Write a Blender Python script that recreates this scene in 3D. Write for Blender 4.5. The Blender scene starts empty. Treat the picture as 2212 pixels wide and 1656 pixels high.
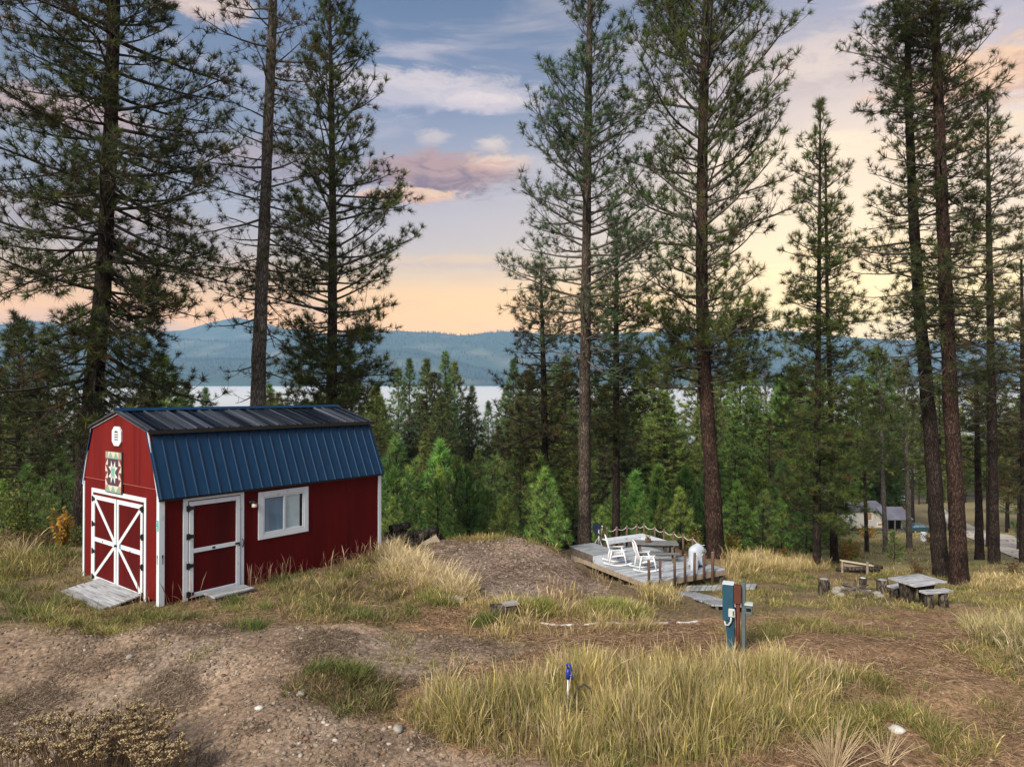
import bpy, math, random
import numpy as np
from mathutils import Vector, Matrix

rad = math.radians
SC = bpy.context.scene
COL = SC.collection
FPX, CX, CY, CAMZ = 1496.0, 1106.0, 828.0, 4.113   # survey numbers: focal length in reference pixels and eye height

def P(px, py, Y):
    """world point at distance Y seen at survey pixel px, py"""
    return Vector(((px - CX) / FPX * Y, Y, CAMZ - (py - CY) / FPX * Y))

def lin(r, g, b):
    def f(c):
        c /= 255.0
        return c / 12.92 if c <= 0.04045 else ((c + 0.055) / 1.055) ** 2.4
    return (f(r), f(g), f(b), 1.0)

# ------------------------------------------------------------------ ground shape
_by = [(-60, 0.5), (0, 0), (11, 0), (15.5, -0.75), (20, -1.9), (27, -3.3), (31, -3.95), (45, -7.3), (70, -12.2), (120, -21.5),
       (180, -29), (250, -37), (400, -54), (520, -60), (3000, -62)]
_bx = np.array([a for a, b in _by], float); _bz = np.array([b for a, b in _by], float)
_ctl = [(1550, 1410, 10.5), (1550, 1352, 12.8), (1550, 1318, 16), (1550, 1296, 19.5), (1395, 1292, 24.2), (1560, 1264, 26), (1470, 1282, 22),
        (1545, 1207, 29), (1262, 1170, 29.5), (1235, 1222, 27.5), (2000, 1410, 10.6), (2000, 1346, 16.5), (2000, 1303, 23.5), (1850, 1280, 25.5),
        (2072, 1260, 28), (2030, 1247, 29.5), (1767, 1230, 31), (2147, 1224, 34), (2212, 1292, 24), (2212, 1347, 16.5), (1750, 1345, 15.5), (1750, 1300, 21),
        (960, 1172, 18.6), (1040, 1168, 18.6), (1110, 1168, 18.6), (1180, 1182, 18.2), (1240, 1213, 17.6), (1300, 1255, 16), (1350, 1297, 14.6),
        (1150, 1250, 15.2), (1000, 1250, 14.6), (900, 1200, 17), (1420, 1328, 13.9), (1080, 1200, 17.4),
        (1180, 1180, 28), (1010, 1168, 33), (860, 1165, 30), (945, 1170, 26), (172, 1182, 19.5), (0, 1200, 18), (551, 1172, 23.5), (716, 1198, 26),
        (1240, 1234, 20.5), (1240, 1236, 24), (1300, 1270, 18.5), (1300, 1274, 22), (1350, 1304, 17), (1350, 1306, 21), (1300, 1264, 25.5), (1360, 1292, 23.2), (1265, 1240, 26.5), (1180, 1196, 22), (1420, 1296, 20),
        (-300, 1200, 18), (60, 1185, 26), (300, 1185, 26), (1385, 1165, 33), (1600, 1196, 34)]
_cw = [(-9.3, 15, 0), (-6.5, 12.8, 0), (-3.2, 17, 0.0), (-12, 12, 0), (-5, 15, .02), (0, 8, 0), (5, 8, 0), (-6, 8, 0), (10, 8, 0), (0, 11, 0), (-3, 13, 0), (-10, 17.5, 0),
       (-15, 15, 0), (30, 45, -7.3), (0, 45, -7.3), (-30, 45, -7.3), (-6, 18.5, 0), (30, 28, -4.3), (20, 12, -.2), (-30, 20, -.5), (60, 40, -7), (-60, 40, -7)]
_C = np.array([tuple(P(*c)) for c in _ctl] + _cw)
_F = P(1398, 1258, 24.4); _e1 = Vector((.875, .484, 0)).normalized(); _e2 = Vector((-_e1.y, _e1.x, 0))
for _a, _b, _d in ((-.3, 0, .62), (-.3, 1.2, .62), (-.35, 2.4, .66), (-.4, 3.6, .72), (-.4, 4.8, .78), (-1.2, 1, .42), (-1.3, 2.6, .45), (-1.4, 4.2, .55), (1.2, 1.5, .75), (1.2, 3.5, .9), (1.2, -.35, .5), (2.6, -.4, .42), (3.6, -.5, .4), (3.0, 2, .85), (3.4, 4.4, 1.1)):
    _q = _F + _e1 * _a + _e2 * _b; _C = np.vstack([_C, (_q.x, _q.y, _F.z - _d)])
_R = _C[:, 2] - np.interp(_C[:, 1], _bx, _bz)
_rng0 = np.random.default_rng(5)
_wv = [(_rng0.uniform(-1, 1, 2) * k, _rng0.uniform(0, 6.28), a) for k, a in [(.25, .05), (.4, .05), (.7, .03), (1.1, .022), (1.7, .016), (2.6, .012), (3.9, .01), (6, .007), (9, .006)]]

def gz(X, Y, fine=True):
    X = np.atleast_1d(np.asarray(X, float)); Y = np.atleast_1d(np.asarray(Y, float))
    z = np.interp(Y, _bx, _bz)
    out = np.empty_like(z)
    for i in range(0, len(X), 20000):
        x = X[i:i + 20000]; y = Y[i:i + 20000]
        d2 = (x[:, None] - _C[None, :, 0]) ** 2 + (y[:, None] - _C[None, :, 1]) ** 2
        w = 1.0 / (d2 + 0.35) ** 1.7
        w0 = 2e-5 + 0.0 * x
        out[i:i + 20000] = (w * _R).sum(1) / (w.sum(1) + w0)
    z = z + out
    if fine:
        for k, ph, a in _wv:
            z = z + a * np.sin(k[0] * X * 2 + k[1] * Y * 2 + ph)
    return z

def gz1(x, y):
    return float(gz([x], [y])[0])

def hit(px, py):
    """where the sight line through survey pixel px, py meets the ground"""
    Ys = np.concatenate([np.arange(4, 40, .05), np.arange(40, 300, .5)])
    X = (px - CX) / FPX * Ys
    zr = CAMZ - (py - CY) / FPX * Ys
    g = gz(X, Ys)
    k = np.nonzero(zr <= g)[0]
    i = k[0] if len(k) else len(Ys) - 1
    return Vector((X[i], Ys[i], g[i]))

def proj(X, Y, Z):
    return CX + FPX * X / Y, CY - FPX * (Z - CAMZ) / Y

def inpoly(px, py, poly):
    px = np.asarray(px); py = np.asarray(py)
    r = np.zeros(px.shape, bool)
    n = len(poly)
    for i in range(n):
        x0, y0 = poly[i]; x1, y1 = poly[(i + 1) % n]
        if y0 == y1: continue
        c = ((y0 > py) != (y1 > py)) & (px < (x1 - x0) * (py - y0) / (y1 - y0) + x0)
        r ^= c
    return r

# ------------------------------------------------------------------ scene objects
def tag(o, label=None, cat=None, group=None, kind=None):
    if label: o['label'] = label
    if cat: o['category'] = cat
    if group: o['group'] = group
    if kind: o['kind'] = kind
    return o

def empty(name, loc=(0, 0, 0), rz=0.0, label=None, cat=None, group=None, mat=None):
    o = bpy.data.objects.new(name, None); COL.objects.link(o)
    o.empty_display_size = .2
    if mat is not None: o.matrix_world = mat
    else:
        o.location = loc; o.rotation_euler = (0, 0, rz)
    return tag(o, label, cat, group)

def dup(root, loc, rz=0.0, scale=1.0, label=None, group=None):
    r = root.copy(); COL.objects.link(r)
    r.location = loc; r.rotation_euler = (0, 0, rz)
    r.scale = (scale, scale, scale) if not hasattr(scale, '__len__') else scale
    if label: r['label'] = label
    if group: r['group'] = group
    for ch in list(root.children):
        c = ch.copy(); COL.objects.link(c); c.parent = r
        for g in ch.children:
            d = g.copy(); COL.objects.link(d); d.parent = c
    return r

def fast_mesh(name, V, F, colors=None, material=None, parent=None, smooth=False, uv=None):
    """V n x 3, F m x k (k 3 or 4)"""
    V = np.ascontiguousarray(V, np.float32); F = np.ascontiguousarray(F, np.int32)
    me = bpy.data.meshes.new(name)
    me.vertices.add(len(V)); me.vertices.foreach_set('co', V.ravel())
    k = F.shape[1]
    me.loops.add(F.size); me.loops.foreach_set('vertex_index', F.ravel())
    me.polygons.add(len(F))
    me.polygons.foreach_set('loop_start', np.arange(0, F.size, k, dtype=np.int32))
    if smooth: me.polygons.foreach_set('use_smooth', np.ones(len(F), bool))
    if colors is not None:
        a = me.attributes.new('Col', 'FLOAT_COLOR', 'POINT')
        c = np.ones((len(V), 4), np.float32); c[:, :3] = colors
        a.data.foreach_set('color', c.ravel())
    me.update(calc_edges=True)
    if material: me.materials.append(material)
    o = bpy.data.objects.new(name, me); COL.objects.link(o)
    if parent: o.parent = parent
    return o

class MB:
    def __init__(s): s.v = []; s.f = []; s.sm = []
    def add(s, vs, fs, smooth=False):
        b = len(s.v); s.v += [tuple(x) for x in vs]
        s.f += [tuple(i + b for i in f) for f in fs]; s.sm += [smooth] * len(fs)
        return s
    def box(s, x0, x1, y0, y1, z0, z1, M=None):
        vs = [Vector((x, y, z)) for z in (z0, z1) for y in (y0, y1) for x in (x0, x1)]
        if M is not None: vs = [M @ v for v in vs]
        return s.add(vs, [(0, 2, 3, 1), (4, 5, 7, 6), (0, 1, 5, 4), (2, 6, 7, 3), (0, 4, 6, 2), (1, 3, 7, 5)])
    def bar(s, p0, p1, w, h, up=(0, 0, 1)):
        """board from p0 to p1, w across, h along up"""
        p0 = Vector(p0); p1 = Vector(p1); d = (p1 - p0).normalized(); up = Vector(up)
        a = d.cross(up).normalized() * (w / 2); b = a.cross(d).normalized() * (h / 2)
        vs = [p + sa * a + sb * b for p in (p0, p1) for sa, sb in ((-1, -1), (1, -1), (1, 1), (-1, 1))]
        return s.add(vs, [(0, 1, 2, 3), (7, 6, 5, 4), (0, 4, 5, 1), (1, 5, 6, 2), (2, 6, 7, 3), (3, 7, 4, 0)])
    def tube(s, pts, r, n=8, cap=True, jit=0, rng=None):
        pts = [Vector(p) for p in pts]; m = len(pts)
        r = r if hasattr(r, '__len__') else [r] * m
        vs = []; ref = Vector((0.31, .2, .93))
        t0 = (pts[1] - pts[0]).normalized()
        if abs(t0.dot(ref)) > .9: ref = Vector((1, .1, 0))
        a = t0.cross(ref).normalized()
        for i, p in enumerate(pts):
            t = (pts[min(i + 1, m - 1)] - pts[max(i - 1, 0)]).normalized()
            a = (a - t * a.dot(t)).normalized(); b = t.cross(a)
            for k in range(n):
                g = 2 * math.pi * k / n
                rr = r[i] * (1 + (rng.uniform(-jit, jit) if jit else 0))
                vs.append(p + (a * math.cos(g) + b * math.sin(g)) * rr)
        fs = [(i * n + k, i * n + (k + 1) % n, (i + 1) * n + (k + 1) % n, (i + 1) * n + k) for i in range(m - 1) for k in range(n)]
        s.add(vs, fs, True)
        if cap:
            b0 = len(s.v) - m * n
            s.f.append(tuple(b0 + k for k in range(n))[::-1]); s.sm.append(False)
            s.f.append(tuple(b0 + (m - 1) * n + k for k in range(n))); s.sm.append(False)
        return s
    def prism(s, poly, ext):
        """poly: 3-D points; ext: extrusion vector"""
        n = len(poly); e = Vector(ext)
        vs = [Vector(p) for p in poly] + [Vector(p) + e for p in poly]
        fs = [tuple(range(n))[::-1], tuple(range(n, 2 * n))] + [(i, (i + 1) % n, n + (i + 1) % n, n + i) for i in range(n)]
        return s.add(vs, fs)
    def lathe(s, prof, n=16, c=(0, 0, 0), jit=0, rng=None):
        c = Vector(c); vs = []; m = len(prof)
        for r, z in prof:
            for k in range(n):
                g = 2 * math.pi * k / n
                rr = r * (1 + (rng.uniform(-jit, jit) if jit else 0))
                vs.append(c + Vector((rr * math.cos(g), rr * math.sin(g), z)))
        fs = [(i * n + k, i * n + (k + 1) % n, (i + 1) * n + (k + 1) % n, (i + 1) * n + k) for i in range(m - 1) for k in range(n)]
        s.add(vs, fs, True)
        b0 = len(s.v) - m * n
        if prof[0][0] > 1e-4: s.f.append(tuple(b0 + k for k in range(n))[::-1]); s.sm.append(False)
        if prof[-1][0] > 1e-4: s.f.append(tuple(b0 + (m - 1) * n + k for k in range(n))); s.sm.append(False)
        return s
    def build(s, name, material, parent=None, bevel=0.0):
        me = bpy.data.meshes.new(name); me.from_pydata(s.v, [], s.f)
        me.polygons.foreach_set('use_smooth', s.sm)
        me.update()
        if material: me.materials.append(material)
        o = bpy.data.objects.new(name, me); COL.objects.link(o)
        if parent: o.parent = parent
        if bevel:
            m = o.modifiers.new('bevel', 'BEVEL'); m.width = bevel; m.segments = 1; m.limit_method = 'ANGLE'
        return o

# ------------------------------------------------------------------ materials
def newmat(name):
    m = bpy.data.materials.new(name); m.use_nodes = True
    nt = m.node_tree; nt.nodes.clear()
    return m, nt, nt.nodes.new, nt.links.new

def pm(name, c1, c2, scale=6.0, rough=.7, bump=0.0, stretch=(1, 1, 1), metal=0.0, spec=.4, detail=5, c3=None, c3amt=(.6, .75), c3scale=2.0, attr=False, bscale=None, rvar=0.0, coord='Object', ovar=0.0):
    """noise-mixed two-colour material, an optional third colour in patches (stains, wear)"""
    m, nt, N, Lk = newmat(name)
    out = N('ShaderNodeOutputMaterial'); b = N('ShaderNodeBsdfPrincipled'); Lk(b.outputs[0], out.inputs[0])
    tc = N('ShaderNodeTexCoord'); mp = N('ShaderNodeMapping'); mp.inputs['Scale'].default_value = stretch
    Lk(tc.outputs[coord], mp.inputs[0])
    n1 = N('ShaderNodeTexNoise'); n1.inputs['Scale'].default_value = scale; n1.inputs['Detail'].default_value = detail; n1.inputs['Roughness'].default_value = .65
    Lk(mp.outputs[0], n1.inputs[0])
    rp = N('ShaderNodeValToRGB'); rp.color_ramp.elements[0].position = .3; rp.color_ramp.elements[1].position = .7
    rp.color_ramp.elements[0].color = (*c1[:3], 1); rp.color_ramp.elements[1].color = (*c2[:3], 1)
    Lk(n1.outputs[0], rp.inputs[0]); col = rp.outputs[0]
    if c3:
        n2 = N('ShaderNodeTexNoise'); n2.inputs['Scale'].default_value = c3scale; n2.inputs['Detail'].default_value = 6
        Lk(mp.outputs[0], n2.inputs[0])
        r2 = N('ShaderNodeMapRange'); r2.inputs[1].default_value = c3amt[0]; r2.inputs[2].default_value = c3amt[1]
        Lk(n2.outputs[0], r2.inputs[0])
        mx = N('ShaderNodeMix'); mx.data_type = 'RGBA'; mx.inputs[7].default_value = (*c3[:3], 1)
        Lk(r2.outputs[0], mx.inputs[0]); Lk(col, mx.inputs[6]); col = mx.outputs[2]
    if attr:
        at = N('ShaderNodeAttribute'); at.attribute_name = 'Col'
        mx = N('ShaderNodeMix'); mx.data_type = 'RGBA'; mx.blend_type = 'MULTIPLY'; mx.inputs[0].default_value = 1
        Lk(col, mx.inputs[6]); Lk(at.outputs[0], mx.inputs[7]); col = mx.outputs[2]
    if ovar:
        oi = N('ShaderNodeObjectInfo'); hs = N('ShaderNodeHueSaturation'); rr_ = N('ShaderNodeMapRange'); rr_.inputs[3].default_value = 1 - ovar; rr_.inputs[4].default_value = 1 + ovar
        Lk(oi.outputs['Random'], rr_.inputs[0]); Lk(rr_.outputs[0], hs.inputs['Value']); Lk(col, hs.inputs['Color']); col = hs.outputs[0]
    Lk(col, b.inputs['Base Color'])
    b.inputs['Roughness'].default_value = rough; b.inputs['Metallic'].default_value = metal
    b.inputs['Specular IOR Level'].default_value = spec
    if rvar:
        r3 = N('ShaderNodeMapRange'); r3.inputs[3].default_value = rough - rvar; r3.inputs[4].default_value = rough + rvar
        Lk(n1.outputs[0], r3.inputs[0]); Lk(r3.outputs[0], b.inputs['Roughness'])
    if bump:
        src = n1.outputs[0]
        if bscale:
            n4 = N('ShaderNodeTexNoise'); n4.inputs['Scale'].default_value = bscale; n4.inputs['Detail'].default_value = 4
            Lk(mp.outputs[0], n4.inputs[0]); src = n4.outputs[0]
        bp = N('ShaderNodeBump'); bp.inputs['Strength'].default_value = bump; bp.inputs['Distance'].default_value = .02
        Lk(src, bp.inputs['Height']); Lk(bp.outputs[0], b.inputs['Normal'])
    return m

def leafmat(name, trans=.25, rough=.55, objvar=0.0, spec=.3):
    """needle and blade material: colour from the mesh's own colour attribute, a little light passes through"""
    m, nt, N, Lk = newmat(name)
    out = N('ShaderNodeOutputMaterial'); b = N('ShaderNodeBsdfPrincipled'); t = N('ShaderNodeBsdfTranslucent'); mx = N('ShaderNodeMixShader')
    at = N('ShaderNodeAttribute'); at.attribute_name = 'Col'
    col = at.outputs[0]
    if objvar:
        oi = N('ShaderNodeObjectInfo'); hs = N('ShaderNodeHueSaturation')
        r1 = N('ShaderNodeMapRange'); r1.inputs[3].default_value = 1 - objvar; r1.inputs[4].default_value = 1 + objvar
        Lk(oi.outputs['Random'], r1.inputs[0]); Lk(r1.outputs[0], hs.inputs['Value'])
        r2 = N('ShaderNodeMapRange'); r2.inputs[3].default_value = .47; r2.inputs[4].default_value = .53
        mt = N('ShaderNodeMath'); mt.operation = 'FRACT'; m2 = N('ShaderNodeMath'); m2.operation = 'MULTIPLY'; m2.inputs[1].default_value = 7.31
        Lk(oi.outputs['Random'], m2.inputs[0]); Lk(m2.outputs[0], mt.inputs[0]); Lk(mt.outputs[0], r2.inputs[0]); Lk(r2.outputs[0], hs.inputs['Hue'])
        Lk(col, hs.inputs['Color']); col = hs.outputs[0]
    Lk(col, b.inputs['Base Color']); Lk(col, t.inputs[0])
    b.inputs['Roughness'].default_value = rough; b.inputs['Specular IOR Level'].default_value = spec
    mx.inputs[0].default_value = trans
    Lk(b.outputs[0], mx.inputs[1]); Lk(t.outputs[0], mx.inputs[2]); Lk(mx.outputs[0], out.inputs[0])
    return m

def barkmat(name, dark, mid, light, scale=20.0):
    m, nt, N, Lk = newmat(name)
    out = N('ShaderNodeOutputMaterial'); b = N('ShaderNodeBsdfPrincipled'); Lk(b.outputs[0], out.inputs[0])
    tc = N('ShaderNodeTexCoord'); mp = N('ShaderNodeMapping'); mp.inputs['Scale'].default_value = (1, 1, .26); Lk(tc.outputs['Object'], mp.inputs[0])
    nz = N('ShaderNodeTexNoise'); nz.inputs['Scale'].default_value = 7; nz.inputs['Detail'].default_value = 8; Lk(mp.outputs[0], nz.inputs[0])
    ad = N('ShaderNodeMix'); ad.data_type = 'VECTOR'; ad.inputs[0].default_value = .22
    Lk(mp.outputs[0], ad.inputs[4]); Lk(nz.outputs[1], ad.inputs[5])
    vo = N('ShaderNodeTexVoronoi'); vo.feature = 'DISTANCE_TO_EDGE'; vo.inputs['Scale'].default_value = scale; Lk(ad.outputs[1], vo.inputs[0])
    rp = N('ShaderNodeValToRGB'); e = rp.color_ramp.elements; e[0].position = 0.0; e[0].color = (*dark, 1); e[1].position = .35; e[1].color = (*light, 1)
    x = e.new(.12); x.color = (*mid, 1)
    Lk(vo.outputs[0], rp.inputs[0])
    n2 = N('ShaderNodeTexNoise'); n2.inputs['Scale'].default_value = 1.2; n2.inputs['Detail'].default_value = 5; Lk(tc.outputs['Object'], n2.inputs[0])
    r2 = N('ShaderNodeMapRange'); r2.inputs[1].default_value = .3; r2.inputs[2].default_value = .7; r2.inputs[3].default_value = .55; r2.inputs[4].default_value = 1.35; Lk(n2.outputs[0], r2.inputs[0])
    hs = N('ShaderNodeHueSaturation'); Lk(rp.outputs[0], hs.inputs['Color']); Lk(r2.outputs[0], hs.inputs['Value'])
    Lk(hs.outputs[0], b.inputs['Base Color']); b.inputs['Roughness'].default_value = .9; b.inputs['Specular IOR Level'].default_value = .15
    bp = N('ShaderNodeBump'); bp.inputs['Strength'].default_value = .8; bp.inputs['Distance'].default_value = .04
    Lk(vo.outputs[0], bp.inputs['Height']); Lk(bp.outputs[0], b.inputs['Normal'])
    return m
# ------------------------------------------------------------------ camera, sky, sun
cam = bpy.data.cameras.new('camera'); camo = bpy.data.objects.new('camera', cam); COL.objects.link(camo)
camo.location = (0, 0, CAMZ); camo.rotation_euler = (rad(90), 0, 0)
cam.sensor_width = 36; cam.lens = 36 * FPX / 2212.0; cam.clip_start = .1; cam.clip_end = 60000
SC.camera = camo
SUN_AZ, SUN_EL = rad(24), rad(4)          # the dawn glow stands a little right of the view axis

W = bpy.data.worlds.new('World'); SC.world = W; W.use_nodes = True
nt = W.node_tree; nt.nodes.clear(); N = nt.nodes.new; Lk = nt.links.new
wout = N('ShaderNodeOutputWorld'); bg = N('ShaderNodeBackground'); Lk(bg.outputs[0], wout.inputs[0])
def M_(op, a, b=None, clamp=False):
    n = N('ShaderNodeMath'); n.operation = op; n.use_clamp = clamp
    for i, x in enumerate((a, b)):
        if x is None: continue
        if isinstance(x, (int, float)): n.inputs[i].default_value = x
        else: Lk(x, n.inputs[i])
    return n.outputs[0]
def RNG(x, a, b, c=0.0, d=1.0, smooth=True):
    n = N('ShaderNodeMapRange'); n.interpolation_type = 'SMOOTHSTEP' if smooth else 'LINEAR'
    Lk(x, n.inputs[0])
    for i, v in zip((1, 2, 3, 4), (a, b, c, d)): n.inputs[i].default_value = v
    return n.outputs[0]
def MIXC(f, a, b, mode='MIX'):
    n = N('ShaderNodeMix'); n.data_type = 'RGBA'; n.blend_type = mode
    for i, x in ((0, f), (6, a), (7, b)):
        if isinstance(x, (int, float)): n.inputs[i].default_value = x
        elif isinstance(x, tuple): n.inputs[i].default_value = x
        else: Lk(x, n.inputs[i])
    return n.outputs[2]
def RAMP(x, stops):
    n = N('ShaderNodeValToRGB'); e = n.color_ramp.elements
    e[0].position, e[0].color = stops[0]; e[1].position, e[1].color = stops[-1]
    for p, c in stops[1:-1]:
        k = e.new(p); k.color = c
    Lk(x, n.inputs[0]); return n.outputs[0]
tc = N('ShaderNodeTexCoord'); sx = N('ShaderNodeSeparateXYZ'); Lk(tc.outputs['Generated'], sx.inputs[0])
dx, dy, dz = sx.outputs
hz = M_('SQRT', M_('ADD', M_('MULTIPLY', dx, dx), M_('MULTIPLY', dy, dy)))
t = M_('DIVIDE', dz, M_('MAXIMUM', hz, .05))                                 # tangent of the elevation
tt = M_('MULTIPLY', t, 1.0, True)
AZ = M_('ARCTAN2', dx, dy)                                                   # azimuth from the view axis
left = RAMP(tt, [(0, lin(246, 186, 122)), (.09, lin(240, 186, 132)), (.14, lin(206, 180, 164)), (.24, lin(160, 164, 178)), (.36, lin(126, 138, 160)), (.55, lin(96, 120, 158)), (.8, lin(84, 114, 158)), (1, lin(105, 126, 160))])
midr = RAMP(tt, [(0, lin(255, 200, 118)), (.085, lin(255, 200, 126)), (.125, lin(248, 204, 152)), (.165, lin(220, 200, 184)), (.24, lin(196, 186, 190)), (.31, lin(166, 168, 186)), (.4, lin(122, 138, 172)), (.55, lin(94, 117, 154)), (.8, lin(90, 114, 154)), (1, lin(100, 118, 148))])
rght = RAMP(tt, [(0, lin(255, 236, 164)), (.1, lin(255, 234, 172)), (.16, lin(250, 226, 196)), (.26, lin(232, 212, 204)), (.36, lin(206, 194, 204)), (.48, lin(152, 158, 190)), (.65, lin(122, 140, 182)), (.8, lin(110, 130, 172)), (1, lin(105, 126, 160))])
c = MIXC(RNG(AZ, rad(-30), rad(-4)), left, midr)
c = MIXC(RNG(AZ, rad(2), rad(30)), c, rght)
c = MIXC(1.0, c, MIXC(RNG(t, .21, .06), (1.04, 1.0, .97, 1), (1.85, 1.45, .46, 1)), 'MULTIPLY')   # dawn light low in the sky
# clouds: stretched noise on the sky dome, lit from below by the glow
mp = N('ShaderNodeCombineXYZ'); Lk(M_('MULTIPLY', AZ, 2.2), mp.inputs[0]); Lk(M_('MULTIPLY', t, 9.0), mp.inputs[1])
n1 = N('ShaderNodeTexNoise'); n1.inputs['Scale'].default_value = 1.6; n1.inputs['Detail'].default_value = 7; n1.inputs['Roughness'].default_value = .55; n1.inputs['Distortion'].default_value = .6; Lk(mp.outputs[0], n1.inputs[0])
wisp = M_('MULTIPLY', RNG(n1.outputs[0], .5, .74), M_('MULTIPLY', RNG(t, .16, .3), RNG(t, .62, .46)))
c = MIXC(M_('MULTIPLY', wisp, .75), c, MIXC(RNG(AZ, rad(-20), rad(20)), lin(205, 196, 206), lin(240, 218, 208)))
mp2 = N('ShaderNodeCombineXYZ'); Lk(M_('MULTIPLY', AZ, 3.0), mp2.inputs[0]); Lk(M_('MULTIPLY', t, 16.0), mp2.inputs[1])
n2 = N('ShaderNodeTexNoise'); n2.inputs['Scale'].default_value = 1.5; n2.inputs['Detail'].default_value = 5; n2.inputs['Roughness'].default_value = .5; Lk(mp2.outputs[0], n2.inputs[0])
bars = M_('MULTIPLY', RNG(n2.outputs[0], .5, .68), M_('MULTIPLY', RNG(t, .02, .08), RNG(t, .22, .14)))
c = MIXC(M_('MULTIPLY', bars, .6), c, lin(250, 190, 130))
def cloud(az, el, ra, re, cdark, clight, amt, warp=.35, seed=0.0, sc=11.0, k0=1.15, k1=.35):
    """one cloud bank at azimuth az, elevation tangent el (world directions), ragged edge, lit rim below"""
    global c
    cv = N('ShaderNodeCombineXYZ'); Lk(M_('MULTIPLY', AZ, sc), cv.inputs[0]); Lk(M_('MULTIPLY', t, sc * 2.6), cv.inputs[1]); cv.inputs[2].default_value = seed
    nn = N('ShaderNodeTexNoise'); nn.inputs['Scale'].default_value = 1.6; nn.inputs['Detail'].default_value = 10; nn.inputs['Roughness'].default_value = .66; nn.inputs['Distortion'].default_value = .5; Lk(cv.outputs[0], nn.inputs[0])
    u = M_('DIVIDE', M_('SUBTRACT', AZ, az), ra); v = M_('DIVIDE', M_('SUBTRACT', t, el), re)
    d = M_('SQRT', M_('ADD', M_('MULTIPLY', u, u), M_('MULTIPLY', v, v)))
    d = M_('ADD', d, M_('MULTIPLY', M_('SUBTRACT', nn.outputs[0], .5), 4 * warp))
    k = RNG(d, k0, k1)
    shade = M_('ADD', M_('MULTIPLY', nn.outputs[0], 1.3), M_('MULTIPLY', v, .28))
    cc = MIXC(RNG(shade, .42, .8), cdark, clight)
    c = MIXC(M_('MULTIPLY', k, amt), c, cc)
cloud(rad(-8), .42, rad(11), .035, lin(206, 196, 206), lin(232, 216, 214), .8, .5, 5.5, 13)
cloud(rad(-2), .405, rad(5), .018, lin(216, 202, 208), lin(240, 222, 216), .8, .5, 15.5, 15)
cloud(rad(-6.0), .300, rad(8.2), .040, lin(128, 98, 112), lin(186, 146, 140), 1.0, .40, 3.1, 13, 1.05, .5)
cloud(rad(-8.5), .268, rad(5.5), .014, lin(236, 178, 146), lin(255, 212, 168), .9, .5, 1.7, 18, 1.0, .5)
cloud(rad(-1.2), .318, rad(3.0), .016, lin(226, 172, 150), lin(255, 218, 180), .75, .5, 8.2, 22, 1.2, .3)
cloud(rad(-1.6), .345, rad(1.6), .014, lin(236, 206, 190), lin(255, 232, 208), .6, .5, 11.2, 26, 1.2, .2)
cloud(rad(-6.5), .352, rad(1.6), .014, lin(226, 200, 196), lin(250, 226, 206), .5, .5, 12.2, 26, 1.2, .2)
cloud(rad(34), .37, rad(7), .045, lin(214, 160, 140), lin(250, 200, 156), .95, .45, 9.4, 14, 1.0, .5)
cloud(rad(33), .30, rad(6), .03, lin(250, 206, 160), lin(255, 228, 190), .8, .45, 9.9, 14)
cloud(rad(26), .17, rad(5), .022, lin(246, 186, 136), lin(255, 206, 150), .9, .45, 2.4, 16, 1.0, .5)
cloud(rad(22), .30, rad(8), .04, lin(238, 214, 202), lin(255, 236, 210), .75, .5, 7.3, 12)
cloud(rad(25), .42, rad(12), .05, lin(176, 160, 176), lin(224, 204, 200), .8, .5, 17.3, 10)
cloud(rad(14), .47, rad(10), .04, lin(140, 140, 166), lin(196, 186, 194), .6, .5, 27.3, 9)
cloud(rad(-30), .2, rad(9), .04, lin(176, 150, 146), lin(214, 176, 150), .6, .5, 28.3, 9)
cloud(rad(-4), .175, rad(9), .012, lin(226, 186, 160), lin(252, 208, 150), .7, .5, 29.3, 12)
cloud(rad(31), .49, rad(5), .012, lin(226, 206, 206), lin(246, 230, 220), .8, .5, 19.3, 14)
cloud(rad(-24), .5, rad(5), .03, lin(220, 190, 180), lin(250, 220, 196), .8, .5, 4.4, 14, 1.0, .5)
cloud(rad(-33), .33, rad(7), .03, lin(186, 150, 150), lin(226, 184, 165), .8, .45, 6.6, 13)
cloud(rad(-20), .30, rad(6), .04, lin(150, 126, 138), lin(196, 164, 160), .6, .45, 16.6, 13)
# the glow round the coming sun
sd = (math.sin(SUN_AZ) * math.cos(SUN_EL), math.cos(SUN_AZ) * math.cos(SUN_EL), math.sin(SUN_EL))
vd = N('ShaderNodeVectorMath'); vd.operation = 'DOT_PRODUCT'; Lk(tc.outputs['Generated'], vd.inputs[0]); vd.inputs[1].default_value = sd
gl = M_('POWER', M_('MAXIMUM', vd.outputs['Value'], 0.0), 26.0)
c = MIXC(M_('MULTIPLY', gl, .6), c, (1.6, 1.15, .5, 1))
# the half of the sky behind the viewer: unseen pale cloud, added as fill for the scene fronts
back = RAMP(tt, [(0, lin(214, 214, 222)), (.4, lin(226, 230, 240)), (1, lin(215, 222, 236))])
back = MIXC(1.0, back, (.68, .70, .76, 1), 'MULTIPLY')
up_ = RNG(M_('SUBTRACT', M_('MULTIPLY', dz, .6), dy), -.05, .7)
c = MIXC(up_, c, back)
c = MIXC(RNG(dz, 0.0, -.08), c, (.12, .12, .11, 1))
sky = N('ShaderNodeTexSky'); sky.sky_type = 'NISHITA'; sky.sun_disc = False; sky.sun_elevation = SUN_EL; sky.sun_rotation = SUN_AZ
sky.altitude = 1500; sky.dust_density = 1.5
nish = MIXC(1.0, sky.outputs[0], (.1, .1, .1, 1), 'MULTIPLY')                # physical sky at strength 0.1
c = MIXC(.15, c, nish)
Lk(c, bg.inputs[0]); bg.inputs[1].default_value = 1.0

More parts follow.
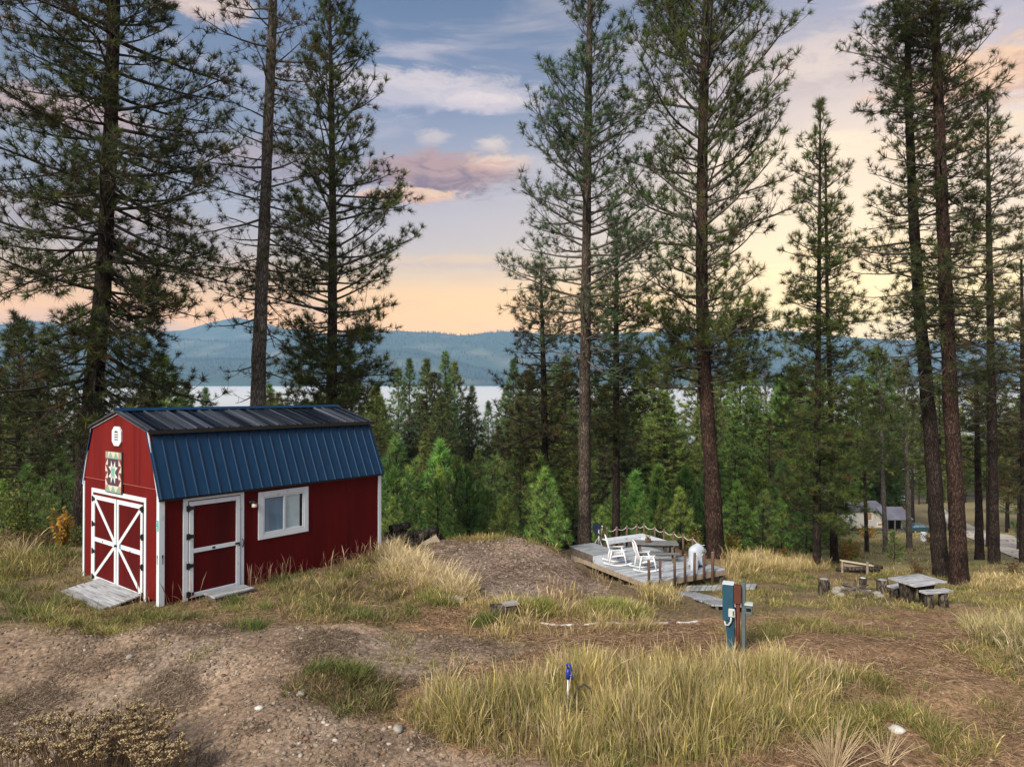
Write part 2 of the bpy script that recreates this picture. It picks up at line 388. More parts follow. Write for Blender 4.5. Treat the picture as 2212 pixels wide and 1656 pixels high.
sl = bpy.data.lights.new('sun', 'SUN'); so = bpy.data.objects.new('sun', sl); COL.objects.link(so)
sl.energy = 5.0; sl.angle = rad(20); sl.color = (1, .93, .80)
so.rotation_euler = Vector((.55, .85, -.72)).to_track_quat('-Z', 'Y').to_euler()   # soft front light added from behind the viewer's shoulder, opposite the dawn

SC.view_settings.view_transform = 'Standard'; SC.view_settings.look = 'None'
SC.view_settings.exposure = 0.28; SC.view_settings.gamma = 1.0
SC.render.engine = 'CYCLES'
cy = SC.cycles
cy.max_bounces = 5; cy.diffuse_bounces = 3; cy.glossy_bounces = 3; cy.transmission_bounces = 4; cy.volume_bounces = 1; cy.transparent_max_bounces = 8
cy.use_denoising = True
cy.caustics_reflective = False; cy.caustics_refractive = False
try: cy.denoiser = 'OPENIMAGEDENOISE'; cy.denoising_prefilter = 'ACCURATE'
except Exception: pass
# ------------------------------------------------------------------ ground
rs = np.random.default_rng(11)
def axis(segs):
    a = [segs[0][0]]
    for lo, hi, st in segs:
        n = max(1, int(round((hi - lo) / st)))
        a += list(lo + (hi - lo) * (np.arange(n) + 1) / n)
    return np.array(a)
gx = axis([(-700, -200, 50), (-200, -60, 10), (-60, -16, 2), (-16, 22, .13), (22, 60, 2), (60, 200, 10), (200, 700, 50)])
gy = axis([(-80, -10, 10), (-10, 4, 1), (4, 20, .11), (20, 34, .2), (34, 60, 1), (60, 140, 4), (140, 520, 20), (520, 900, 95)])
GX, GY = np.meshgrid(gx, gy); fx = GX.ravel(); fy = GY.ravel()
fz = gz(fx, fy)

def vnoise(x, y, s, seed):
    r = np.random.default_rng(seed); tb = r.random((256, 256))
    x = np.asarray(x) / s; y = np.asarray(y) / s
    xi = np.floor(x).astype(int); yi = np.floor(y).astype(int); u = x - xi; v = y - yi
    u = u * u * (3 - 2 * u); v = v * v * (3 - 2 * v)
    g = lambda a, b: tb[a % 256, b % 256]
    return (g(xi, yi) * (1 - u) + g(xi + 1, yi) * u) * (1 - v) + (g(xi, yi + 1) * (1 - u) + g(xi + 1, yi + 1) * u) * v
def fbm(x, y, s, seed, o=4):
    t = 0; a = .5
    for i in range(o):
        t = t + a * vnoise(x, y, s / 2 ** i, seed + i); a *= .5
    return t

ZONES = {
 'road': [(-900, 1362), (0, 1360), (500, 1348), (700, 1352), (960, 1372), (1180, 1396), (1020, 1440), (860, 1500), (835, 1560), (960, 1612), (1180, 1640), (1250, 1700), (1250, 1900), (-1500, 1900)],
 'mound': [(905, 1175), (1000, 1160), (1130, 1160), (1230, 1205), (1270, 1240), (1345, 1290), (1270, 1318), (1150, 1300), (1010, 1270), (930, 1230)],
 'litter': [(760, 1330), (960, 1300), (1250, 1318), (1480, 1345), (1800, 1318), (2212, 1312), (3000, 1320), (3000, 1900), (1250, 1900), (1180, 1640), (960, 1612), (835, 1560), (860, 1500), (1020, 1440), (1180, 1396), (960, 1372)],
 'farroad': [],
}
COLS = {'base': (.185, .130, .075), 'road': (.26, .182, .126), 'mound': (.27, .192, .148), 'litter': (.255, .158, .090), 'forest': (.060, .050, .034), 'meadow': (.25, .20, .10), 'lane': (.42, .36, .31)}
def zone_color(x, y, z):
    yy = np.maximum(y, .5)
    px, py = proj(x, yy, z)
    jx = (fbm(x, y, 1.2, 31) - .47) * 1.0; jy = (fbm(x, y, 1.2, 47) - .47) * 1.0
    pxj, pyj = proj(x + jx, np.maximum(yy + jy, .5), z)
    c = np.tile(np.array(COLS['base']), (len(x), 1))
    m = {k: (inpoly(pxj, pyj, v) if v else np.zeros(len(x), bool)) & (y > 1) for k, v in ZONES.items()}
    for k in ('litter', 'road', 'mound'): c[m[k]] = COLS[k]
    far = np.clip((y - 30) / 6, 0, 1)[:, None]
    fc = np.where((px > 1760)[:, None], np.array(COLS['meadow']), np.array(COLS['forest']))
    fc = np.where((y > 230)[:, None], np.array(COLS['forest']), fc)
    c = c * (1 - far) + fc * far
    nearback = (y < 1)
    c[nearback] = COLS['litter']
    # drifts of fallen needles, bare dirt and gravel with a shape of their own
    d = fbm(x, y, 2.2, 77); g = fbm(x, y, .8, 91)
    dr = np.clip((d - .5) * 5, 0, 1)[:, None] * m['road'][:, None]
    c = c * (1 - .7 * dr) + np.array((.125, .078, .052)) * .7 * dr
    pale = np.clip((fbm(x, y, 1.7, 120) - .54) * 6, 0, 1)[:, None] * (m['road'] | m['mound'])[:, None]
    c = c * (1 - .5 * pale) + np.array((.30, .245, .195)) * .5 * pale
    c *= (.55 + .95 * g)[:, None]
    return c, m
gc, gm = zone_color(fx, fy, fz)
# small relief: ruts and clods on the road, drip mounds on the litter
near = (np.abs(fx - 3) < 19) & (fy > 4) & (fy < 34)
fz = fz + near * ((fbm(fx, fy, .45, 200) - .47) * .05 + (fbm(fx, fy, 1.4, 210) - .47) * .07)
# the shed, its ramp and step stand on bare trodden earth
_u = (fx + 6.53) * .624 + (fy - 12.82) * .782; _w = -(fx + 6.53) * .782 + (fy - 12.82) * .624
_in = np.clip(1 - np.maximum(np.maximum(-1.0 - _u, _u - 5.9), np.maximum(-1.0 - _w, _w - 4.2)) / .8, 0, 1)
fz = fz * (1 - _in) + (-.045 + (fbm(fx, fy, .5, 220) - .47) * .02) * _in
ny, nx = GX.shape
ii = np.arange(ny * nx).reshape(ny, nx)
quads = np.stack([ii[:-1, :-1], ii[:-1, 1:], ii[1:, 1:], ii[1:, :-1]], -1).reshape(-1, 4)

def ground_material():
    m, nt, N, Lk = newmat('earth')
    out = N('ShaderNodeOutputMaterial'); b = N('ShaderNodeBsdfPrincipled'); Lk(b.outputs[0], out.inputs[0])
    at = N('ShaderNodeAttribute'); at.attribute_name = 'Col'; tc = N('ShaderNodeTexCoord')
    n1 = N('ShaderNodeTexNoise'); n1.inputs['Scale'].default_value = 14; n1.inputs['Detail'].default_value = 9; n1.inputs['Roughness'].default_value = .72; Lk(tc.outputs['Object'], n1.inputs[0])
    vo = N('ShaderNodeTexVoronoi'); vo.inputs['Scale'].default_value = 26; Lk(tc.outputs['Object'], vo.inputs[0])
    vm = N('ShaderNodeSeparateColor'); Lk(vo.outputs['Color'], vm.inputs[0])
    r1 = N('ShaderNodeMapRange'); r1.inputs[1].default_value = .3; r1.inputs[2].default_value = .72; r1.inputs[3].default_value = .35; r1.inputs[4].default_value = 1.65; Lk(n1.outputs[0], r1.inputs[0])
    r2 = N('ShaderNodeMapRange'); r2.inputs[3].default_value = .75; r2.inputs[4].default_value = 1.3; Lk(vm.outputs[0], r2.inputs[0])
    mu = N('ShaderNodeMath'); mu.operation = 'MULTIPLY'; Lk(r1.outputs[0], mu.inputs[0]); Lk(r2.outputs[0], mu.inputs[1])
    hs = N('ShaderNodeHueSaturation'); Lk(at.outputs[0], hs.inputs['Color']); Lk(mu.outputs[0], hs.inputs['Value'])
    Lk(hs.outputs[0], b.inputs['Base Color']); b.inputs['Roughness'].default_value = .95; b.inputs['Specular IOR Level'].default_value = .1
    bp = N('ShaderNodeBump'); bp.inputs['Strength'].default_value = .9; bp.inputs['Distance'].default_value = .03; Lk(n1.outputs[0], bp.inputs['Height'])
    Lk(bp.outputs[0], b.inputs['Normal'])
    return m
GM = ground_material()
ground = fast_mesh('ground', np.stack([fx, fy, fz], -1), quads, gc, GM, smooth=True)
tag(ground, 'dry earth slope of dirt, gravel and pine litter falling away to the lake', 'ground', kind='structure')
# the surface actually built, for everything that stands on it
from mathutils.bvhtree import BVHTree
def gsurf(x, y):
    """height of the built ground sheet (bilinear)"""
    x = np.atleast_1d(np.asarray(x, float)); y = np.atleast_1d(np.asarray(y, float))
    i = np.clip(np.searchsorted(gx, x) - 1, 0, nx - 2); j = np.clip(np.searchsorted(gy, y) - 1, 0, ny - 2)
    u = (x - gx[i]) / (gx[i + 1] - gx[i]); v = (y - gy[j]) / (gy[j + 1] - gy[j])
    Z = fz.reshape(ny, nx)
    return (Z[j, i] * (1 - u) + Z[j, i + 1] * u) * (1 - v) + (Z[j + 1, i] * (1 - u) + Z[j + 1, i + 1] * u) * v
def gs(x, y): return float(gsurf([x], [y])[0])

# gravel lane beyond the trees on the right
def ribbon(name, pts, w, material, lift=.03):
    V = []; F = []
    n = 40; pts = [Vector(p) for p in pts]
    path = []
    for i in range(len(pts) - 1):
        p0 = pts[max(i - 1, 0)]; p1 = pts[i]; p2 = pts[i + 1]; p3 = pts[min(i + 2, len(pts) - 1)]
        for k in range(10):
            t = k / 10
            path.append(.5 * ((2 * p1) + (p2 - p0) * t + (2 * p0 - 5 * p1 + 4 * p2 - p3) * t * t + (3 * p1 - p0 - 3 * p2 + p3) * t ** 3))
    for i, p in enumerate(path):
        d = (path[min(i + 1, len(path) - 1)] - path[max(i - 1, 0)]); d.z = 0; d.normalize(); a = Vector((d.y, -d.x, 0))
        for k in range(7):
            q = p + a * w * (k / 6 - .5)
            V.append((q.x, q.y, gs(q.x, q.y) + lift))
    for i in range(len(path) - 1):
        for k in range(6):
            b = i * 7 + k; F.append((b, b + 1, b + 8, b + 7))
    return fast_mesh(name, V, F, None, material, smooth=True)
def strip(name, up, lo, material, lift, nn=10):
    """sheet laid on the ground between two surveyed edges"""
    V = []; F = []
    def sm(pts, m=24):
        pts = np.array(pts, float); t_ = np.linspace(0, 1, len(pts)); q = np.linspace(0, 1, m); return np.stack([np.interp(q, t_, pts[:, k]) for k in (0, 1)], -1)
    U = [hit(*p) for p in sm(up)]; L = [hit(*p) for p in sm(lo)]
    for a, b in zip(U, L):
        for k in range(nn + 1):
            q = a.lerp(b, k / nn); V.append((q.x, q.y, gs(q.x, q.y) + lift))
    n = len(U)
    for i in range(n - 1):
        for k in range(nn): b = i * (nn + 1) + k; F.append((b, b + 1, b + nn + 2, b + nn + 1))
    return fast_mesh(name, V, F, None, material, smooth=True)
LANE = [(2036, 1098), (2066, 1120), (2108, 1140), (2160, 1152), (2212, 1160), (2400, 1176), (2400, 1262), (2212, 1218), (2146, 1190), (2086, 1162), (2046, 1134), (2026, 1104)]
lane = strip('road', [(2036, 1098), (2066, 1120), (2108, 1140), (2160, 1152), (2212, 1160), (2400, 1176)], [(2026, 1104), (2046, 1132), (2086, 1158), (2146, 1186), (2212, 1214), (2400, 1260)],
             pm('lane_gravel', (.50, .43, .36), (.66, .58, .50), .8, .95, .2, c3=(.34, .27, .21), c3amt=(.52, .7), c3scale=.25), .06)
tag(lane, 'pale gravel lane curving off between the trunks', 'road', kind='structure')

# ------------------------------------------------------------------ lake, hills, haze
def grid_plane(name, x0, x1, y0, y1, z, nx_, ny_, material):
    xs = np.linspace(x0, x1, nx_); ys = np.linspace(y0, y1, ny_); A, B = np.meshgrid(xs, ys)
    ii = np.arange(nx_ * ny_).reshape(ny_, nx_)
    q = np.stack([ii[:-1, :-1], ii[:-1, 1:], ii[1:, 1:], ii[1:, :-1]], -1).reshape(-1, 4)
    return fast_mesh(name, np.stack([A.ravel(), B.ravel(), np.full(A.size, z)], -1), q, None, material)
wm, nt, N, Lk = newmat('lake_water')
o_ = N('ShaderNodeOutputMaterial'); b_ = N('ShaderNodeBsdfPrincipled'); Lk(b_.outputs[0], o_.inputs[0])
b_.inputs['Base Color'].default_value = (.05, .08, .1, 1); b_.inputs['Roughness'].default_value = .12; b_.inputs['IOR'].default_value = 1.33
nw = N('ShaderNodeTexNoise'); nw.inputs['Scale'].default_value = .08; tcw = N('ShaderNodeTexCoord'); Lk(tcw.outputs['Object'], nw.inputs[0])
bw = N('ShaderNodeBump'); bw.inputs['Strength'].default_value = .15; bw.inputs['Distance'].default_value = .3; Lk(nw.outputs[0], bw.inputs['Height']); Lk(bw.outputs[0], b_.inputs['Normal'])
LAKE_Z = -55.0
water = grid_plane('water', -8500, 8500, 420, 7400, LAKE_Z, 2, 2, wm)
tag(water, 'pale calm lake under morning mist below the forest', 'lake', kind='structure')

def hills_mesh(name, Y0, depth, sky_pts, seed, rough=.10, front=.55):
    """range whose skyline follows the surveyed profile (pixel column, pixel row) at distance Y0"""
    nxh, nyh = 420, 60
    xs = np.linspace(-8000, 8000, nxh); us = np.linspace(-1, 1, nyh)
    px = CX + FPX * xs / Y0
    sp = np.array(sky_pts, float)
    h = CAMZ - (np.interp(px, sp[:, 0], sp[:, 1]) - CY) / FPX * Y0 - LAKE_Z
    A, U = np.meshgrid(xs, us); H = np.tile(h, (nyh, 1))
    Yw = Y0 + np.where(U < 0, U * depth, U * depth * .6)
    prof = np.where(U < 0, (1 + U) ** front, (1 - U) ** .8)
    n = fbm(A, Yw, 900, seed, 5) - .47
    Z = LAKE_Z - 4 + (H + 4) * np.clip(prof + n * 1.1 * rough * 4 * (1 - np.abs(U)) * (np.abs(U) > .02), 0, 1.0)
    Z = np.where(np.abs(U) > .98, LAKE_Z - 8, Z)
    ii = np.arange(nxh * nyh).reshape(nyh, nxh)
    q = np.stack([ii[:-1, :-1], ii[:-1, 1:], ii[1:, 1:], ii[1:, :-1]], -1).reshape(-1, 4)
    V = np.stack([A.ravel(), Yw.ravel(), Z.ravel()], -1)
    return V, q, (nyh, nxh)
hm = pm('far_forest_slope', (.024, .046, .036), (.055, .085, .06), .004, .95, 0, detail=9, c3=(.12, .125, .085), c3amt=(.56, .68), c3scale=.0022)
HV = []
def hill(name, label, Y0, depth, pts, seed, rough, front):
    V, q, sh = hills_mesh(name, Y0, depth, pts, seed, rough, front)
    o = fast_mesh(name, V, q, None, hm, smooth=True)
    tag(o, label, 'hills', kind='structure'); HV.append((V.reshape(sh[0], sh[1], 3), sh)); return o
hill('mountains', 'hazy blue mountain peak far beyond the lake ridge', 8000, 1200,
     [(-1500, 735), (-400, 715), (0, 700), (60, 690), (130, 697), (230, 712), (330, 716), (400, 712), (450, 697), (512, 684), (560, 694), (620, 712), (760, 724), (1300, 732), (3000, 738)], 3, .10, .6)
hill('hills', 'long blue forested ridge along the far lake shore', 6600, 1500,
     [(-1500, 745), (0, 742), (300, 740), (430, 737), (520, 742), (640, 735), (760, 722), (860, 716), (930, 721), (1000, 726), (1050, 718), (1110, 716), (1200, 722), (1400, 716), (1560, 711), (1700, 714), (1790, 724), (1880, 731), (1990, 735), (2212, 742), (3200, 750)], 8, .10, .5)
hill('hills', 'lower wooded spur in front of the blue far ridge', 5000, 1000,
     [(-1500, 800), (0, 795), (300, 780), (420, 770), (560, 772), (700, 770), (850, 748), (900, 752), (980, 775), (1060, 800), (1110, 812), (1160, 806), (1300, 796), (1500, 790), (1700, 800), (1850, 806), (2212, 800), (3200, 790)], 15, .12, .55)
# trees on the far slopes, uncountable: one object of small cones
def far_cones():
    V = []; r = np.random.default_rng(4)
    pts = []
    for (G, sh), n in zip(HV, (800, 5200, 5200)):
        # a good part of them along the skyline itself
        top = G[:, :, 2].argmax(0)
        for k in range(n):
            a = r.uniform(.14, .86) * (sh[1] - 1); i = int(a)
            b = top[i] - (abs(r.normal(0, .6)) if k % 3 == 0 else r.uniform(0, 22)); b = min(max(b, 1), sh[0] - 2); j = int(b)
            p = G[j, i] * (1 - (a - i)) + G[j, i + 1] * (a - i)
            if p[2] > LAKE_Z + 3: pts.append(p)
    pts = np.array(pts); n = len(pts)
    h = r.uniform(12, 30, n); w = h * r.uniform(.16, .28, n)
    ang = np.arange(5) * 2 * np.pi / 5
    ring = np.stack([np.cos(ang), np.sin(ang), np.zeros(5)], -1)
    vs = np.concatenate([pts[:, None, :] + ring[None] * w[:, None, None] - np.array([0, 0, 3.0]), (pts + np.stack([np.zeros(n), np.zeros(n), h], -1))[:, None, :]], 1)
    f = np.array([(k, (k + 1) % 5, 5) for k in range(5)])
    F = (np.arange(n)[:, None, None] * 6 + f[None]).reshape(-1, 3)
    return vs.reshape(-1, 3), F
fv, ff = far_cones()
o = fast_mesh('far_forest', fv, ff, None, pm('far_conifers', (.016, .032, .026), (.03, .05, .036), .01, .95))
tag(o, 'distant conifers covering the blue hills across the lake', 'far forest', kind='stuff')

def vol_box(name, x0, x1, y0, y1, z0, z1, density, color, aniso=0.0):
    m, nt, N, Lk = newmat(name)
    out = N('ShaderNodeOutputMaterial'); v = N('ShaderNodeVolumePrincipled'); Lk(v.outputs[0], out.inputs['Volume'])
    v.inputs['Density'].default_value = density; v.inputs['Color'].default_value = (*color, 1); v.inputs['Anisotropy'].default_value = aniso
    try: m.volume_intersection_method  # noqa
    except Exception: pass
    o = MB().box(x0, x1, y0, y1, z0, z1).build(name, m)
    return o
HAZE = True
if HAZE:
    hz_ = vol_box('haze', -9000, 9000, -1200, 9400, -70, 800, 8e-5, (.40, .66, 1.0))
    tag(hz_, 'thin blue morning haze filling the lake valley', 'haze', kind='stuff')
    mist = vol_box('mist', -7000, 7000, 700, 5200, LAKE_Z + .3, LAKE_Z + 44, 3.2e-3, (.97, .98, 1.0))
    tag(mist, 'white bank of mist lying on the lake', 'mist', kind='stuff')
# ------------------------------------------------------------------ materials of built things
M_red = pm('red_siding', (.072, .0028, .0032), (.098, .0045, .0045), 3, .7, .25, (1, 1, .12), c3=(.05, .003, .004), c3amt=(.5, .7), c3scale=1.3, bscale=26, spec=.12)  # darker than the gable reds: the side wall's shade put into the paint
M_redgable = pm('red_gable_siding', (.135, .007, .006), (.175, .011, .009), 5, .65, .3, (3, 3, .1), c3=(.10, .005, .005), c3amt=(.5, .7), bscale=20, spec=.15)  # lighter than the side red: the gable's stronger light put into the paint
M_white = pm('white_trim', (.60, .64, .68), (.72, .75, .78), 3, .55, .1, (1, 1, .6), c3=(.50, .50, .50), c3amt=(.60, .75), c3scale=9, spec=.4)
M_roof = pm('blue_roof_steel', (.003, .024, .066), (.006, .038, .092), 3, .45, .05, (6, 1, 1), spec=.25, c3=(.008, .03, .06), c3amt=(.5, .7), c3scale=5, rvar=.1)
M_roof_sheen = pm('blue_roof_steel_painted_sheen', (.0015, .003, .007), (.10, .11, .135), 2.6, .24, .0, (10, .10, .10), spec=.28, rvar=.12, c3=(.0015, .003, .008), c3amt=(.42, .54), c3scale=.9)  # pale streaks down the slope are sky reflections put into the colour
M_black = pm('black_iron', (.008, .008, .010), (.018, .017, .018), 12, .45, .05)
M_glass_d = pm('curtained_pane', (.075, .14, .22), (.20, .29, .38), 2.0, .06, 0, (3, 1, .25), spec=.7)
M_glass_l = pm('pale_blind_pane', (.34, .44, .47), (.50, .59, .60), 2.0, .08, 0, spec=.6)
M_void = pm('dark_gap', (.006, .006, .008), (.012, .012, .014), 4, .3)
M_grey_wood = pm('weathered_deck_wood', (.22, .23, .25), (.42, .43, .45), 3, .8, .3, (.5, 5, 1), c3=(.16, .13, .11), c3amt=(.52, .66), c3scale=4, bscale=30, ovar=.22)
M_dk_wood = pm('old_dark_wood', (.055, .042, .034), (.15, .12, .10), 6, .85, .4, (1, 1, 1), bscale=25)
M_post = pm('brown_post_wood', (.06, .034, .026), (.15, .085, .06), 8, .8, .3, (1, 1, .2))
M_tan_wood = pm('tan_old_wood', (.20, .15, .11), (.36, .29, .22), 6, .85, .3, (1, 1, 1), bscale=25)
M_teal = pm('teal_plate', (.02, .32, .30), (.03, .38, .35), 5, .4)
M_lampglass = pm('frosted_lamp_glass', (.55, .42, .36), (.70, .58, .5), 30, .35)

L_, W_, HE, HP, HQ, KW = 5.289, 3.54, 2.0, 3.559, 3.245, 0.4514
yaw, tiltx, tilty = .8965, -.0140, .0104
Rz = Matrix.Rotation(yaw, 4, 'Z') @ Matrix.Rotation(tiltx, 4, 'X') @ Matrix.Rotation(tilty, 4, 'Y')
SHM = Matrix.Translation((-6.5279, 12.8191, -.0003)) @ Rz
shed = empty('garden_shed', mat=SHM, label='dark red gambrel shed with blue metal roof and white trim', cat='shed')

WT = .06
def rect_hole_wall_side(m):
    """side wall y = 0..WT with a window opening"""
    x0, x1, z0, z1 = 2.12, 3.11, .99, 1.76
    for a, b, c_, d in ((0, x0, .06, HE + .1), (x1, L_, .06, HE + .1), (x0, x1, .06, z0), (x0, x1, z1, HE + .1)):
        m.box(a, b, 0, WT, c_, d)
m = MB(); rect_hole_wall_side(m)
m.box(0, L_, W_ - WT, W_, .06, HE + .1); m.box(0, L_, .004, .03, -.12, .058)
for k in (1.83, 4.27): m.box(k, k + .012, -.004, 0, .06, HE)
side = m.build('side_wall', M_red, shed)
prof = [(0, HE), (KW, HQ - .03), (W_ / 2, HP - .03), (W_ - KW, HQ - .03), (W_, HE)]
m = MB()
m.prism([(0.0, 0.06, .06), (0, W_ - .06, .06), (0, W_ - .06, 2.13), (0, .06, 2.13)], (WT, 0, 0))
gl_ = m.build('gable_wall', pm('red_front_siding', (.115, .0045, .0045), (.145, .007, .006), 3, .68, .25, (1, 1, .12), bscale=26, spec=.14), shed)  # siding red again, brightened in colour for the better lit front
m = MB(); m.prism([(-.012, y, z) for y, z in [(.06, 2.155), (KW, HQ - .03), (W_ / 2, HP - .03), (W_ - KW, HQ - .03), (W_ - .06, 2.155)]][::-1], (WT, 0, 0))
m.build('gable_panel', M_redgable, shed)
m = MB(); m.prism([(L_ - WT, y, z) for y, z in [(.06, .06)] + prof + [(W_ - .06, .06)]][::-1], (WT, 0, 0)); m.build('end_wall', M_red, shed)
m = MB(); m.box(-.022, -.012, .06, W_ - .06, 2.132, 2.150); m.build('drip_flashing', pm('red_flashing', (.3, .06, .05), (.36, .08, .07), 4, .4), shed)
# skids under the floor
m = MB()
for y in (.25, 1.2, 2.3, 3.25): m.box(.1, L_ - .1, y - .06, y + .06, -.16, .06)
m.build('skid', M_dk_wood, shed)
# roof
def rib_shade(p, q, x0, x1, name, parent, step=.229):
    """flat dark strips painting the shade line beside each rib"""
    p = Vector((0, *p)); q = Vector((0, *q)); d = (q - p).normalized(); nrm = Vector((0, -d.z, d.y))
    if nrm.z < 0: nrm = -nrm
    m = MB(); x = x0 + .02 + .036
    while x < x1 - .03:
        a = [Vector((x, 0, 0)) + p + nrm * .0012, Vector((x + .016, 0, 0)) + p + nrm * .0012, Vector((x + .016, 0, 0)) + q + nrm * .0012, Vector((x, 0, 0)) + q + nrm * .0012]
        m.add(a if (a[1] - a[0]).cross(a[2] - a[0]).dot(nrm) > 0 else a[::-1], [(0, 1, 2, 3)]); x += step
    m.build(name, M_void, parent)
def slab(p, q, x0, x1, th, ribs=0, rib_h=.022, rib_w=.035, mat=None, name='roof_panel', ext0=0, step=.229, corr=True):
    """sheet from eave line p=(y,z) to upper line q=(y,z), standing ribs running down the slope"""
    p = Vector((0, *p)); q = Vector((0, *q)); d = (q - p); d.normalize(); nrm = Vector((0, -d.z, d.y))
    if nrm.z < 0: nrm = -nrm
    m = MB()
    def at(x, s, h): return Vector((x, 0, 0)) + s + nrm * h
    m.add([at(x0, p, 0), at(x1, p, 0), at(x1, q, 0), at(x0, q, 0), at(x0, p, -th), at(x1, p, -th), at(x1, q, -th), at(x0, q, -th)],
          [(0, 1, 2, 3), (7, 6, 5, 4), (0, 4, 5, 1), (3, 2, 6, 7), (0, 3, 7, 4), (1, 5, 6, 2)])
    x = x0 + .02
    e = d * .004
    while x < x1 - .02:
        vs = [at(x, p - e, 0.0005), at(x + rib_w, p - e, .0005), at(x + rib_w * .72, p - e, rib_h), at(x + rib_w * .28, p - e, rib_h)]
        vs += [v + (q - p) + e * 1.0 for v in vs]
        m.add(vs, [(3, 2, 1, 0), (4, 5, 6, 7), (1, 2, 6, 5), (2, 3, 7, 6), (3, 0, 4, 7)])
        x += step
    return m
OV = .07
up0 = (KW - .10, HQ - .012)
slab((-.10, HE - .03), (KW + .02, HQ - .02), -.05, L_ + .06, .03).build('lower_roof', M_roof, shed)
rib_shade((-.10, HE - .03), (KW + .02, HQ - .02), -.05, L_ + .06, 'rib_shade_strip', shed)  # dark strips standing in for the ribs' shadows
slab((W_ + .10, HE - .03), (W_ - KW - .02, HQ - .02), -.05, L_ + .06, .03).build('lower_roof', M_roof, shed)
rp1 = slab(up0, (W_ / 2, HP + .035), -OV, L_ + .08, .035, rib_h=.028).build('upper_roof', M_roof_sheen, shed)
slab((W_ - up0[0], up0[1]), (W_ / 2, HP + .035), -OV, L_ + .08, .035, rib_h=.028).build('upper_roof', M_roof_sheen, shed)
m = MB(); m.prism([(-OV - .01, W_ / 2 - .13, HP + .028), (-OV - .01, W_ / 2, HP + .082), (-OV - .01, W_ / 2 + .13, HP + .028), (-OV - .01, W_ / 2, HP + .066)][::-1], (L_ + .17, 0, 0))
m.build('ridge_cap', M_roof, rp1)
m = MB()
m.bar((-.055, up0[0] - .005, up0[1] - .04), (L_ + .07, up0[0] - .005, up0[1] - .04), .012, .07); m.build('roof_fascia', M_void, shed)
# dark eave board under the lower roof
m = MB(); m.box(-.03, L_ + .03, -.075, -.015, HE - .075, HE - .045); m.build('eave_board', M_void, shed)
# rake trims on the gable
m = MB()
rk = [(-.03, W_ + .0, HE - .02), (-.03, W_ - KW + .02, HQ - .05), (-.03, W_ / 2, HP - .03), (-.03, KW - .02, HQ - .05), (-.03, 0, HE - .02)]
for i in range(4):
    a, b = Vector(rk[i]), Vector(rk[i + 1]); dd = (b - a).normalized() * .003
    m.bar(a + dd, b - dd, .016 if i in (1, 2) else .022, .02, (1, 0, 0))
m.build('rake_trim', M_white, shed)
m = MB()
for i in (1, 2):
    a, b = Vector(rk[i]), Vector(rk[i + 1]); o_ = Vector((-.03, 0, .036))
    m.bar(a + o_, b + o_, .016, .055, (1, 0, 0))
m.build('dark_barge', M_void, shed)
# corner boards
for nm, bx in (('corner_board', (-.02, .0, -.02, .085, -.02, 2.03)), ('corner_board', (.0, .085, -.02, .0, -.02, 1.96)), ('corner_board', (-.02, 0, W_ - .06, W_ + .02, 0, 2.06)), ('corner_board', (L_ - .075, L_ + .02, -.02, 0.0, -.03, 1.96))):
    MB().box(*bx).build(nm, M_white, shed, .003)

def hinge(m, x, z, s, plane):
    """strap hinge: base plate and tapered leaf; s = direction of the strap; plane maps (u, z, out) to local"""
    def q(u0, u1, z0, z1, o0, o1):
        pts = [plane(u, zz, o) for o in (o0, o1) for zz in (z0, z1) for u in (u0, u1)]
        m.add(pts, [(0, 2, 3, 1), (4, 5, 7, 6), (0, 1, 5, 4), (2, 6, 7, 3), (0, 4, 6, 2), (1, 3, 7, 5)])
    q(x - s * .045, x - s * .012, z - .055, z + .055, .04, .05)
    q(x - s * .010, x + s * .012, z - .06, z + .06, .04, .062)
    pts = [plane(x + s * .012, z - .045, .046), plane(x + s * .10, z - .028, .046), plane(x + s * .10, z + .028, .046), plane(x + s * .012, z + .045, .046)]
    pts += [p + (plane(0, 0, .008) - plane(0, 0, 0)) for p in pts]
    m.add(pts, [(3, 2, 1, 0), (4, 5, 6, 7), (0, 1, 5, 4), (1, 2, 6, 5), (2, 3, 7, 6), (3, 0, 4, 7)])
gp = lambda u, z, o: Vector((-o, u, z))        # gable face
sp_ = lambda u, z, o: Vector((u, -o, z))       # side face
def board(m, plane, u0, z0, u1, z1, w, o0=.022, th=.016):
    a = plane(u0, z0, o0 + th / 2); b = plane(u1, z1, o0 + th / 2); m.bar(a, b, w, th, plane(0, 0, 1) - plane(0, 0, 0))

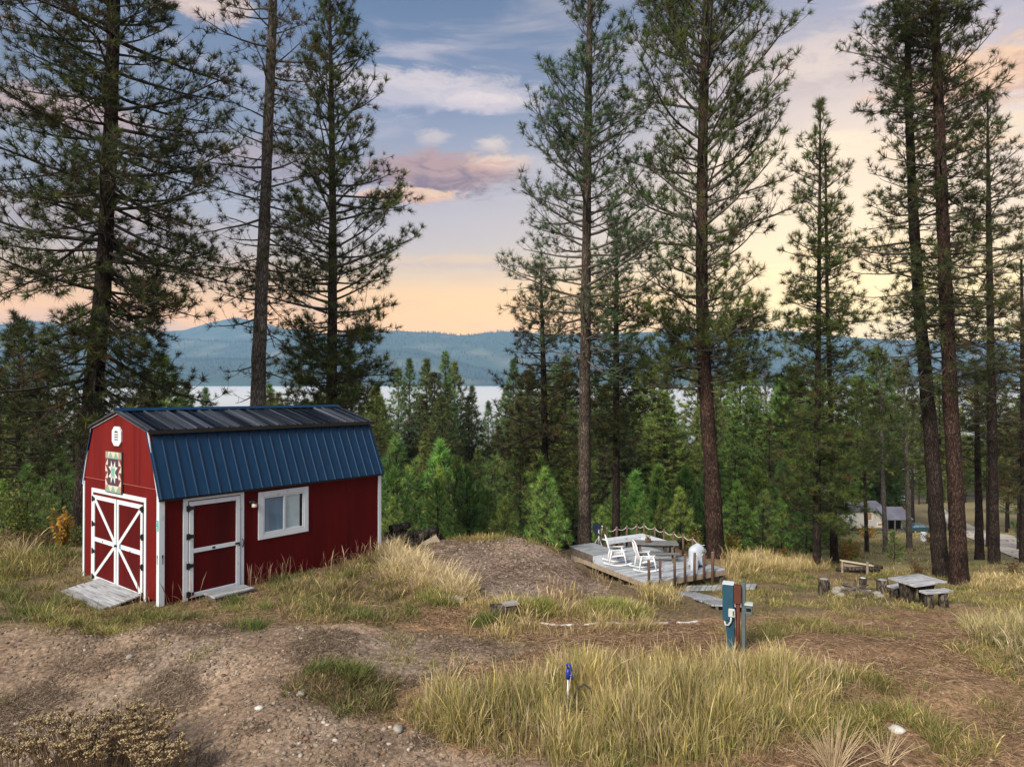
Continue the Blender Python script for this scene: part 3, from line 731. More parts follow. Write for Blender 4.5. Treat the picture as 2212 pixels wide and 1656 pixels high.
# double barn doors on the gable
m = MB()
for (a, b, c_, d) in ((3.02, 3.10, -.02, 1.85), (.53, .61, -.02, 1.85)): m.box(-.02, -.001, a, b, c_, d)
m.box(-.02, -.001, .53, 3.10, 1.852, 1.94); m.build('door_casing', M_white, shed, .003)
for s, u0, u1 in ((1, 1.832, 2.985), (-1, .645, 1.798)):
    lf = MB().box(-.012, -.002, u0, u1, .02, 1.80).build('barn_door', M_red, shed)
    m = MB()
    uo = u1 if s > 0 else u0; ui = u0 if s > 0 else u1
    fw = .085
    for a, b in ((u0, u0 + fw), (u1 - fw, u1)): m.box(-.032, -.014, a, b, .02, 1.80)
    for c_ in (.02, 1.715, .835): m.box(-.031, -.014, u0 + fw + .001, u1 - fw - .001, c_, c_ + fw)
    i0, i1 = u0 + fw, u1 - fw
    oo, nn = (i1, i0) if s > 0 else (i0, i1)
    for za, zb in ((1.71, .925), (.11, .83)):
        board(m, gp, oo - s * .0, za, nn, zb, .075, .014, .0145)
    m.build('door_brace', M_white, lf, .002)
    for z in (1.72, 1.19, .62, .08):
        m = MB(); hinge(m, uo, z, -s, lambda u, z_, o: Vector((-o + .01, u, z_))); m.build('hinge', M_black, lf)
    if s < 0:
        m = MB(); m.box(-.05, -.032, 1.77, 1.86, .86, .89); m.tube([(-.06, 1.82, .895), (-.06, 1.82, .85)], .012); m.build('door_latch', M_black, lf)
        MB().box(-.035, -.031, 1.60, 1.67, .84, .925).build('blue_sticker', pm('blue_label', (.05, .16, .36), (.2, .35, .55), 30, .4), lf)
        MB().box(-.0345, -.031, 1.16, 1.19, .83, .865).build('door_tag', M_black, lf)
    else: MB().box(-.0345, -.031, 2.47, 2.50, .85, .885).build('door_tag', M_black, lf)
# side door
m = MB()
m.box(.43, .525, -.02, -.001, -.03, 1.87); m.box(1.60, 1.68, -.02, -.001, -.03, 1.87); m.box(.43, 1.68, -.021, -.001, 1.872, 1.955 - .03)
m.build('door_casing', M_white, shed, .003)
dr = MB().box(.54, 1.585, -.012, -.002, .02, 1.855).build('side_door', M_red, shed)
m = MB()
for a, b in ((.54, .625), (1.50, 1.585)): m.box(a, b, -.032, -.014, .02, 1.855)
for c_ in (.02, 1.77, .865): m.box(.626, 1.499, -.031, -.014, c_, c_ + (.085 if c_ != .865 else .08))
m.build('door_frame', M_white, dr, .002)
for z in (1.73, 1.19, .63, .09):
    m = MB(); hinge(m, .533, z, 1, lambda u, z_, o: Vector((u, -o + .01, z_))); m.build('hinge', M_black, dr)
m = MB(); m.box(1.48, 1.58, -.05, -.033, .885, .92); m.tube([(1.56, -.06, .92), (1.56, -.06, .85)], .012); m.build('door_latch', M_black, dr)
m = MB(); m.tube([(1.64, -.02, .97), (1.64, -.055, .95), (1.645, -.06, .89), (1.64, -.055, .83), (1.64, -.02, .81)], .009); m.build('pull_handle', M_black, shed)
m = MB(); m.box(1.00, 1.06, -.034, -.0305, .885, .925); m.build('door_tag', M_void, dr)
# window
m = MB()
for bx in ((2.00, 2.118, -.022, -.001, .88, 1.87), (3.112, 3.22, -.022, -.001, .88, 1.87), (2.119, 3.111, -.021, -.001, .88, .985), (2.119, 3.111, -.021, -.001, 1.765, 1.87)): m.box(*bx)
wf = m.build('window', M_white, shed, .003)
m = MB()
for bx in ((2.12, 2.15, -.012, .04, .99, 1.76), (3.08, 3.11, -.012, .04, .99, 1.76), (2.151, 3.079, -.011, .04, .99, 1.02), (2.151, 3.079, -.011, .04, 1.73, 1.76), (2.60, 2.645, -.011, .035, 1.021, 1.729)): m.box(*bx)
m.build('sash', M_white, wf, .002)
MB().box(2.15, 2.60, .012, .018, 1.02, 1.73).build('pane', M_glass_d, wf)
m = MB(); m.box(2.645, 3.01, .012, .018, 1.02, 1.73); m.build('pane', M_glass_l, wf)
MB().box(3.01, 3.08, .013, .018, 1.02, 1.73).build('pane', M_void, wf)
# porch lamp
m = MB(); m.lathe([(.0, -.0), (.055, .0), (.06, .02), (.03, .05), (.0, .06)], 14); lampb = m.build('wall_lamp', M_black, shed); lampb.matrix_local = Matrix.Translation((1.84, -.001, 1.68)) @ Matrix.Rotation(rad(90), 4, 'X')
m = MB(); m.lathe([(.02, .02), (.05, 0.0), (.055, -.06), (.045, -.075), (0, -.075)], 12, (1.87, -.085, 1.66)); m.build('lamp_shade', M_lampglass, shed)
m = MB(); m.tube([(1.85, -.03, 1.69), (1.865, -.07, 1.70), (1.87, -.085, 1.675)], .022); m.lathe([(.0, .0), (.06, -.01), (.05, .02), (0, .035)][::-1], 12, (1.87, -.085, 1.675)); m.build('lamp_hood', M_black, shed)
# octagonal louvre vent
def octa(cu, cz, hw, hh, x0, x1, k=.42):
    pts = [(-hw, -hh * .55), (-hw * .5, -hh), (hw * .5, -hh), (hw, -hh * .55), (hw, hh * .55), (hw * .5, hh), (-hw * .5, hh), (-hw, hh * .55)]
    return MB().prism([(x0, cu + a, cz + b) for a, b in pts][::-1], (x1 - x0, 0, 0))
vt = octa(1.815, 3.075, .215, .195, -.012, -.04).build('gable_vent', M_white, shed)
m = MB()
for i, z in enumerate((3.15, 3.10, 3.05, 3.0)): 
    w = .085; m.box(-.046, -.041, 1.815 - w, 1.815 + w, z, z + .017)
m.box(-.046, -.041, 1.79, 1.87, 3.166, 3.182); m.build('louvre_gap', M_void, vt)
# number plate: 1 over 5 on the corner board
npl = MB().box(-.026, -.0205, .0, .085, 1.37, 1.57).build('number_plate', M_teal, shed, .001)
m = MB()
def seg(y0, y1, z0, z1): m.box(-.029, -.0262, y0, y1, z0, z1)
seg(.036, .048, 1.485, 1.555); seg(.048, .058, 1.533, 1.545)                      # 1
seg(.026, .060, 1.447, 1.458); seg(.050, .060, 1.42, 1.447); seg(.026, .060, 1.412, 1.421); seg(.026, .036, 1.388, 1.412); seg(.030, .060, 1.378, 1.388)   # 5
m.build('numeral', pm('white_numeral', (.75, .78, .78), (.82, .84, .84), 8, .4), npl)
# latch hooks low on the corner board
m = MB()
for bx in ((.035, .06, -.026, -.0205, .8705, .93), (.043, .052, -.026, -.0205, .76, .87)): m.box(*bx)
m.build('door_hook', M_black, shed)
m = MB()
for bx in ((-.026, -.0205, .03, .05, .8705, .93), (-.026, -.0205, .036, .044, .76, .87)): m.box(*bx)
m.build('door_hook', M_black, shed)

# quilt block hanging on the gable: a thing of its own
QM = SHM @ Matrix.Translation((-.014, 1.93, 2.345))
quilt = empty('quilt_board', mat=QM, label='square painted quilt block with pale star hung on the gable', cat='wall sign')
qs = .39; qz = .42
MB().box(-.035, 0, -qs, qs, -qz, qz).build('board', pm('quilt_edge', (.04, .035, .03), (.08, .07, .06), 8, .7), quilt)
qcols = {'cream': (.62, .56, .44), 'sage': (.22, .36, .27), 'teal': (.18, .42, .33), 'rust': (.34, .14, .07), 'wine': (.22, .03, .045), 'plum': (.07, .035, .06), 'pink': (.5, .25, .2), 'white': (.66, .70, .64)}
qm = {k: pm('quilt_' + k, tuple(x * .9 for x in v), v, 20, .6) for k, v in qcols.items()}
tri = {k: [] for k in qcols}
def T(c_, *pts): tri[c_].append(pts)
def Q(c_, a0, a1, b0, b1): T(c_, (a0, b0), (a1, b0), (a1, b1), (a0, b1))
# border of half-square triangles round a sawtooth star
n = 6; s_ = 1.94 / n
for i in range(n):
    for j in range(n):
        a0 = -.97 + i * s_; b0 = -.97 + j * s_; a1 = a0 + s_; b1 = b0 + s_
        if 1 <= i <= 4 and 1 <= j <= 4: continue
        k = (i + j) % 2; edge = i in (0, 5) and j in (0, 5)
        ca, cb = (('sage', 'cream') if j in (0, 5) else ('cream', 'wine'))
        if edge: ca, cb = 'sage', 'pink'
        if k: T(ca, (a0, b0), (a1, b0), (a0, b1)); T(cb, (a1, b0), (a1, b1), (a0, b1))
        else: T(ca, (a0, b0), (a1, b0), (a1, b1)); T(cb, (a0, b0), (a1, b1), (a0, b1))
h2 = 2 * s_; g = s_ * .80; r_ = s_ * 1.72
Q('plum', -h2, h2, -h2, h2)
for sa in (1, -1):
    T('cream', (-s_ * .9, sa * h2), (s_ * .9, sa * h2), (0, sa * s_ * 1.45)); T('cream', (sa * h2, -s_ * .9), (sa * h2, s_ * .9), (sa * s_ * 1.45, 0))
    for sb in (1, -1):
        T('rust' if sa > 0 else 'wine', (sa * h2, sb * h2), (sa * h2, sb * s_ * 1.25), (sa * s_ * 1.25, sb * h2)); T('white', (0, sa * g * .75), (sb * g * 1.1, sa * g * .75), (sb * g * .95, sa * r_))
        T('white', (sa * g * .75, 0), (sa * g * .75, sb * g * 1.1), (sa * r_, sb * g * .95))
g2 = g * .92
Q('white', -g, g, -g, g); Q('teal', -g2 * .8, g2 * .8, -g2 * .8, g2 * .8)
m = MB(); mats = []; order = ['sage', 'cream', 'rust', 'wine', 'pink', 'plum', 'white', 'teal']
for li, k in enumerate(order):
    for pts in tri[k]:
        ps = [(-.0362 - .0006 * li, a * qs, b * qz) for a, b in pts]
        v = [Vector(p) for p in ps]
        nr = (v[1] - v[0]).cross(v[2] - v[0])
        m.add(ps if nr.x < 0 else ps[::-1], [tuple(range(len(ps)))]); mats.append(li)
qo = m.build('quilt_pattern', None, quilt)
for k in order: qo.data.materials.append(qm[k])
qo.data.polygons.foreach_set('material_index', mats)

# plank ramp before the barn doors, step by the side door
def planks(name, parent, L, n, w, th, gap, mat, rs_, along='x', sag=0):
    for i in range(n):
        m = MB(); o = rs_.uniform(-.015, .015)
        y = i * (w + gap)
        m.box(0 + o, L + rs_.uniform(-.02, .02), y, y + w, -th + rs_.uniform(-.003, .003), rs_.uniform(-.003, .003))
        m.build(name, mat, parent, .004)
rr = random.Random(3)
ra = (SHM @ Vector((-.03, 2.62, .10))); rb = (SHM @ Vector((-.03, .62, .06)))
ramp = empty('wooden_ramp', label='weathered grey plank ramp before the white-braced double barn doors', cat='ramp',
             mat=Matrix.Translation(ra) @ Rz @ Matrix.Rotation(rad(-90), 4, 'Z') @ Matrix.Rotation(rad(8), 4, 'X') @ Matrix.Scale(-1, 4, (0, 1, 0)))
for i in range(5):
    m = MB(); y = i * .150; m.box(rr.uniform(-.02, .03), 1.95 + rr.uniform(-.05, .05), y, y + .132, -.035, rr.uniform(-.004, .004)); m.build('plank', M_grey_wood, ramp, .004)
m = MB()
for x in (.15, 1.0, 1.8): m.box(x, x + .08, .02, .72, -.14, -.036)
m.build('runner', M_dk_wood, ramp)
st = empty('wooden_step', label='low weathered wooden step under the single side door', cat='step', mat=SHM @ Matrix.Translation((.80, -.52, .0)))
for i in range(3): MB().box(rr.uniform(-.01, .02), .82 + rr.uniform(-.02, .02), .02 + i * .15, .16 + i * .15, .03, .065).build('tread_plank', M_grey_wood, st, .004)
m = MB(); m.box(.03, .10, .03, .45, -.12, .029); m.box(.70, .78, .03, .45, -.12, .029); m.box(.10, .70, .03, .06, -.09, .028); m.build('step_frame', M_dk_wood, st)
# ------------------------------------------------------------------ the deck below the mound
ry = random.Random(21)
M_deck = pm('deck_boards_grey', (.30, .33, .37), (.53, .57, .61), 4, .75, .3, (.4, 6, 1), c3=(.20, .155, .16), c3amt=(.5, .64), c3scale=3, bscale=30, ovar=.28)
M_deckw = pm('white_weathered_paint', (.52, .56, .62), (.66, .68, .73), 5, .7, .2, (1, 1, 1), c3=(.33, .32, .36), c3amt=(.55, .7), c3scale=5)
M_rope = pm('pale_rope', (.42, .40, .35), (.58, .55, .48), 40, .9)
M_resin = pm('white_resin', (.74, .74, .77), (.80, .80, .82), 3, .38, 0, spec=.5)
M_cover = pm('silver_grey_cover', (.36, .40, .47), (.50, .54, .60), 3, .5, .35, bscale=6)
M_dish = pm('dark_dish', (.012, .02, .034), (.025, .036, .055), 4, .6, spec=.2)
M_galv = pm('galvanised_steel', (.35, .36, .37), (.48, .49, .50), 20, .45, metal=.6)
F0 = P(1398, 1258, 24.4); FLOOR = F0.z
e1 = Vector((.875, .484, 0)).normalized(); e2 = Vector((-e1.y, e1.x, 0))
DKM = Matrix(((e1.x, e2.x, 0, F0.x), (e1.y, e2.y, 0, F0.y), (0, 0, 1, F0.z), (0, 0, 0, 1)))
def dkw(a, b, z=0): return DKM @ Vector((a, b, z))
DA, DB = 3.75, 4.75
deck = empty('wooden_deck', mat=DKM, label='raised grey wooden deck with rope railing on the slope below the mound', cat='deck')
for i in range(34):
    b0 = i * .14
    MB().box(ry.uniform(-.03, 0), DA + ry.uniform(0, .04), b0, b0 + .122, -.032, ry.uniform(-.003, .003)).build('floor_board', M_deck, deck)
m = MB(); m.box(-.035, -.002, .0, DB, -.22, -.034); m.build('rim_beam', M_tan_wood, deck, .004)
m = MB(); m.box(.0, DA, -.035, -.002, -.22, -.034); m.build('rim_beam', M_tan_wood, deck, .004)
for a in (1.2, 2.5, DA - .05): MB().box(a, a + .04, .0, DB, -.21, -.036).build('joist', M_dk_wood, deck)
MB().box(0, DA, DB - .04, DB, -.21, -.036).build('joist', M_dk_wood, deck)
def toground(a, b): return gs(*dkw(a, b).xy) - FLOOR
for a, b in ((.06, .06), (.06, 1.6), (.06, 3.1), (.06, 4.6), (1.8, .08), (DA - .1, .08), (DA - .1, 2.4), (DA - .1, 4.6), (1.8, 4.6)):
    MB().box(a - .05, a + .05, b - .05, b + .05, toground(a, b) - .1, -.222).build('support_post', M_dk_wood, deck)
MB().box(-.14, .10, -.16, .08, toground(-.05, -.05) - .1, toground(-.05, -.05) + .16).build('concrete_footing', pm('concrete', (.38, .39, .38), (.52, .53, .52), 9, .9, .2), deck, .01)
# railing posts and rope
M_cuttop = pm('weathered_post_top', (.22, .20, .18), (.36, .34, .31), 12, .9)
def rail_post(a, b, h, z0=-.2, r=.048):
    m = MB(); n = 7
    m.tube([(a, b, z0), (a + ry.uniform(-.01, .01), b, h * .5), (a + ry.uniform(-.015, .015), b + ry.uniform(-.01, .01), h)], [r, r * .97, r * .95], 10)
    rp = m.build('rail_post', M_post, deck); MB().lathe([(r * .9, h + .001), (r * .5, h + .006), (0, h + .005)], 10, (a, b, 0)).build('cut_top', M_cuttop, rp); return Vector((a, b, h - .05))
front = [rail_post(a, -.085, .82) for a in (.0, .52, 1.2, 1.68, 2.15, 2.62)] + [rail_post(3.05, -.085, .74, -.6, .06)]
back = [rail_post(a, DB + .06, .86) for a in (1.55, 1.85, 2.35, 2.9, 3.45)]
right = [back[-1]] + [rail_post(DA + .06, b, .86) for b in (4.75, 4.05, 3.45, 2.85, 2.3, 1.75)]
def rope(a, b, sag=.12):
    m = MB(); pts = [a.lerp(b, i / 8) - Vector((0, 0, sag * 4 * (i / 8) * (1 - i / 8))) for i in range(9)]
    m.tube(pts, .016, 6); m.build('rope', M_rope, deck)
for s in (back[1:], right):
    for p, q in zip(s[:-1], s[1:]):
        if (p - q).length > .35: rope(p, q)
rope(right[-1], Vector((DA - .1, .95, .72)), .1)
rope(front[4], front[5], .14)
# raised end platform and the L-shaped bench, fixed to the deck
m = MB(); m.box(-.06, 1.15, 3.15, 4.85, .27, .31); m.build('platform_top', M_deck, deck, .004)
m = MB(); m.box(-.05, 1.1, 3.16, 3.19, .002, .268); m.build('platform_riser', M_deckw, deck)
m = MB(); m.box(-.055, -.03, 3.2, 4.82, -.0, .268); m.build('platform_riser', M_dk_wood, deck)
for i in range(3): MB().box(1.5, DA - .08, 4.28 + i * .145, 4.28 + i * .145 + .137, .43, .465).build('bench_slat', M_deckw, deck, .003)
for i in range(3): MB().box(DA - .50 + i * .145, DA - .363 + i * .145, 2.75, 4.26, .43, .465).build('bench_slat', M_deckw, deck, .003)
MB().box(1.5, DA - .52, 4.255, 4.275, .31, .429).build('bench_apron', M_deckw, deck); MB().box(DA - .525, DA - .505, 2.75, 4.25, .31, .429).build('bench_apron', M_deckw, deck)
MB().box(DA - .50, DA - .07, 2.735, 2.752, .31, .429).build('bench_apron', M_deckw, deck)
for a, b in ((1.55, 4.3), (2.5, 4.5), (DA - .6, 4.3), (DA - .45, 2.8), (DA - .12, 2.8)): MB().box(a, a + .09, b, b + .09, 0.002, .429).build('bench_leg', M_deckw, deck)

# rocking chairs
def make_chair():
    ch = empty('rocking_chair', label='white slatted resin rocking chair', cat='rocking chair', group='white rocking chairs on the deck')
    # faces +x; rockers along x
    for s in (-1, 1):
        y = s * .32
        m = MB(); pts = []
        for i in range(11):
            u = -1 + 2 * i / 10; pts.append((u * .55 + .02, y, .045 + .11 * u * u - .0))
        m.tube(pts, [.026] * 11, 8); rk_ = m.build('rocker', M_resin, ch)
        m = MB(); m.tube([(-.30, y, .08), (-.27, y, .35), (-.22, y, .60)], [.028, .03, .028], 8)
        m.build('rear_leg', M_resin, ch)
        m = MB(); m.tube([(.34, y, .09), (.29, y, .36), (.22, y, .60)], [.028, .03, .028], 8); m.build('front_leg', M_resin, ch)
        m = MB(); m.bar((-.30, y, .615), (.30, y, .635), .075, .03); m.build('armrest', M_resin, ch, .01)
    for i in range(6):
        x = -.20 + i * .088
        MB().box(x, x + .075, -.265, .265, .385 + .012 * i, .405 + .012 * i).build('seat_slat', M_resin, ch, .006)
    m = MB(); m.bar((-.22, -.27, .375), (.30, -.27, .44), .04, .05); m.build('seat_rail', M_resin, ch); m = MB(); m.bar((-.22, .27, .375), (.30, .27, .44), .04, .05); m.build('seat_rail', M_resin, ch)
    b0, b1 = Vector((-.20, 0, .38)), Vector((-.43, 0, 1.10))
    for s in (-1, 1):
        m = MB(); m.tube([b0 + Vector((0, s * .25, 0)), b0.lerp(b1, .5) + Vector((-.02, s * .26, 0)), b1 + Vector((0, s * .22, 0))], .024, 8); m.build('back_frame', M_resin, ch)
    m = MB(); m.tube([b1 + Vector((0, -.22, -.01)), b1 + Vector((-.015, -.12, .035)), b1 + Vector((-.02, 0, .05)), b1 + Vector((-.015, .12, .035)), b1 + Vector((0, .22, -.01))], .026, 8); m.build('top_rail', M_resin, ch)
    for i in range(8):
        p = b0.lerp(b1, .10 + i * .108); m = MB(); d = (b1 - b0).normalized()
        m.bar(p + Vector((-.0, -.24, 0)), p + Vector((0, .24, 0)), .018, .052, d); m.build('back_slat', M_resin, ch, .005)
    return ch
chair = make_chair()
def chair_at(o, px, py, face, dz=0):
    Y = (CAMZ - FLOOR) * FPX / (py - CY); p = P(px, py, Y); o.location = (p.x, p.y, FLOOR + .0 - .018); o.rotation_euler = (0, 0, math.atan2(face[1], face[0]))
chair['label'] = 'white slatted rocking chair beside the raised platform, the one farther from the front posts'
ch2 = dup(chair, (0, 0, 0)); ch2['label'] = 'white slatted rocking chair standing just behind the front railing posts'
chair_at(chair, 1332, 1218, (1, -.05)); chair_at(ch2, 1393, 1231, (1, .10))

# dark picnic table on the deck
def picnic(name, label, loc, rz, L, h, w, bh, bdist, bw, mat, mat2):
    t = empty(name, loc, rz, label, 'picnic table')
    for i in range(4):
        y = -w / 2 + i * w / 4; MB().box(-L / 2 + ry.uniform(-.01, .01), L / 2 + ry.uniform(-.01, .01), y, y + w / 4 - .012, h - .04, h).build('table_plank', mat, t, .004)
    for s in (-1, 1):
        MB().box(-L / 2, L / 2, s * bdist - bw / 2, s * bdist + bw / 2, bh - .04, bh).build('bench_plank', mat, t, .004)
        x = s * (L / 2 - .25)
        m = MB(); m.bar((x, -w * .22, h - .05), (x, -bdist * .95, 0), .05, .09, (1, 0, 0)); m.bar((x, w * .22, h - .05), (x, bdist * .95, 0), .05, .09, (1, 0, 0))
        m.bar((x + .05, -bdist - bw / 2, bh - .09), (x + .05, bdist + bw / 2, bh - .09), .045, .09); m.bar((x + .05, -w / 2, h - .085), (x + .05, w / 2, h - .085), .045, .08)
        m.build('leg_frame', mat2, t)
    return t
tb = picnic('picnic_table', 'dark weathered picnic table with attached benches on the deck', (5.75, 27.75, FLOOR), math.atan2(-.10, .98), 1.75, .66, .72, .38, .62, .24, pm('table_grey_dark', (.10, .10, .10), (.22, .215, .21), 6, .8, .3, (.5, 6, 1)), M_dk_wood)
pot = empty('plant_pot', (5.45, 27.75, FLOOR + .66), 0, 'small brown pot of dried plants on the deck picnic table', 'plant pot')
MB().lathe([(.07, 0), (.10, .02), (.12, .12), (.125, .14), (.10, .14), (.09, .11), (0, .11)], 12).build('pot', pm('brown_pot', (.12, .07, .04), (.2, .12, .07), 9, .7), pot)
m = MB()
for i in range(26):
    a = ry.uniform(0, 6.28); r_ = ry.uniform(.05, .16); m.tube([(0, 0, .11), (r_ * .5 * math.cos(a), r_ * .5 * math.sin(a), .2), (r_ * math.cos(a), r_ * math.sin(a), ry.uniform(.2, .32))], [.006, .014, .004], 4)
m.build('dried_leaves', pm('dried_leaf', (.2, .13, .06), (.34, .24, .12), 15, .9), pot)
# covered grill
gp_ = dkw(3.05, .75); grill = empty('covered_grill', mat=Matrix.Translation(gp_) @ Matrix.Rotation(.3, 4, 'Z') @ Matrix.Scale(.8, 4), label='barbecue grill under a draped silver grey cover at the deck corner', cat='grill')
V = []; nseg = 40; prof_ = [(0, 1.10), (.10, 1.09), (.27, 1.00), (.37, .90), (.40, .78), (.40, .55), (.40, .35), (.43, .14)]
for r_, z in prof_:
    for k in range(nseg):
        a = 2 * math.pi * k / nseg; fold = 1 + (.10 * max(0, (.85 - z)) / .7) * math.sin(a * 9 + math.sin(a * 4) * 1.2) + .03 * math.sin(a * 5 + z * 6)
        V.append((1.0 * r_ * fold * math.cos(a), .72 * r_ * fold * math.sin(a), z + (.05 * math.sin(a * 7) if z < .2 else 0) + .03 * math.cos(a) * (z > .8)))
fs = [(i * nseg + k, (i + 1) * nseg + k, (i + 1) * nseg + (k + 1) % nseg, i * nseg + (k + 1) % nseg) for i in range(len(prof_) - 1) for k in range(nseg)]
MB().add(V, fs, True).build('cover', M_cover, grill)
for sx_, sy_ in ((-1, -1), (1, -1), (1, 1), (-1, 1)):
    MB().tube([(sx_ * .26, sy_ * .18, .0), (sx_ * .25, sy_ * .17, .5)], .02, 8).build('leg', M_black, grill)
m = MB(); m.tube([(.38, 0, .62), (.50, 0, .60), (.52, 0, .70), (.47, 0, .82), (.36, 0, .84)], .018, 8); m.build('side_handle', M_cover, grill)
# cooler box on the deck behind the posts
cb = dkw(2.62, .42); cool = empty('storage_box', cb, .5, 'small pale blue storage box against the covered grill', 'box')
MB().box(-.10, .10, -.10, .10, 0, .46).build('box_body', M_deckw, cool, .01); MB().box(-.11, .11, -.11, .11, .462, .50).build('lid', M_deckw, cool, .008)
# satellite dish
ds = P(1291, 1165, 29.3); ds.z = gs(ds.x, ds.y); dish = empty('satellite_dish', ds, 0, 'dark satellite dish on a braced mast beside the deck corner', 'satellite dish')
hd = P(1288, 1141, 29.3).z - ds.z
MB().tube([(.05, 0, -.1), (.05, 0, hd - .05)], .03, 10).build('mast', M_galv, dish)
m = MB(); m.tube([(.05, .0, hd - .35), (-.35, .05, 0)], .016, 6); m.build('brace', M_galv, dish); m = MB(); m.tube([(.05, 0, hd - .35), (.25, -.35, 0)], .016, 6); m.build('brace', M_galv, dish)
V = []; fs = []; n = 24; Rd = Matrix.Translation((0, 0, hd)) @ Matrix.Rotation(rad(35), 4, 'Z') @ Matrix.Rotation(rad(66), 4, 'X')
pr = [(r, r * r * .32 - .05) for r in (0.001, .08, .16, .22, .25)] + [(.25, .25 * .25 * .32 - .065), (.15, -.06), (.001, -.068)]
for r_, z in pr:
    for k in range(n):
        a = 2 * math.pi * k / n; V.append(Rd @ Vector((r_ * math.cos(a), r_ * 1.12 * math.sin(a), z)))
fs = [(i * n + k, i * n + (k + 1) % n, (i + 1) * n + (k + 1) % n, (i + 1) * n + k) for i in range(len(pr) - 1) for k in range(n)]
MB().add(V, fs, True).build('reflector', M_dish, dish)
m = MB(); m.tube([Rd @ Vector((0, -.28, .0)), Rd @ Vector((0, -.2, .2)), Rd @ Vector((0, -.04, .3))], .014, 6); m.lathe([(0, 0), (.035, 0), (.045, .09), (0, .09)], 10, Rd @ Vector((0, -.04, .3))); m.build('feed_arm', M_galv, dish)
# low wooden platform left of the deck
pl_ = P(1214, 1222, 27.2); pl_.z = gs(pl_.x, pl_.y); lp = empty('wooden_platform', pl_ + Vector((0, 0, .0)), .5, 'low plank platform on the ground at the deck side', 'platform')
for i in range(5): MB().box(-.45, .45, -.4 + i * .16, -.4 + i * .16 + .15, .14, .17).build('plank', M_tan_wood, lp, .004)
m = MB(); m.box(-.44, -.38, -.4, .39, -.1, .139); m.box(.38, .44, -.4, .39, -.1, .139); m.box(-.379, .379, -.40, -.36, .0, .138); m.build('platform_frame', M_dk_wood, lp)

# boardwalks
BWS = []
def boardwalk(p, q, w, label, n):
    p = Vector(p); q = Vector(q); d = q - p; L = d.length; d.normalize(); side = d.cross(Vector((0, 0, 1))).normalized(); up = side.cross(d)
    p.z -= .0; BWS.append((p.copy(), d.copy(), L, w))
    o = empty('boardwalk', mat=Matrix(((d.x, side.x, up.x, p.x), (d.y, side.y, up.y, p.y), (d.z, side.z, up.z, p.z), (0, 0, 0, 1))), label=label, cat='boardwalk')
    st_ = L / n
    for i in range(n): MB().box(i * st_, (i + .9) * st_, -w / 2 + ry.uniform(-.02, .02), w / 2 + ry.uniform(-.02, .02), .10 + ry.uniform(-.004, .004), .135).build('plank', M_grey_wood, o, .003)
    m = MB(); m.box(0, L, -w / 2 + .06, -w / 2 + .11, -.12, .095); m.build('stringer', M_dk_wood, o); m = MB(); m.box(0, L, w / 2 - .11, w / 2 - .06, -.12, .095); m.build('stringer', M_dk_wood, o)
b0 = hit(1482, 1287); b1 = hit(1580, 1322); boardwalk(b0, b1, .72, 'grey plank boardwalk running toward the electric pedestal', 19)
b0 = hit(1482, 1279); b1 = hit(1635, 1273); b0.z = gs(b0.x, b0.y) + .02; b1.z = gs(b1.x, b1.y) + .0; boardwalk(b0, b1, .62, 'second weathered boardwalk running behind the electric pedestal', 13)

# ------------------------------------------------------------------ electric pedestal in the tall grass
pd = P(1590, 1409, 10.6); pd.z = gs(pd.x, pd.y)
ped = empty('electric_pedestal', pd, rad(-22), 'blue grey electric pedestal with rust brown pipe in tall dry grass', 'electric pedestal')
M_pblue = pm('pedestal_blue', (.010, .05, .085), (.018, .075, .115), 4, .5, .05, c3=(.025, .07, .085), c3amt=(.5, .7)); M_rust = pm('rust_brown', (.06, .013, .008), (.13, .035, .014), 7, .7, .2, (1, 1, .3), c3=(.04, .012, .01), c3amt=(.5, .65))
M_pgrey = pm('pedestal_grey', (.06, .085, .09), (.11, .14, .145), 4, .6); M_obox = pm('outlet_grey', (.42, .47, .45), (.52, .56, .53), 4, .5)
MB().box(-.19, -.03, -.12, .06, .46, 1.0).build('meter_cabinet', M_pblue, ped, .006)
MB().box(-.195, -.025, -.125, .065, 1.002, 1.015).build('cabinet_lid', pm('bleached_lid', (.5, .56, .6), (.62, .66, .70), 6, .6), ped, .004)
MB().box(-.14, -.02, -.09, .05, -.2, .457).build('cable_duct', M_pblue, ped, .006)
MB().box(-.028, .078, -.10, .03, .72, .99).build('rust_sleeve', M_rust, ped, .006)
MB().tube([(.03, -.045, -.2), (.03, -.045, .72)], .032, 12).build('rust_pipe', M_rust, ped)
MB().box(.08, .135, .0, .14, -.2, 1.02).build('wood_post', M_pgrey, ped, .006)
m = MB(); m.box(-.10, -.005, -.175, -.125, .53, .655); ob = m.build('outlet_box', M_obox, ped, .01); MB().box(-.035, -.02, -.178, -.1755, .555, .63).build('outlet_slot', M_black, ob)
m = MB(); m.tube([(-.06, -.15, .53), (-.065, -.15, .46), (-.10, -.14, .40), (-.145, -.11, .385), (-.16, -.07, .42), (-.16, -.05, .47)], .013, 8); m.build('conduit_loop', M_obox, ped)
m = MB(); m.box(.137, .235, -.05, .07, .56, .70); jb = m.build('junction_box', M_pgrey, ped, .008); MB().box(.125, .245, -.07, .08, .702, .722).build('box_lid', M_obox, jb, .004); MB().box(.15, .22, -.0535, -.0502, .61, .66).build('box_label', M_void, jb)
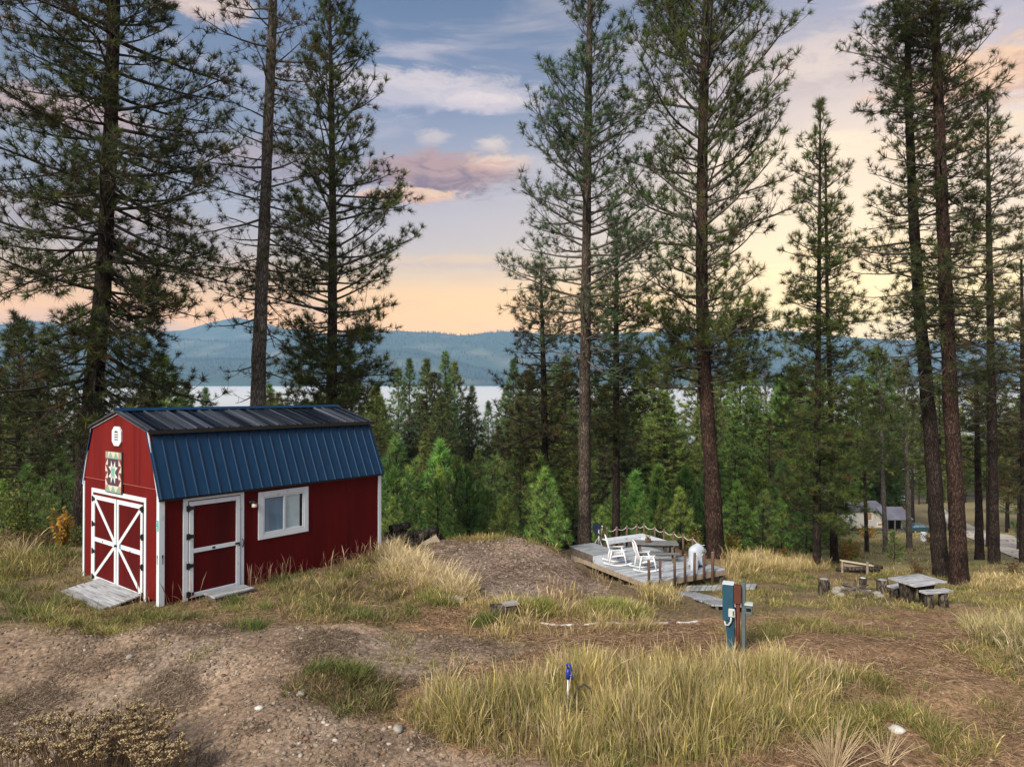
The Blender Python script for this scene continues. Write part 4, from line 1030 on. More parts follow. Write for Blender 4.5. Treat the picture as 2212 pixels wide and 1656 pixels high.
# yard hydrant and bent hose hoop
hy = P(1227, 1548, 8.55); hy.z = gs(hy.x, hy.y); hyd = empty('yard_hydrant', mat=Matrix.Translation(hy) @ Matrix.Scale(.86, 4), label='slim yard hydrant with blue handle standing in tall grass', cat='hydrant')
M_hb = pm('hydrant_blue', (.008, .02, .20), (.02, .05, .34), 12, .35)
MB().tube([(0, 0, -.2), (0, 0, .46)], .016, 10).build('standpipe', M_galv, hyd)
m = MB(); m.tube([(0, 0, .45), (0, 0, .52), (.005, 0, .60)], [.03, .034, .026], 10); m.tube([(.0, 0, .51), (.05, -.02, .50), (.062, -.025, .45)], [.02, .018, .016], 8); m.build('hydrant_head', M_hb, hyd)
m = MB(); m.tube([(.005, 0, .60), (-.02, .01, .645), (-.005, 0, .665), (.03, -.01, .655), (.05, -.015, .58), (.048, -.015, .50)], [.011, .013, .016, .016, .013, .012], 8); m.build('pump_handle', M_hb, hyd)
hp = P(1262, 1552, 8.5); hp.z = gs(hp.x, hp.y); m = MB()
m.tube([(-.14, 0, -.05), (-.135, 0, .16), (-.085, .0, .30), (0, .01, .35), (.08, .0, .30), (.13, 0, .16), (.135, 0, -.05)], [.013] * 7, 8)
hoop = m.build('hose_hoop', pm('black_hose', (.012, .012, .012), (.04, .038, .035), 30, .6), None); hoop.location = hp; tag(hoop, 'bent black hose arching out of the dry grass by the hydrant', 'hose')

# ------------------------------------------------------------------ fire ring, stumps, rustic table and benches
M_log = pm('split_log', (.12, .10, .08), (.30, .26, .22), 5, .85, .3, (1, 1, 1), bscale=25); M_logd = barkmat('stump_bark', (.015, .012, .010), (.07, .055, .045), (.15, .125, .10), 12)
M_cut = pm('sawn_grain', (.20, .19, .17), (.38, .35, .31), 12, .9, .2)
def stump(px, py, r, h, label, cap):
    p = hit(px, py); p.z = gs(p.x, p.y); o = empty('tree_stump', p, ry.uniform(0, 6), label, 'stump', 'stumps around the fire ring')
    MB().lathe([(r * 1.12, -.1), (r * 1.05, .06), (r, h * .6), (r * .97, h)], 16, (0, 0, 0), .06, ry).build('bark', M_logd, o)
    MB().lathe([(r * .93, h + .002), (r * .5, h + .012), (.0, h + .010)], 16).build('cut_top', cap, o)
stump(1780, 1282, .17, .5, 'thick dark stump on the deck side of the fire ring', M_cut)
stump(1864, 1270, .13, .42, 'pale topped slim stump directly behind the fire ring', pm('bleached_cut', (.45, .47, .45), (.6, .6, .57), 12, .9))
stump(1906, 1280, .20, .48, 'wide grey stump between the fire ring and the rustic table', M_cut)
fr = hit(1852, 1284); fr.z = gs(fr.x, fr.y); fire = empty('fire_ring', fr, 0, 'low ring of pale stones holding burnt sticks', 'fire pit')
def rock_mesh(r, seed, flat=.7, n=2):
    rg = np.random.default_rng(seed); m = MB(); pts = []
    nl, ns = 6, 9
    off = rg.uniform(-.16, .16, (nl, ns))
    prof_ = [(max(.001, math.sin(math.pi * i / (nl - 1))), -math.cos(math.pi * i / (nl - 1))) for i in range(nl)]
    for i, (a, z) in enumerate(prof_):
        for k in range(ns):
            g_ = 2 * math.pi * k / ns; f_ = 1 + off[i, k]
            m.v.append((r * a * f_ * math.cos(g_) * 1.15, r * a * f_ * math.sin(g_) * .9, r * z * flat * (1 + off[i, k] * .5)))
    m.f = [(i * ns + k, i * ns + (k + 1) % ns, (i + 1) * ns + (k + 1) % ns, (i + 1) * ns + k) for i in range(nl - 1) for k in range(ns)]; m.sm = [True] * len(m.f)
    return m
M_stone = pm('pale_stone', (.20, .18, .15), (.34, .31, .27), 8, .9, .3); M_wstone = pm('white_stone', (.42, .40, .37), (.6, .58, .54), 8, .85, .3)
for i in range(11):
    a = 2 * math.pi * i / 11; r_ = .12 + ry.uniform(-.03, .04); o = rock_mesh(r_, 300 + i).build('ring_stone', M_stone, fire); o.location = (.62 * math.cos(a), .62 * math.sin(a), .05)
for i in range(9):
    a = ry.uniform(0, 3.14); d = Vector((math.cos(a), math.sin(a), ry.uniform(-.1, .25))) * .42; c_ = Vector((ry.uniform(-.1, .1), ry.uniform(-.1, .1), .16 + i * .012))
    MB().tube([c_ - d, c_ + d * .2 + Vector((0, 0, .02)), c_ + d], [.03, .028, .02], 6).build('burnt_stick', M_dk_wood, fire)
# rustic table
M_top = pm('silvered_plank', (.26, .26, .28), (.46, .46, .48), 5, .8, .3, (.6, 5, 1), c3=(.16, .13, .12), c3amt=(.52, .66), c3scale=4, bscale=25, ovar=.2)
tp = hit(1992, 1304); tp.z = gs(tp.x, tp.y)
hT = max(.5, P(1990, 1262, tp.y).z - tp.z) + .08
k_ = tp.y / 24.0
rt = empty('rustic_table', (tp.x, tp.y + .25, tp.z), rad(20), 'square weathered plank table on log legs under the twin pines', 'table')
sl_ = .76 * k_
for i in range(5): MB().box(-sl_, sl_, -sl_ * .72 + i * sl_ * .288, -sl_ * .72 + (i + .95) * sl_ * .288, hT - .05, hT).build('table_plank', M_top, rt, .006)
for s in (-1, 1):
    m = MB(); m.prism([(s * sl_ * .55 - .08, -.10, -.1), (s * sl_ * .55 + .08, -.10, -.1), (s * sl_ * .55 + .26, -.12, hT - .062), (s * sl_ * .55 - .26, -.12, hT - .062)], (0, .24, 0)); m.build('table_leg', M_logd, rt)
def bench(px, py, L, h, rz, label):
    p = hit(px, py); p.z = gs(p.x, p.y); o = empty('log_bench', p, rz, label, 'bench', 'log benches by the rustic table')
    MB().box(-L / 2, L / 2, -.14, .14, h - .06, h).build('bench_plank', M_top, o, .01)
    for s in (-1, 1): MB().lathe([(.13, -.1), (.12, h - .072)], 10, (s * L * .27, 0, 0), .06, ry).build('log_leg', M_logd, o)
bench(2022, 1309, 1.1 * k_, .46, rad(14), 'rough log bench standing in front of the rustic table')
bench(1938, 1291, .75 * k_, .42, rad(28), 'short log bench between the wide grey stump and the rustic table')
# plank-backed log bench among the trunks
lb = hit(1852, 1238); lb.z = gs(lb.x, lb.y); k_ = lb.y / FPX
lbo = empty('log_rail_bench', lb, 0, 'old plank and log rail stack leaning behind the fire ring', 'log bench')
def K(x, y, d=0): return ((x - 1852) * k_, d, (1238 - y) * k_)
MB().bar(K(1816, 1210), K(1885, 1221), .18, .05).build('top_board', pm('yellowed_board', (.42, .36, .24), (.58, .5, .36), 8, .8), lbo, .005)
MB().bar(K(1818, 1217, .06), K(1872, 1224, .06), .06, .22).build('back_plank', M_tan_wood, lbo, .005)
MB().tube([K(1884, 1219), K(1906, 1226)], .07, 10).build('log', M_logd, lbo)
for y0, d in ((1228, .0), (1233, .1)): MB().tube([K(1808, y0 + 2, d), K(1850, y0, d), K(1900, y0 + 1, d)], .09, 10, True, .05, ry).build('log', M_logd, lbo)
for x in (1817, 1871): MB().box(*[v for pr_ in ((K(x - 2, 0)[0], K(x + 2, 0)[0]), (-.12, -.06), (-.15, K(0, 1212)[2])) for v in pr_]).build('stake', M_tan_wood, lbo, .004)

# log pile at the shed's far end
lpz = P(885, 1205, 18.3); lpz.z = gs(lpz.x, lpz.y)
wp = empty('wood_pile', lpz, .2, 'dark jumble of cut logs and a grey board past the shed end', 'wood pile')
for i in range(9):
    a = ry.uniform(-.5, .9); z = .12 + (i // 4) * .19; x = -.45 + (i % 4) * .28 + (i // 4) * .1; d = Vector((math.cos(a) * .3, math.sin(a) * .3, ry.uniform(-.05, .08)))
    MB().tube([Vector((x, 0, z)) - d, Vector((x, 0, z)) + d], [.10, .09], 10, True, .08, ry).build('log', M_logd, wp)
MB().bar((.34, -.36, .04), (.72, -.28, .22), .22, .03, (.15, -.8, .55)).build('grey_board', M_tan_wood, wp)
MB().bar((-.75, -.25, .18), (-.3, -.3, .2), .12, .06).build('pale_board', M_white, wp)
# lumber, stump and pipe along the edge of the trodden ground
a_ = hit(928, 1293); b_ = hit(1004, 1304); m = MB(); m.bar((0, 0, .05), b_ - a_ + Vector((0, 0, .05)), .12, .09); o = m.build('fallen_board', M_tan_wood, None); o.location = a_; tag(o, 'grey weathered board lying in dry grass near the mound foot', 'board')
p = hit(1088, 1330); p.z = gs(p.x, p.y); o = empty('cut_log', p, .4, 'short cut log half hidden in green grass clumps', 'log')
MB().tube([(-.22, .1, .09), (.22, -.05, .10)], .11, 12, True, .05, ry).build('bark', M_logd, o); MB().box(-.02, .26, -.12, .10, .19, .215).build('split_face', M_cut, o)
M_pipe = pm('dirty_white_pipe', (.50, .48, .45), (.66, .65, .62), 6, .6, .1, c3=(.25, .19, .14), c3amt=(.48, .6), c3scale=5)
pipes = [((1118, 1349), (1142, 1348), 'first short end length of the white pipe line, nearest the cut log'), ((1168, 1349), (1250, 1348), 'thin white pipe length below green grass clumps'), ((1262, 1350), (1392, 1350), 'longest white pipe length on the bare ground'),
         ((1400, 1351), (1445, 1347), 'white pipe length second from the electric pedestal'), ((1463, 1347), (1511, 1344), 'thick white pipe length nearest the electric pedestal')]
for i, (a, b, lb_) in enumerate(pipes):
    a = hit(*a); b = hit(*b); m = MB(); rr_ = .022 if i < 3 else .036
    n = 6; m.tube([Vector((0, 0, .004)) + (b - a) * (k / n) + Vector((0, 0, gs(*(a + (b - a) * (k / n)).xy) - a.z - ((b - a) * (k / n)).z)) for k in range(n + 1)], rr_, 8)
    o = m.build('white_pipe', M_pipe, None); o.location = a; tag(o, lb_, 'pipe', 'white pipe lengths on the ground')
# stones one can pick out
for i, (px, py, r_, lb_, mt_) in enumerate([(1938, 1584, .085, 'white oblong stone by the dry spiky grass bunch', M_wstone), (281, 1420, .055, 'pale stone on the gravel below the shed corner', M_stone), (650, 1500, .06, 'flat pale stone at the edge of the green weeds', M_stone), (785, 1640 - 110, .045, 'small pale stone on the road edge beside tall grass', M_stone), (860, 1578, .07, 'broad buried stone at the foot of the tall grass', M_stone), (560, 1532, .05, 'small white stone in the middle of the gravel road', M_wstone), (1240, 1600, .05, 'tan stone under the tall grass edge', M_stone)]):
    p = hit(px, py); o = rock_mesh(r_, 500 + i, .6).build('stone', mt_, None); o.location = (p.x, p.y, gs(p.x, p.y) + r_ * .25); o.rotation_euler = (0, 0, i * 1.3); tag(o, lb_, 'stone')

# ------------------------------------------------------------------ far buildings, car, tank
HY = 118.0; hb = P(1880, 1143, HY); hb.z = gs(hb.x, HY)
hs_ = HY / FPX; base_py = CY - (hb.z - CAMZ) / hs_
def HX(px): return (px - 1880) * hs_
def HZ(py): return (base_py - py) * hs_
house = empty('house', hb, 0, 'pale single storey house with grey porch roof among the trunks', 'house')
M_sid = pm('pale_siding', (.36, .35, .33), (.46, .45, .43), .4, .8, .1, (1, 1, 30)); M_rf = pm('grey_metal_roof', (.10, .10, .135), (.16, .16, .20), .6, .6)
wz = HZ(1102)
MB().box(HX(1808), HX(1912), 0, 8, .55, wz).build('wall', M_sid, house)
MB().box(HX(1806), HX(1914), .15, 7.8, -1.5, .548).build('skirting', M_void, house)
MB().prism([(HX(1806), -.5, wz), (HX(1806), 8.5, wz), (HX(1806), 4.0, wz + 1.0)], (HX(1918) - HX(1806), 0, 0)).build('roof', M_rf, house)
MB().prism([(HX(1893), -3.2, HZ(1115)), (HX(1893), -3.2, HZ(1115) + .12), (HX(1893), .3, HZ(1096) + .12), (HX(1893), .3, HZ(1096))], (HX(1950) - HX(1893), 0, 0)).build('porch_roof', M_rf, house)
for px in (1896, 1912, 1930, 1938, 1946): MB().box(HX(px) - .09, HX(px) + .09, -3.1, -2.92, -.4, HZ(1115.2)).build('porch_post', M_dk_wood, house)
MB().box(HX(1893), HX(1950), -3.2, -.1, .1, .5).build('porch_floor', M_dk_wood, house); MB().box(HX(1915), HX(1948), .3, 6, -1, HZ(1112)).build('porch_room', M_void, house)
for a, b, c_, d in ((1832, 1842, 1112, 1122), (1868, 1884, 1106, 1124), (1894, 1908, 1128, 1136)):
    w_ = MB().box(HX(a), HX(b), -.06, -.005, HZ(d), HZ(c_)).build('window', M_white, house); MB().box(HX(a + 1.5), HX(b - 1.5), -.07, -.062, HZ(d - 1.5), HZ(c_ + 1.5)).build('pane', M_glass_d if a < 1860 else pm('warm_pane', (.3, .16, .07), (.36, .2, .1), 2, .2), w_)
lawn = ribbon('lawn', [P(1790, 1155, 112), P(1850, 1155, 112), P(1930, 1155, 112)], 6, pm('lawn_green', (.05, .16, .04), (.08, .22, .05), .8, .9), .10); tag(lawn, 'strip of green lawn before the pale house', 'lawn', kind='structure')
# car
cy_ = 112.0; cp = P(1984, 1147, cy_); cp.z = gs(cp.x, cy_); car = empty('parked_car', cp, rad(8), 'dark teal car parked beside the pale house', 'car')
M_car = pm('car_paint', (.02, .05, .065), (.03, .065, .08), .5, .25, spec=.6); M_tyre = pm('tyre', (.012, .012, .012), (.02, .02, .02), 5, .8)
pf = [(-2.1, .35), (2.1, .35), (2.15, .75), (1.9, .92), (1.0, 1.0), (.35, 1.5), (-1.3, 1.52), (-1.95, 1.05), (-2.15, .85)]
MB().prism([(x, -.85, z) for x, z in pf], (0, 1.7, 0)).build('body', M_car, car, .06)
MB().prism([(x, -.866, z) for x, z in [(-1.75, 1.03), (.85, 1.02), (.3, 1.42), (-1.25, 1.44)]], (0, .012, 0)).build('side_window', M_glass_d, car)
MB().bar((.93, 0, 1.06), (.40, 0, 1.46), 1.45, .03, (.6, 0, .8)).build('windscreen', M_glass_l, car)
for x in (-1.3, 1.35):
    for s in (-1, 1):
        w_ = MB().tube([(x, s * .88 - .1, .33), (x, s * .88 + .1, .33)], .34, 18).build('wheel', M_tyre, car); MB().tube([(x, s * .885 - .105, .33), (x, s * .885 + .105, .33)], .18, 14).build('rim', M_galv, w_)
for s in (-.6, .6): MB().box(2.13, 2.17, s - .16, s + .16, .7, .84).build('headlight', M_obox, car)
tk = P(1995, 1160, 80); tk.z = gs(tk.x, tk.y); s_k = 80 / FPX
tank = empty('water_tank', tk, 0, 'slim white upright tank beside the twin pine trunks', 'tank')
MB().lathe([(.30, -.3), (.32, .0), (.32, 1.0), (.28, 1.12), (.10, 1.18), (0, 1.19)], 16).build('tank_body', M_white, tank); MB().lathe([(.09, 1.17), (.09, 1.27), (0, 1.27)], 12).build('cap', M_black, tank)
# cabin farther up the slope
cb_ = P(1948, 1072, 190); cb_.z = gs(cb_.x, 190); cab = empty('cabin', cb_, .2, 'brown cabin half hidden higher up behind the pale house', 'cabin'); q_ = 190 / FPX
cz = min(4.5, (CAMZ - (1040 - CY) * q_) - cb_.z)
MB().box(-2.6, 2.6, 0, 5, -2, cz).build('wall', pm('cabin_brown', (.10, .06, .05), (.16, .10, .08), .6, .8), cab); MB().prism([(-3, -.6, cz), (3, -.6, cz), (0, -.6, cz + 2.0)], (0, 6.2, 0)).build('roof', M_rf, cab)
w_ = MB().box(-.9, .9, -.06, -.005, cz - 2.4, cz - 1).build('window', M_white, cab); MB().box(-.75, .75, -.07, -.062, cz - 2.25, cz - 1.15).build('pane', M_glass_d, w_)
# ------------------------------------------------------------------ trees
PI2 = 2 * math.pi
class Grow:
    """collects limb segments and needle tufts of one tree"""
    def __init__(s, seed): s.r = random.Random(seed); s.seg = []; s.tuft = []; s.seed = seed
    def chain(s, p, d, L, r0, r1, n, curl, wob):
        """polyline from p along d; curl bends it upward along its length"""
        r = s.r; pts = [p]; st = L / n; d = Vector(d).normalized()
        for i in range(n):
            d = Vector((d.x + r.uniform(-wob, wob), d.y + r.uniform(-wob, wob), d.z + curl / n + r.uniform(-wob, wob) * .7)).normalized()
            q = pts[-1] + d * st
            a = r0 + (r1 - r0) * i / n; b = r0 + (r1 - r0) * (i + 1) / n
            s.seg.append((*pts[-1], *q, a, b)); pts.append(q)
        return pts, d
    def limb(s, p, az, ang, L, r0, curl, dens, bare, ts, twl=.5, sub=.24, start=.22, wob=.09, tsub=True):
        r = s.r
        d = Vector((math.cos(az) * math.cos(ang), math.sin(az) * math.cos(ang), math.sin(ang)))
        n = 7 if L > 1.2 else 5
        pts, dl = s.chain(p, d, L, r0, r0 * .22, n, curl, wob)
        if r.random() > bare: s.tuft.append((*pts[-1], *dl, ts * 1.1))
        nt_ = max(2, int(L * dens)); side = 1 if r.random() < .5 else -1
        for i in range(nt_):
            f = start + (1 - start) * (i + r.random() * .8) / nt_
            k = min(int(f * n), n - 1); u = f * n - k; q = pts[k].lerp(pts[k + 1], u); dd = (pts[k + 1] - pts[k]).normalized()
            side = -side
            a2 = side * r.uniform(.5, 1.15); c_, s_ = math.cos(a2), math.sin(a2)
            d2 = Vector((dd.x * c_ - dd.y * s_, dd.x * s_ + dd.y * c_, dd.z + r.uniform(-.75, .8)))
            l2 = L * twl * (1 - f * .7) * r.uniform(.55, 1.25) + .14
            tp, d3 = s.chain(q, d2, l2, max(r0 * .32 * (1 - f * .5), .006), .005, 3, curl * .8 + .15, wob * 1.6)
            b_ = r.random() < bare
            if not b_: s.tuft.append((*tp[-1], *d3, ts))
            if not tsub: continue
            m = int(l2 / sub)
            for j in range(m):
                g = (j + .5 + r.random() * .4) / (m + .3); kk = min(int(g * 3), 2); qq = tp[kk].lerp(tp[kk + 1], g * 3 - kk)
                a3 = r.choice((-1, 1)) * r.uniform(.4, 1.1); c3, s3 = math.cos(a3), math.sin(a3)
                d4 = Vector((d3.x * c3 - d3.y * s3, d3.x * s3 + d3.y * c3, d3.z + r.uniform(-.2, .5))).normalized()
                l3 = r.uniform(.10, .32) * (ts / .22) ** .5
                e = qq + d4 * l3
                s.seg.append((*qq, *e, .006, .004))
                if r.random() > bare * .9: s.tuft.append((*e, *d4, ts * r.uniform(.75, 1.05)))
    def branch_mesh(s, sides=4, minr=.0):
        S = np.array(s.seg, float)
        p0 = S[:, :3]; p1 = S[:, 3:6]; r0 = np.maximum(S[:, 6], minr); r1 = np.maximum(S[:, 7], minr)
        d = p1 - p0; d /= np.linalg.norm(d, axis=1, keepdims=True) + 1e-9
        ref = np.where(np.abs(d[:, 2:3]) > .9, np.array([[1., 0, 0]]), np.array([[0, 0, 1.]]))
        a = np.cross(d, ref); a /= np.linalg.norm(a, axis=1, keepdims=True) + 1e-9; b = np.cross(d, a)
        g = np.arange(sides) * PI2 / sides
        ring = a[:, None] * np.cos(g)[None, :, None] + b[:, None] * np.sin(g)[None, :, None]
        V = np.concatenate([p0[:, None] + ring * r0[:, None, None], p1[:, None] + ring * r1[:, None, None]], 1)
        k = np.arange(sides); f = np.stack([k, (k + 1) % sides, sides + (k + 1) % sides, sides + k], -1)
        F = (np.arange(len(S))[:, None, None] * 2 * sides + f[None]).reshape(-1, 4)
        return V.reshape(-1, 3), F
    def needle_mesh(s, K, width, pal, spread=1.0, up=.15, tint=None):
        """K needle blades per tuft; pal: list of (weight, rgb); one colour per tuft with small variation"""
        T = np.array(s.tuft, float); n = len(T); r = np.random.default_rng(s.seed + 7)
        pos = T[:, :3]; dr = T[:, 3:6]; sz = T[:, 6] * r.uniform(.55, 1.35, n)
        u = r.normal(size=(n, K, 3)); u /= np.linalg.norm(u, axis=2, keepdims=True)
        d = dr[:, None] * .75 + u * spread + np.array([0, 0, up]); d /= np.linalg.norm(d, axis=2, keepdims=True)
        L = sz[:, None] * r.uniform(.7, 1.15, (n, K))
        w = np.cross(d, r.normal(size=(n, K, 3))); w /= np.linalg.norm(w, axis=2, keepdims=True) + 1e-9
        base = pos[:, None] - dr[:, None] * (sz[:, None, None] * .4 * r.random((n, K, 1)))
        wd = width * (sz / sz.mean())[:, None, None]
        V = np.stack([base - w * wd * .5, base + w * wd * .5, base + d * L[..., None]], 2)
        wt = np.array([p[0] for p in pal]); idx = r.choice(len(pal), n, p=wt / wt.sum())
        C = np.array([p[1] for p in pal])[idx] * r.uniform(.5, 1.5, (n, 1)) * (1 + r.uniform(-.12, .16, (n, 1)) * np.array([1.0, .4, -.6]))
        C = np.repeat(C[:, None], K, 1) * r.uniform(.8, 1.2, (n, K, 1))
        C = np.repeat(C[:, :, None], 3, 2)
        return V.reshape(-1, 3), np.arange(n * K * 3).reshape(-1, 3), C.reshape(-1, 3)

M_needle = leafmat('pine_needles', .3, .55)
M_needle_v = leafmat('conifer_foliage', .25, .6, .3)
BARKS = {
 'dark': barkmat('bark_dark', (.007, .005, .0045), (.026, .018, .015), (.066, .046, .038)),
 'grey': barkmat('bark_grey', (.04, .033, .028), (.14, .118, .098), (.26, .225, .19)),
 'red': barkmat('bark_red', (.008, .005, .004), (.036, .021, .016), (.095, .056, .042)),
 'tan': barkmat('bark_tan', (.016, .012, .010), (.06, .046, .036), (.14, .108, .084)),
}
M_limb = pm('limb_bark', (.05, .042, .035), (.17, .148, .125), 8, .9, .2)
M_limbd = pm('dark_limb_bark', (.020, .016, .013), (.065, .052, .042), 8, .9, .2)
PAL_dk = [(6, (.070, .098, .028)), (3, (.12, .14, .038)), (1, (.11, .09, .042)), (.7, (.13, .075, .04))]
PAL_md = [(6, (.105, .155, .036)), (3, (.165, .205, .046)), (1, (.12, .12, .05)), (.4, (.15, .09, .045))]
PAL_tl = [(6, (.085, .155, .066)), (3, (.13, .20, .07)), (1, (.10, .11, .05))]
PAL_br = [(5, (.09, .105, .034)), (3, (.14, .125, .044)), (2, (.18, .115, .052))]
PAL_yg = [(5, (.15, .25, .055)), (3, (.21, .31, .068)), (1, (.27, .30, .08))]

def trunk_mesh(pts, radii, sides=14, n=70, seed=1, flare=1.25, amp=.05):
    """trunk through the given points with bark ridges and a flared foot"""
    rg = np.random.default_rng(seed)
    pts = np.array([tuple(p) for p in pts]); zs = pts[:, 2]; hh = np.linspace(zs[0], zs[-1], n)
    X = np.interp(hh, zs, pts[:, 0]); Y = np.interp(hh, zs, pts[:, 1]); R = np.interp(hh, zs, radii)
    k = np.ones(5) / 5
    X = np.convolve(np.pad(X, 2, 'edge'), k, 'valid'); Y = np.convolve(np.pad(Y, 2, 'edge'), k, 'valid')
    f = 1 + (flare - 1) * np.exp(-(hh - hh[0]) / .5)
    th = np.arange(sides) * PI2 / sides
    rid = rg.normal(0, amp, (n, sides)); rid = (rid + np.roll(rid, 1, 0) + np.roll(rid, -1, 0)) / 1.7
    RR = (R * f)[:, None] * (1 + rid)
    V = np.stack([X[:, None] + RR * np.cos(th), Y[:, None] + RR * np.sin(th), np.repeat(hh[:, None], sides, 1)], -1).reshape(-1, 3)
    i = np.arange(n * sides).reshape(n, sides); j = np.roll(i, -1, 1)
    F = np.stack([i[:-1], j[:-1], j[1:], i[1:]], -1).reshape(-1, 4)
    return V, F, (hh, X, Y, R)

def near_pine(name, label, Y, pts, w, lens, angs, nl, bark='tan', bare=((2000, .0),), dens=2.9, ts=.22, K=26, width=.013, pal=PAL_md, curl=.25, seed=1, limbmat=None, group=None, side=None, drift=0, deadmin=None, sub=.24, wob=.09, extra=()):
    """a pine surveyed in the photograph: trunk line, crown half-width, limb pitch and bareness by pixel row, built at its own distance Y"""
    s_ = Y / FPX
    base = P(*pts[0], Y); base.z = gs(base.x, base.y)
    wp_ = [P(px, py, Y) for px, py in pts]
    if wp_[0].z > base.z: wp_[0].z = base.z
    root = empty(name, base, 0, label, 'tree', group)
    loc = [p - base for p in wp_]; loc[0].z = -.25
    zrow = lambda py: (CAMZ - (py - CY) * s_) - base.z
    wr = sorted((zrow(py), ww * s_ / 2) for py, ww in w)
    rad_ = [float(np.interp(p.z, [a for a, b in wr], [b for a, b in wr])) for p in loc]
    zz = np.array([p.z for p in loc])
    dense_p = []; dense_r = []
    for h in np.linspace(zz[0], zz[-1], 24):
        dense_p.append(Vector((np.interp(h, zz, [p.x for p in loc]), np.interp(h, zz, [p.y for p in loc]), h))); dense_r.append(float(np.interp(h, [a for a, b in wr], [b for a, b in wr])))
    V, F, (hh, TX, TY, TR) = trunk_mesh(dense_p, dense_r, 14, 90, seed)
    fast_mesh('trunk', V, F, None, BARKS[bark], root, True)
    G = Grow(seed); r = G.r
    ly = sorted(lens); top = ly[0][0]; bot = ly[-1][0]
    f_len = lambda py: float(np.interp(py, [a for a, b in ly], [b for a, b in ly]))
    ay = sorted(angs); f_ang = lambda py: float(np.interp(py, [a for a, b in ay], [b for a, b in ay]))
    by_ = sorted(bare); f_bare = lambda py: float(np.interp(py, [a for a, b in by_], [b for a, b in by_]))
    az = r.uniform(0, 6.28); nl = int(nl * 2.1); dens *= 1.2; K = int(K * 1.25); width *= 1.12; ts *= 1.22; sub *= 1.2
    gt = np.random.default_rng(seed + 99).random((40, 8))
    for i in range(nl):
        py = top + (bot - top) * ((i + r.uniform(-.4, .4)) / nl); py = min(max(py, top), bot)
        z = zrow(py)
        az += 2.399 + r.uniform(-.5, .5)
        L = f_len(py) * s_ * r.uniform(.6, 1.3)
        if side: L *= 1 + side * math.cos(az)
        gq = gt[int(z * .75) % 40, int((az % PI2) / PI2 * 8) % 8]; L *= .62 + .55 * gq
        if gq < .16: continue
        if L < .15: continue
        x = float(np.interp(z, hh, TX)); y = float(np.interp(z, hh, TY)); tr = float(np.interp(z, hh, TR))
        ang = rad(f_ang(py) + r.uniform(-17, 17))
        r0 = min(.017 + L * .012, tr * .55)
        G.limb(Vector((x, y, z)), az, ang, L, r0, curl + r.uniform(-.15, .25), dens, f_bare(py), ts, sub=sub, wob=wob)
    for py0, py1, n_, lp, an, bs in extra:
        for i in range(n_):
            py = r.uniform(py0, py1); z = zrow(py); az += 2.399 + r.uniform(-.6, .6)
            if bs and math.cos(az) * bs < 0 and r.random() < .75: az = math.pi - az
            x = float(np.interp(z, hh, TX)); y = float(np.interp(z, hh, TY)); L = lp * s_ * r.uniform(.55, 1.1)
            G.limb(Vector((x, y, z)), az, rad(an + r.uniform(-14, 14)), L, .016 + L * .011, curl + r.uniform(-.1, .3), dens * 1.15, .04, ts, sub=sub, wob=wob)
    # leader
    tip = Vector((TX[-1], TY[-1], hh[-1])); G.tuft.append((*tip, 0, 0, 1, ts))
    V, F = G.branch_mesh(4, .0045 * Y / 28); fast_mesh('branches', V, F, None, limbmat or M_limb, root, True)
    V, F, C = G.needle_mesh(K, width, pal); fast_mesh('crown', V, F, C * .66, M_needle, root)  # near crowns darkened towards silhouette, backlit shade put into the needle colour
    return root, len(G.tuft)

NT = []
def NP(*a, **k): NT.append(near_pine(*a, **k))
NP('pine_tree', 'largest dark pine behind the shed gable with drooping heavy branches', 19.5, [(172, 1182), (190, 960), (205, 800), (222, 640), (238, 320), (247, 0), (252, -420)], [(1182, 40), (700, 35), (320, 28), (0, 24), (-420, 5)],
   [(-420, 20), (-300, 90), (-100, 190), (60, 240), (250, 235), (450, 235), (650, 225), (800, 200), (880, 150)], [(-400, 35), (-100, 12), (200, -6), (450, -16), (700, -26), (880, -34)], 92, 'dark', ((0, .05), (500, .1), (900, .2)), dens=3.6, ts=.20, K=26, width=.012, pal=PAL_dk, curl=.30, seed=11, limbmat=M_limbd, extra=[(560, 880, 26, 215, -38, 1), (100, 500, 14, 240, -12, 0)])
NP('pine_tree', 'tall pale grey trunk pine with thin crown rising behind the shed roof', 23.5, [(549, 1174), (556, 880), (562, 700), (572, 450), (582, 200), (590, 0), (600, -330)], [(1174, 34), (800, 30), (450, 23), (0, 18), (-330, 4)],
   [(-330, 15), (-200, 70), (0, 120), (150, 120), (300, 118), (470, 112), (620, 120), (740, 85), (860, 70)], [(-300, 40), (0, 10), (250, -4), (600, -10), (860, -24)], 78, 'grey', ((0, .15), (400, .3), (700, .5), (860, .8)), dens=2.7, ts=.20, K=22, width=.012, pal=PAL_br, curl=.25, seed=12, wob=.13)
NP('pine_tree', 'slender full crowned pine over the far end of the shed roof', 26.5, [(716, 1198), (717, 870), (719, 500), (716, 200), (712, 0), (711, -70)], [(1198, 28), (870, 23), (300, 13), (-70, 3)],
   [(-70, 8), (0, 40), (80, 66), (200, 95), (330, 125), (480, 152), (600, 168), (700, 150), (790, 120), (880, 105), (960, 80)], [(-60, 55), (60, 42), (250, 26), (450, 12), (620, 4), (880, -10)], 98, 'tan', ((0, .05), (500, .18), (700, .15), (900, .1)), dens=2.9, ts=.23, K=24, width=.014, pal=PAL_md, curl=.35, seed=13, extra=[(720, 900, 30, 125, -6, 0), (-40, 200, 16, 70, 35, 0)])
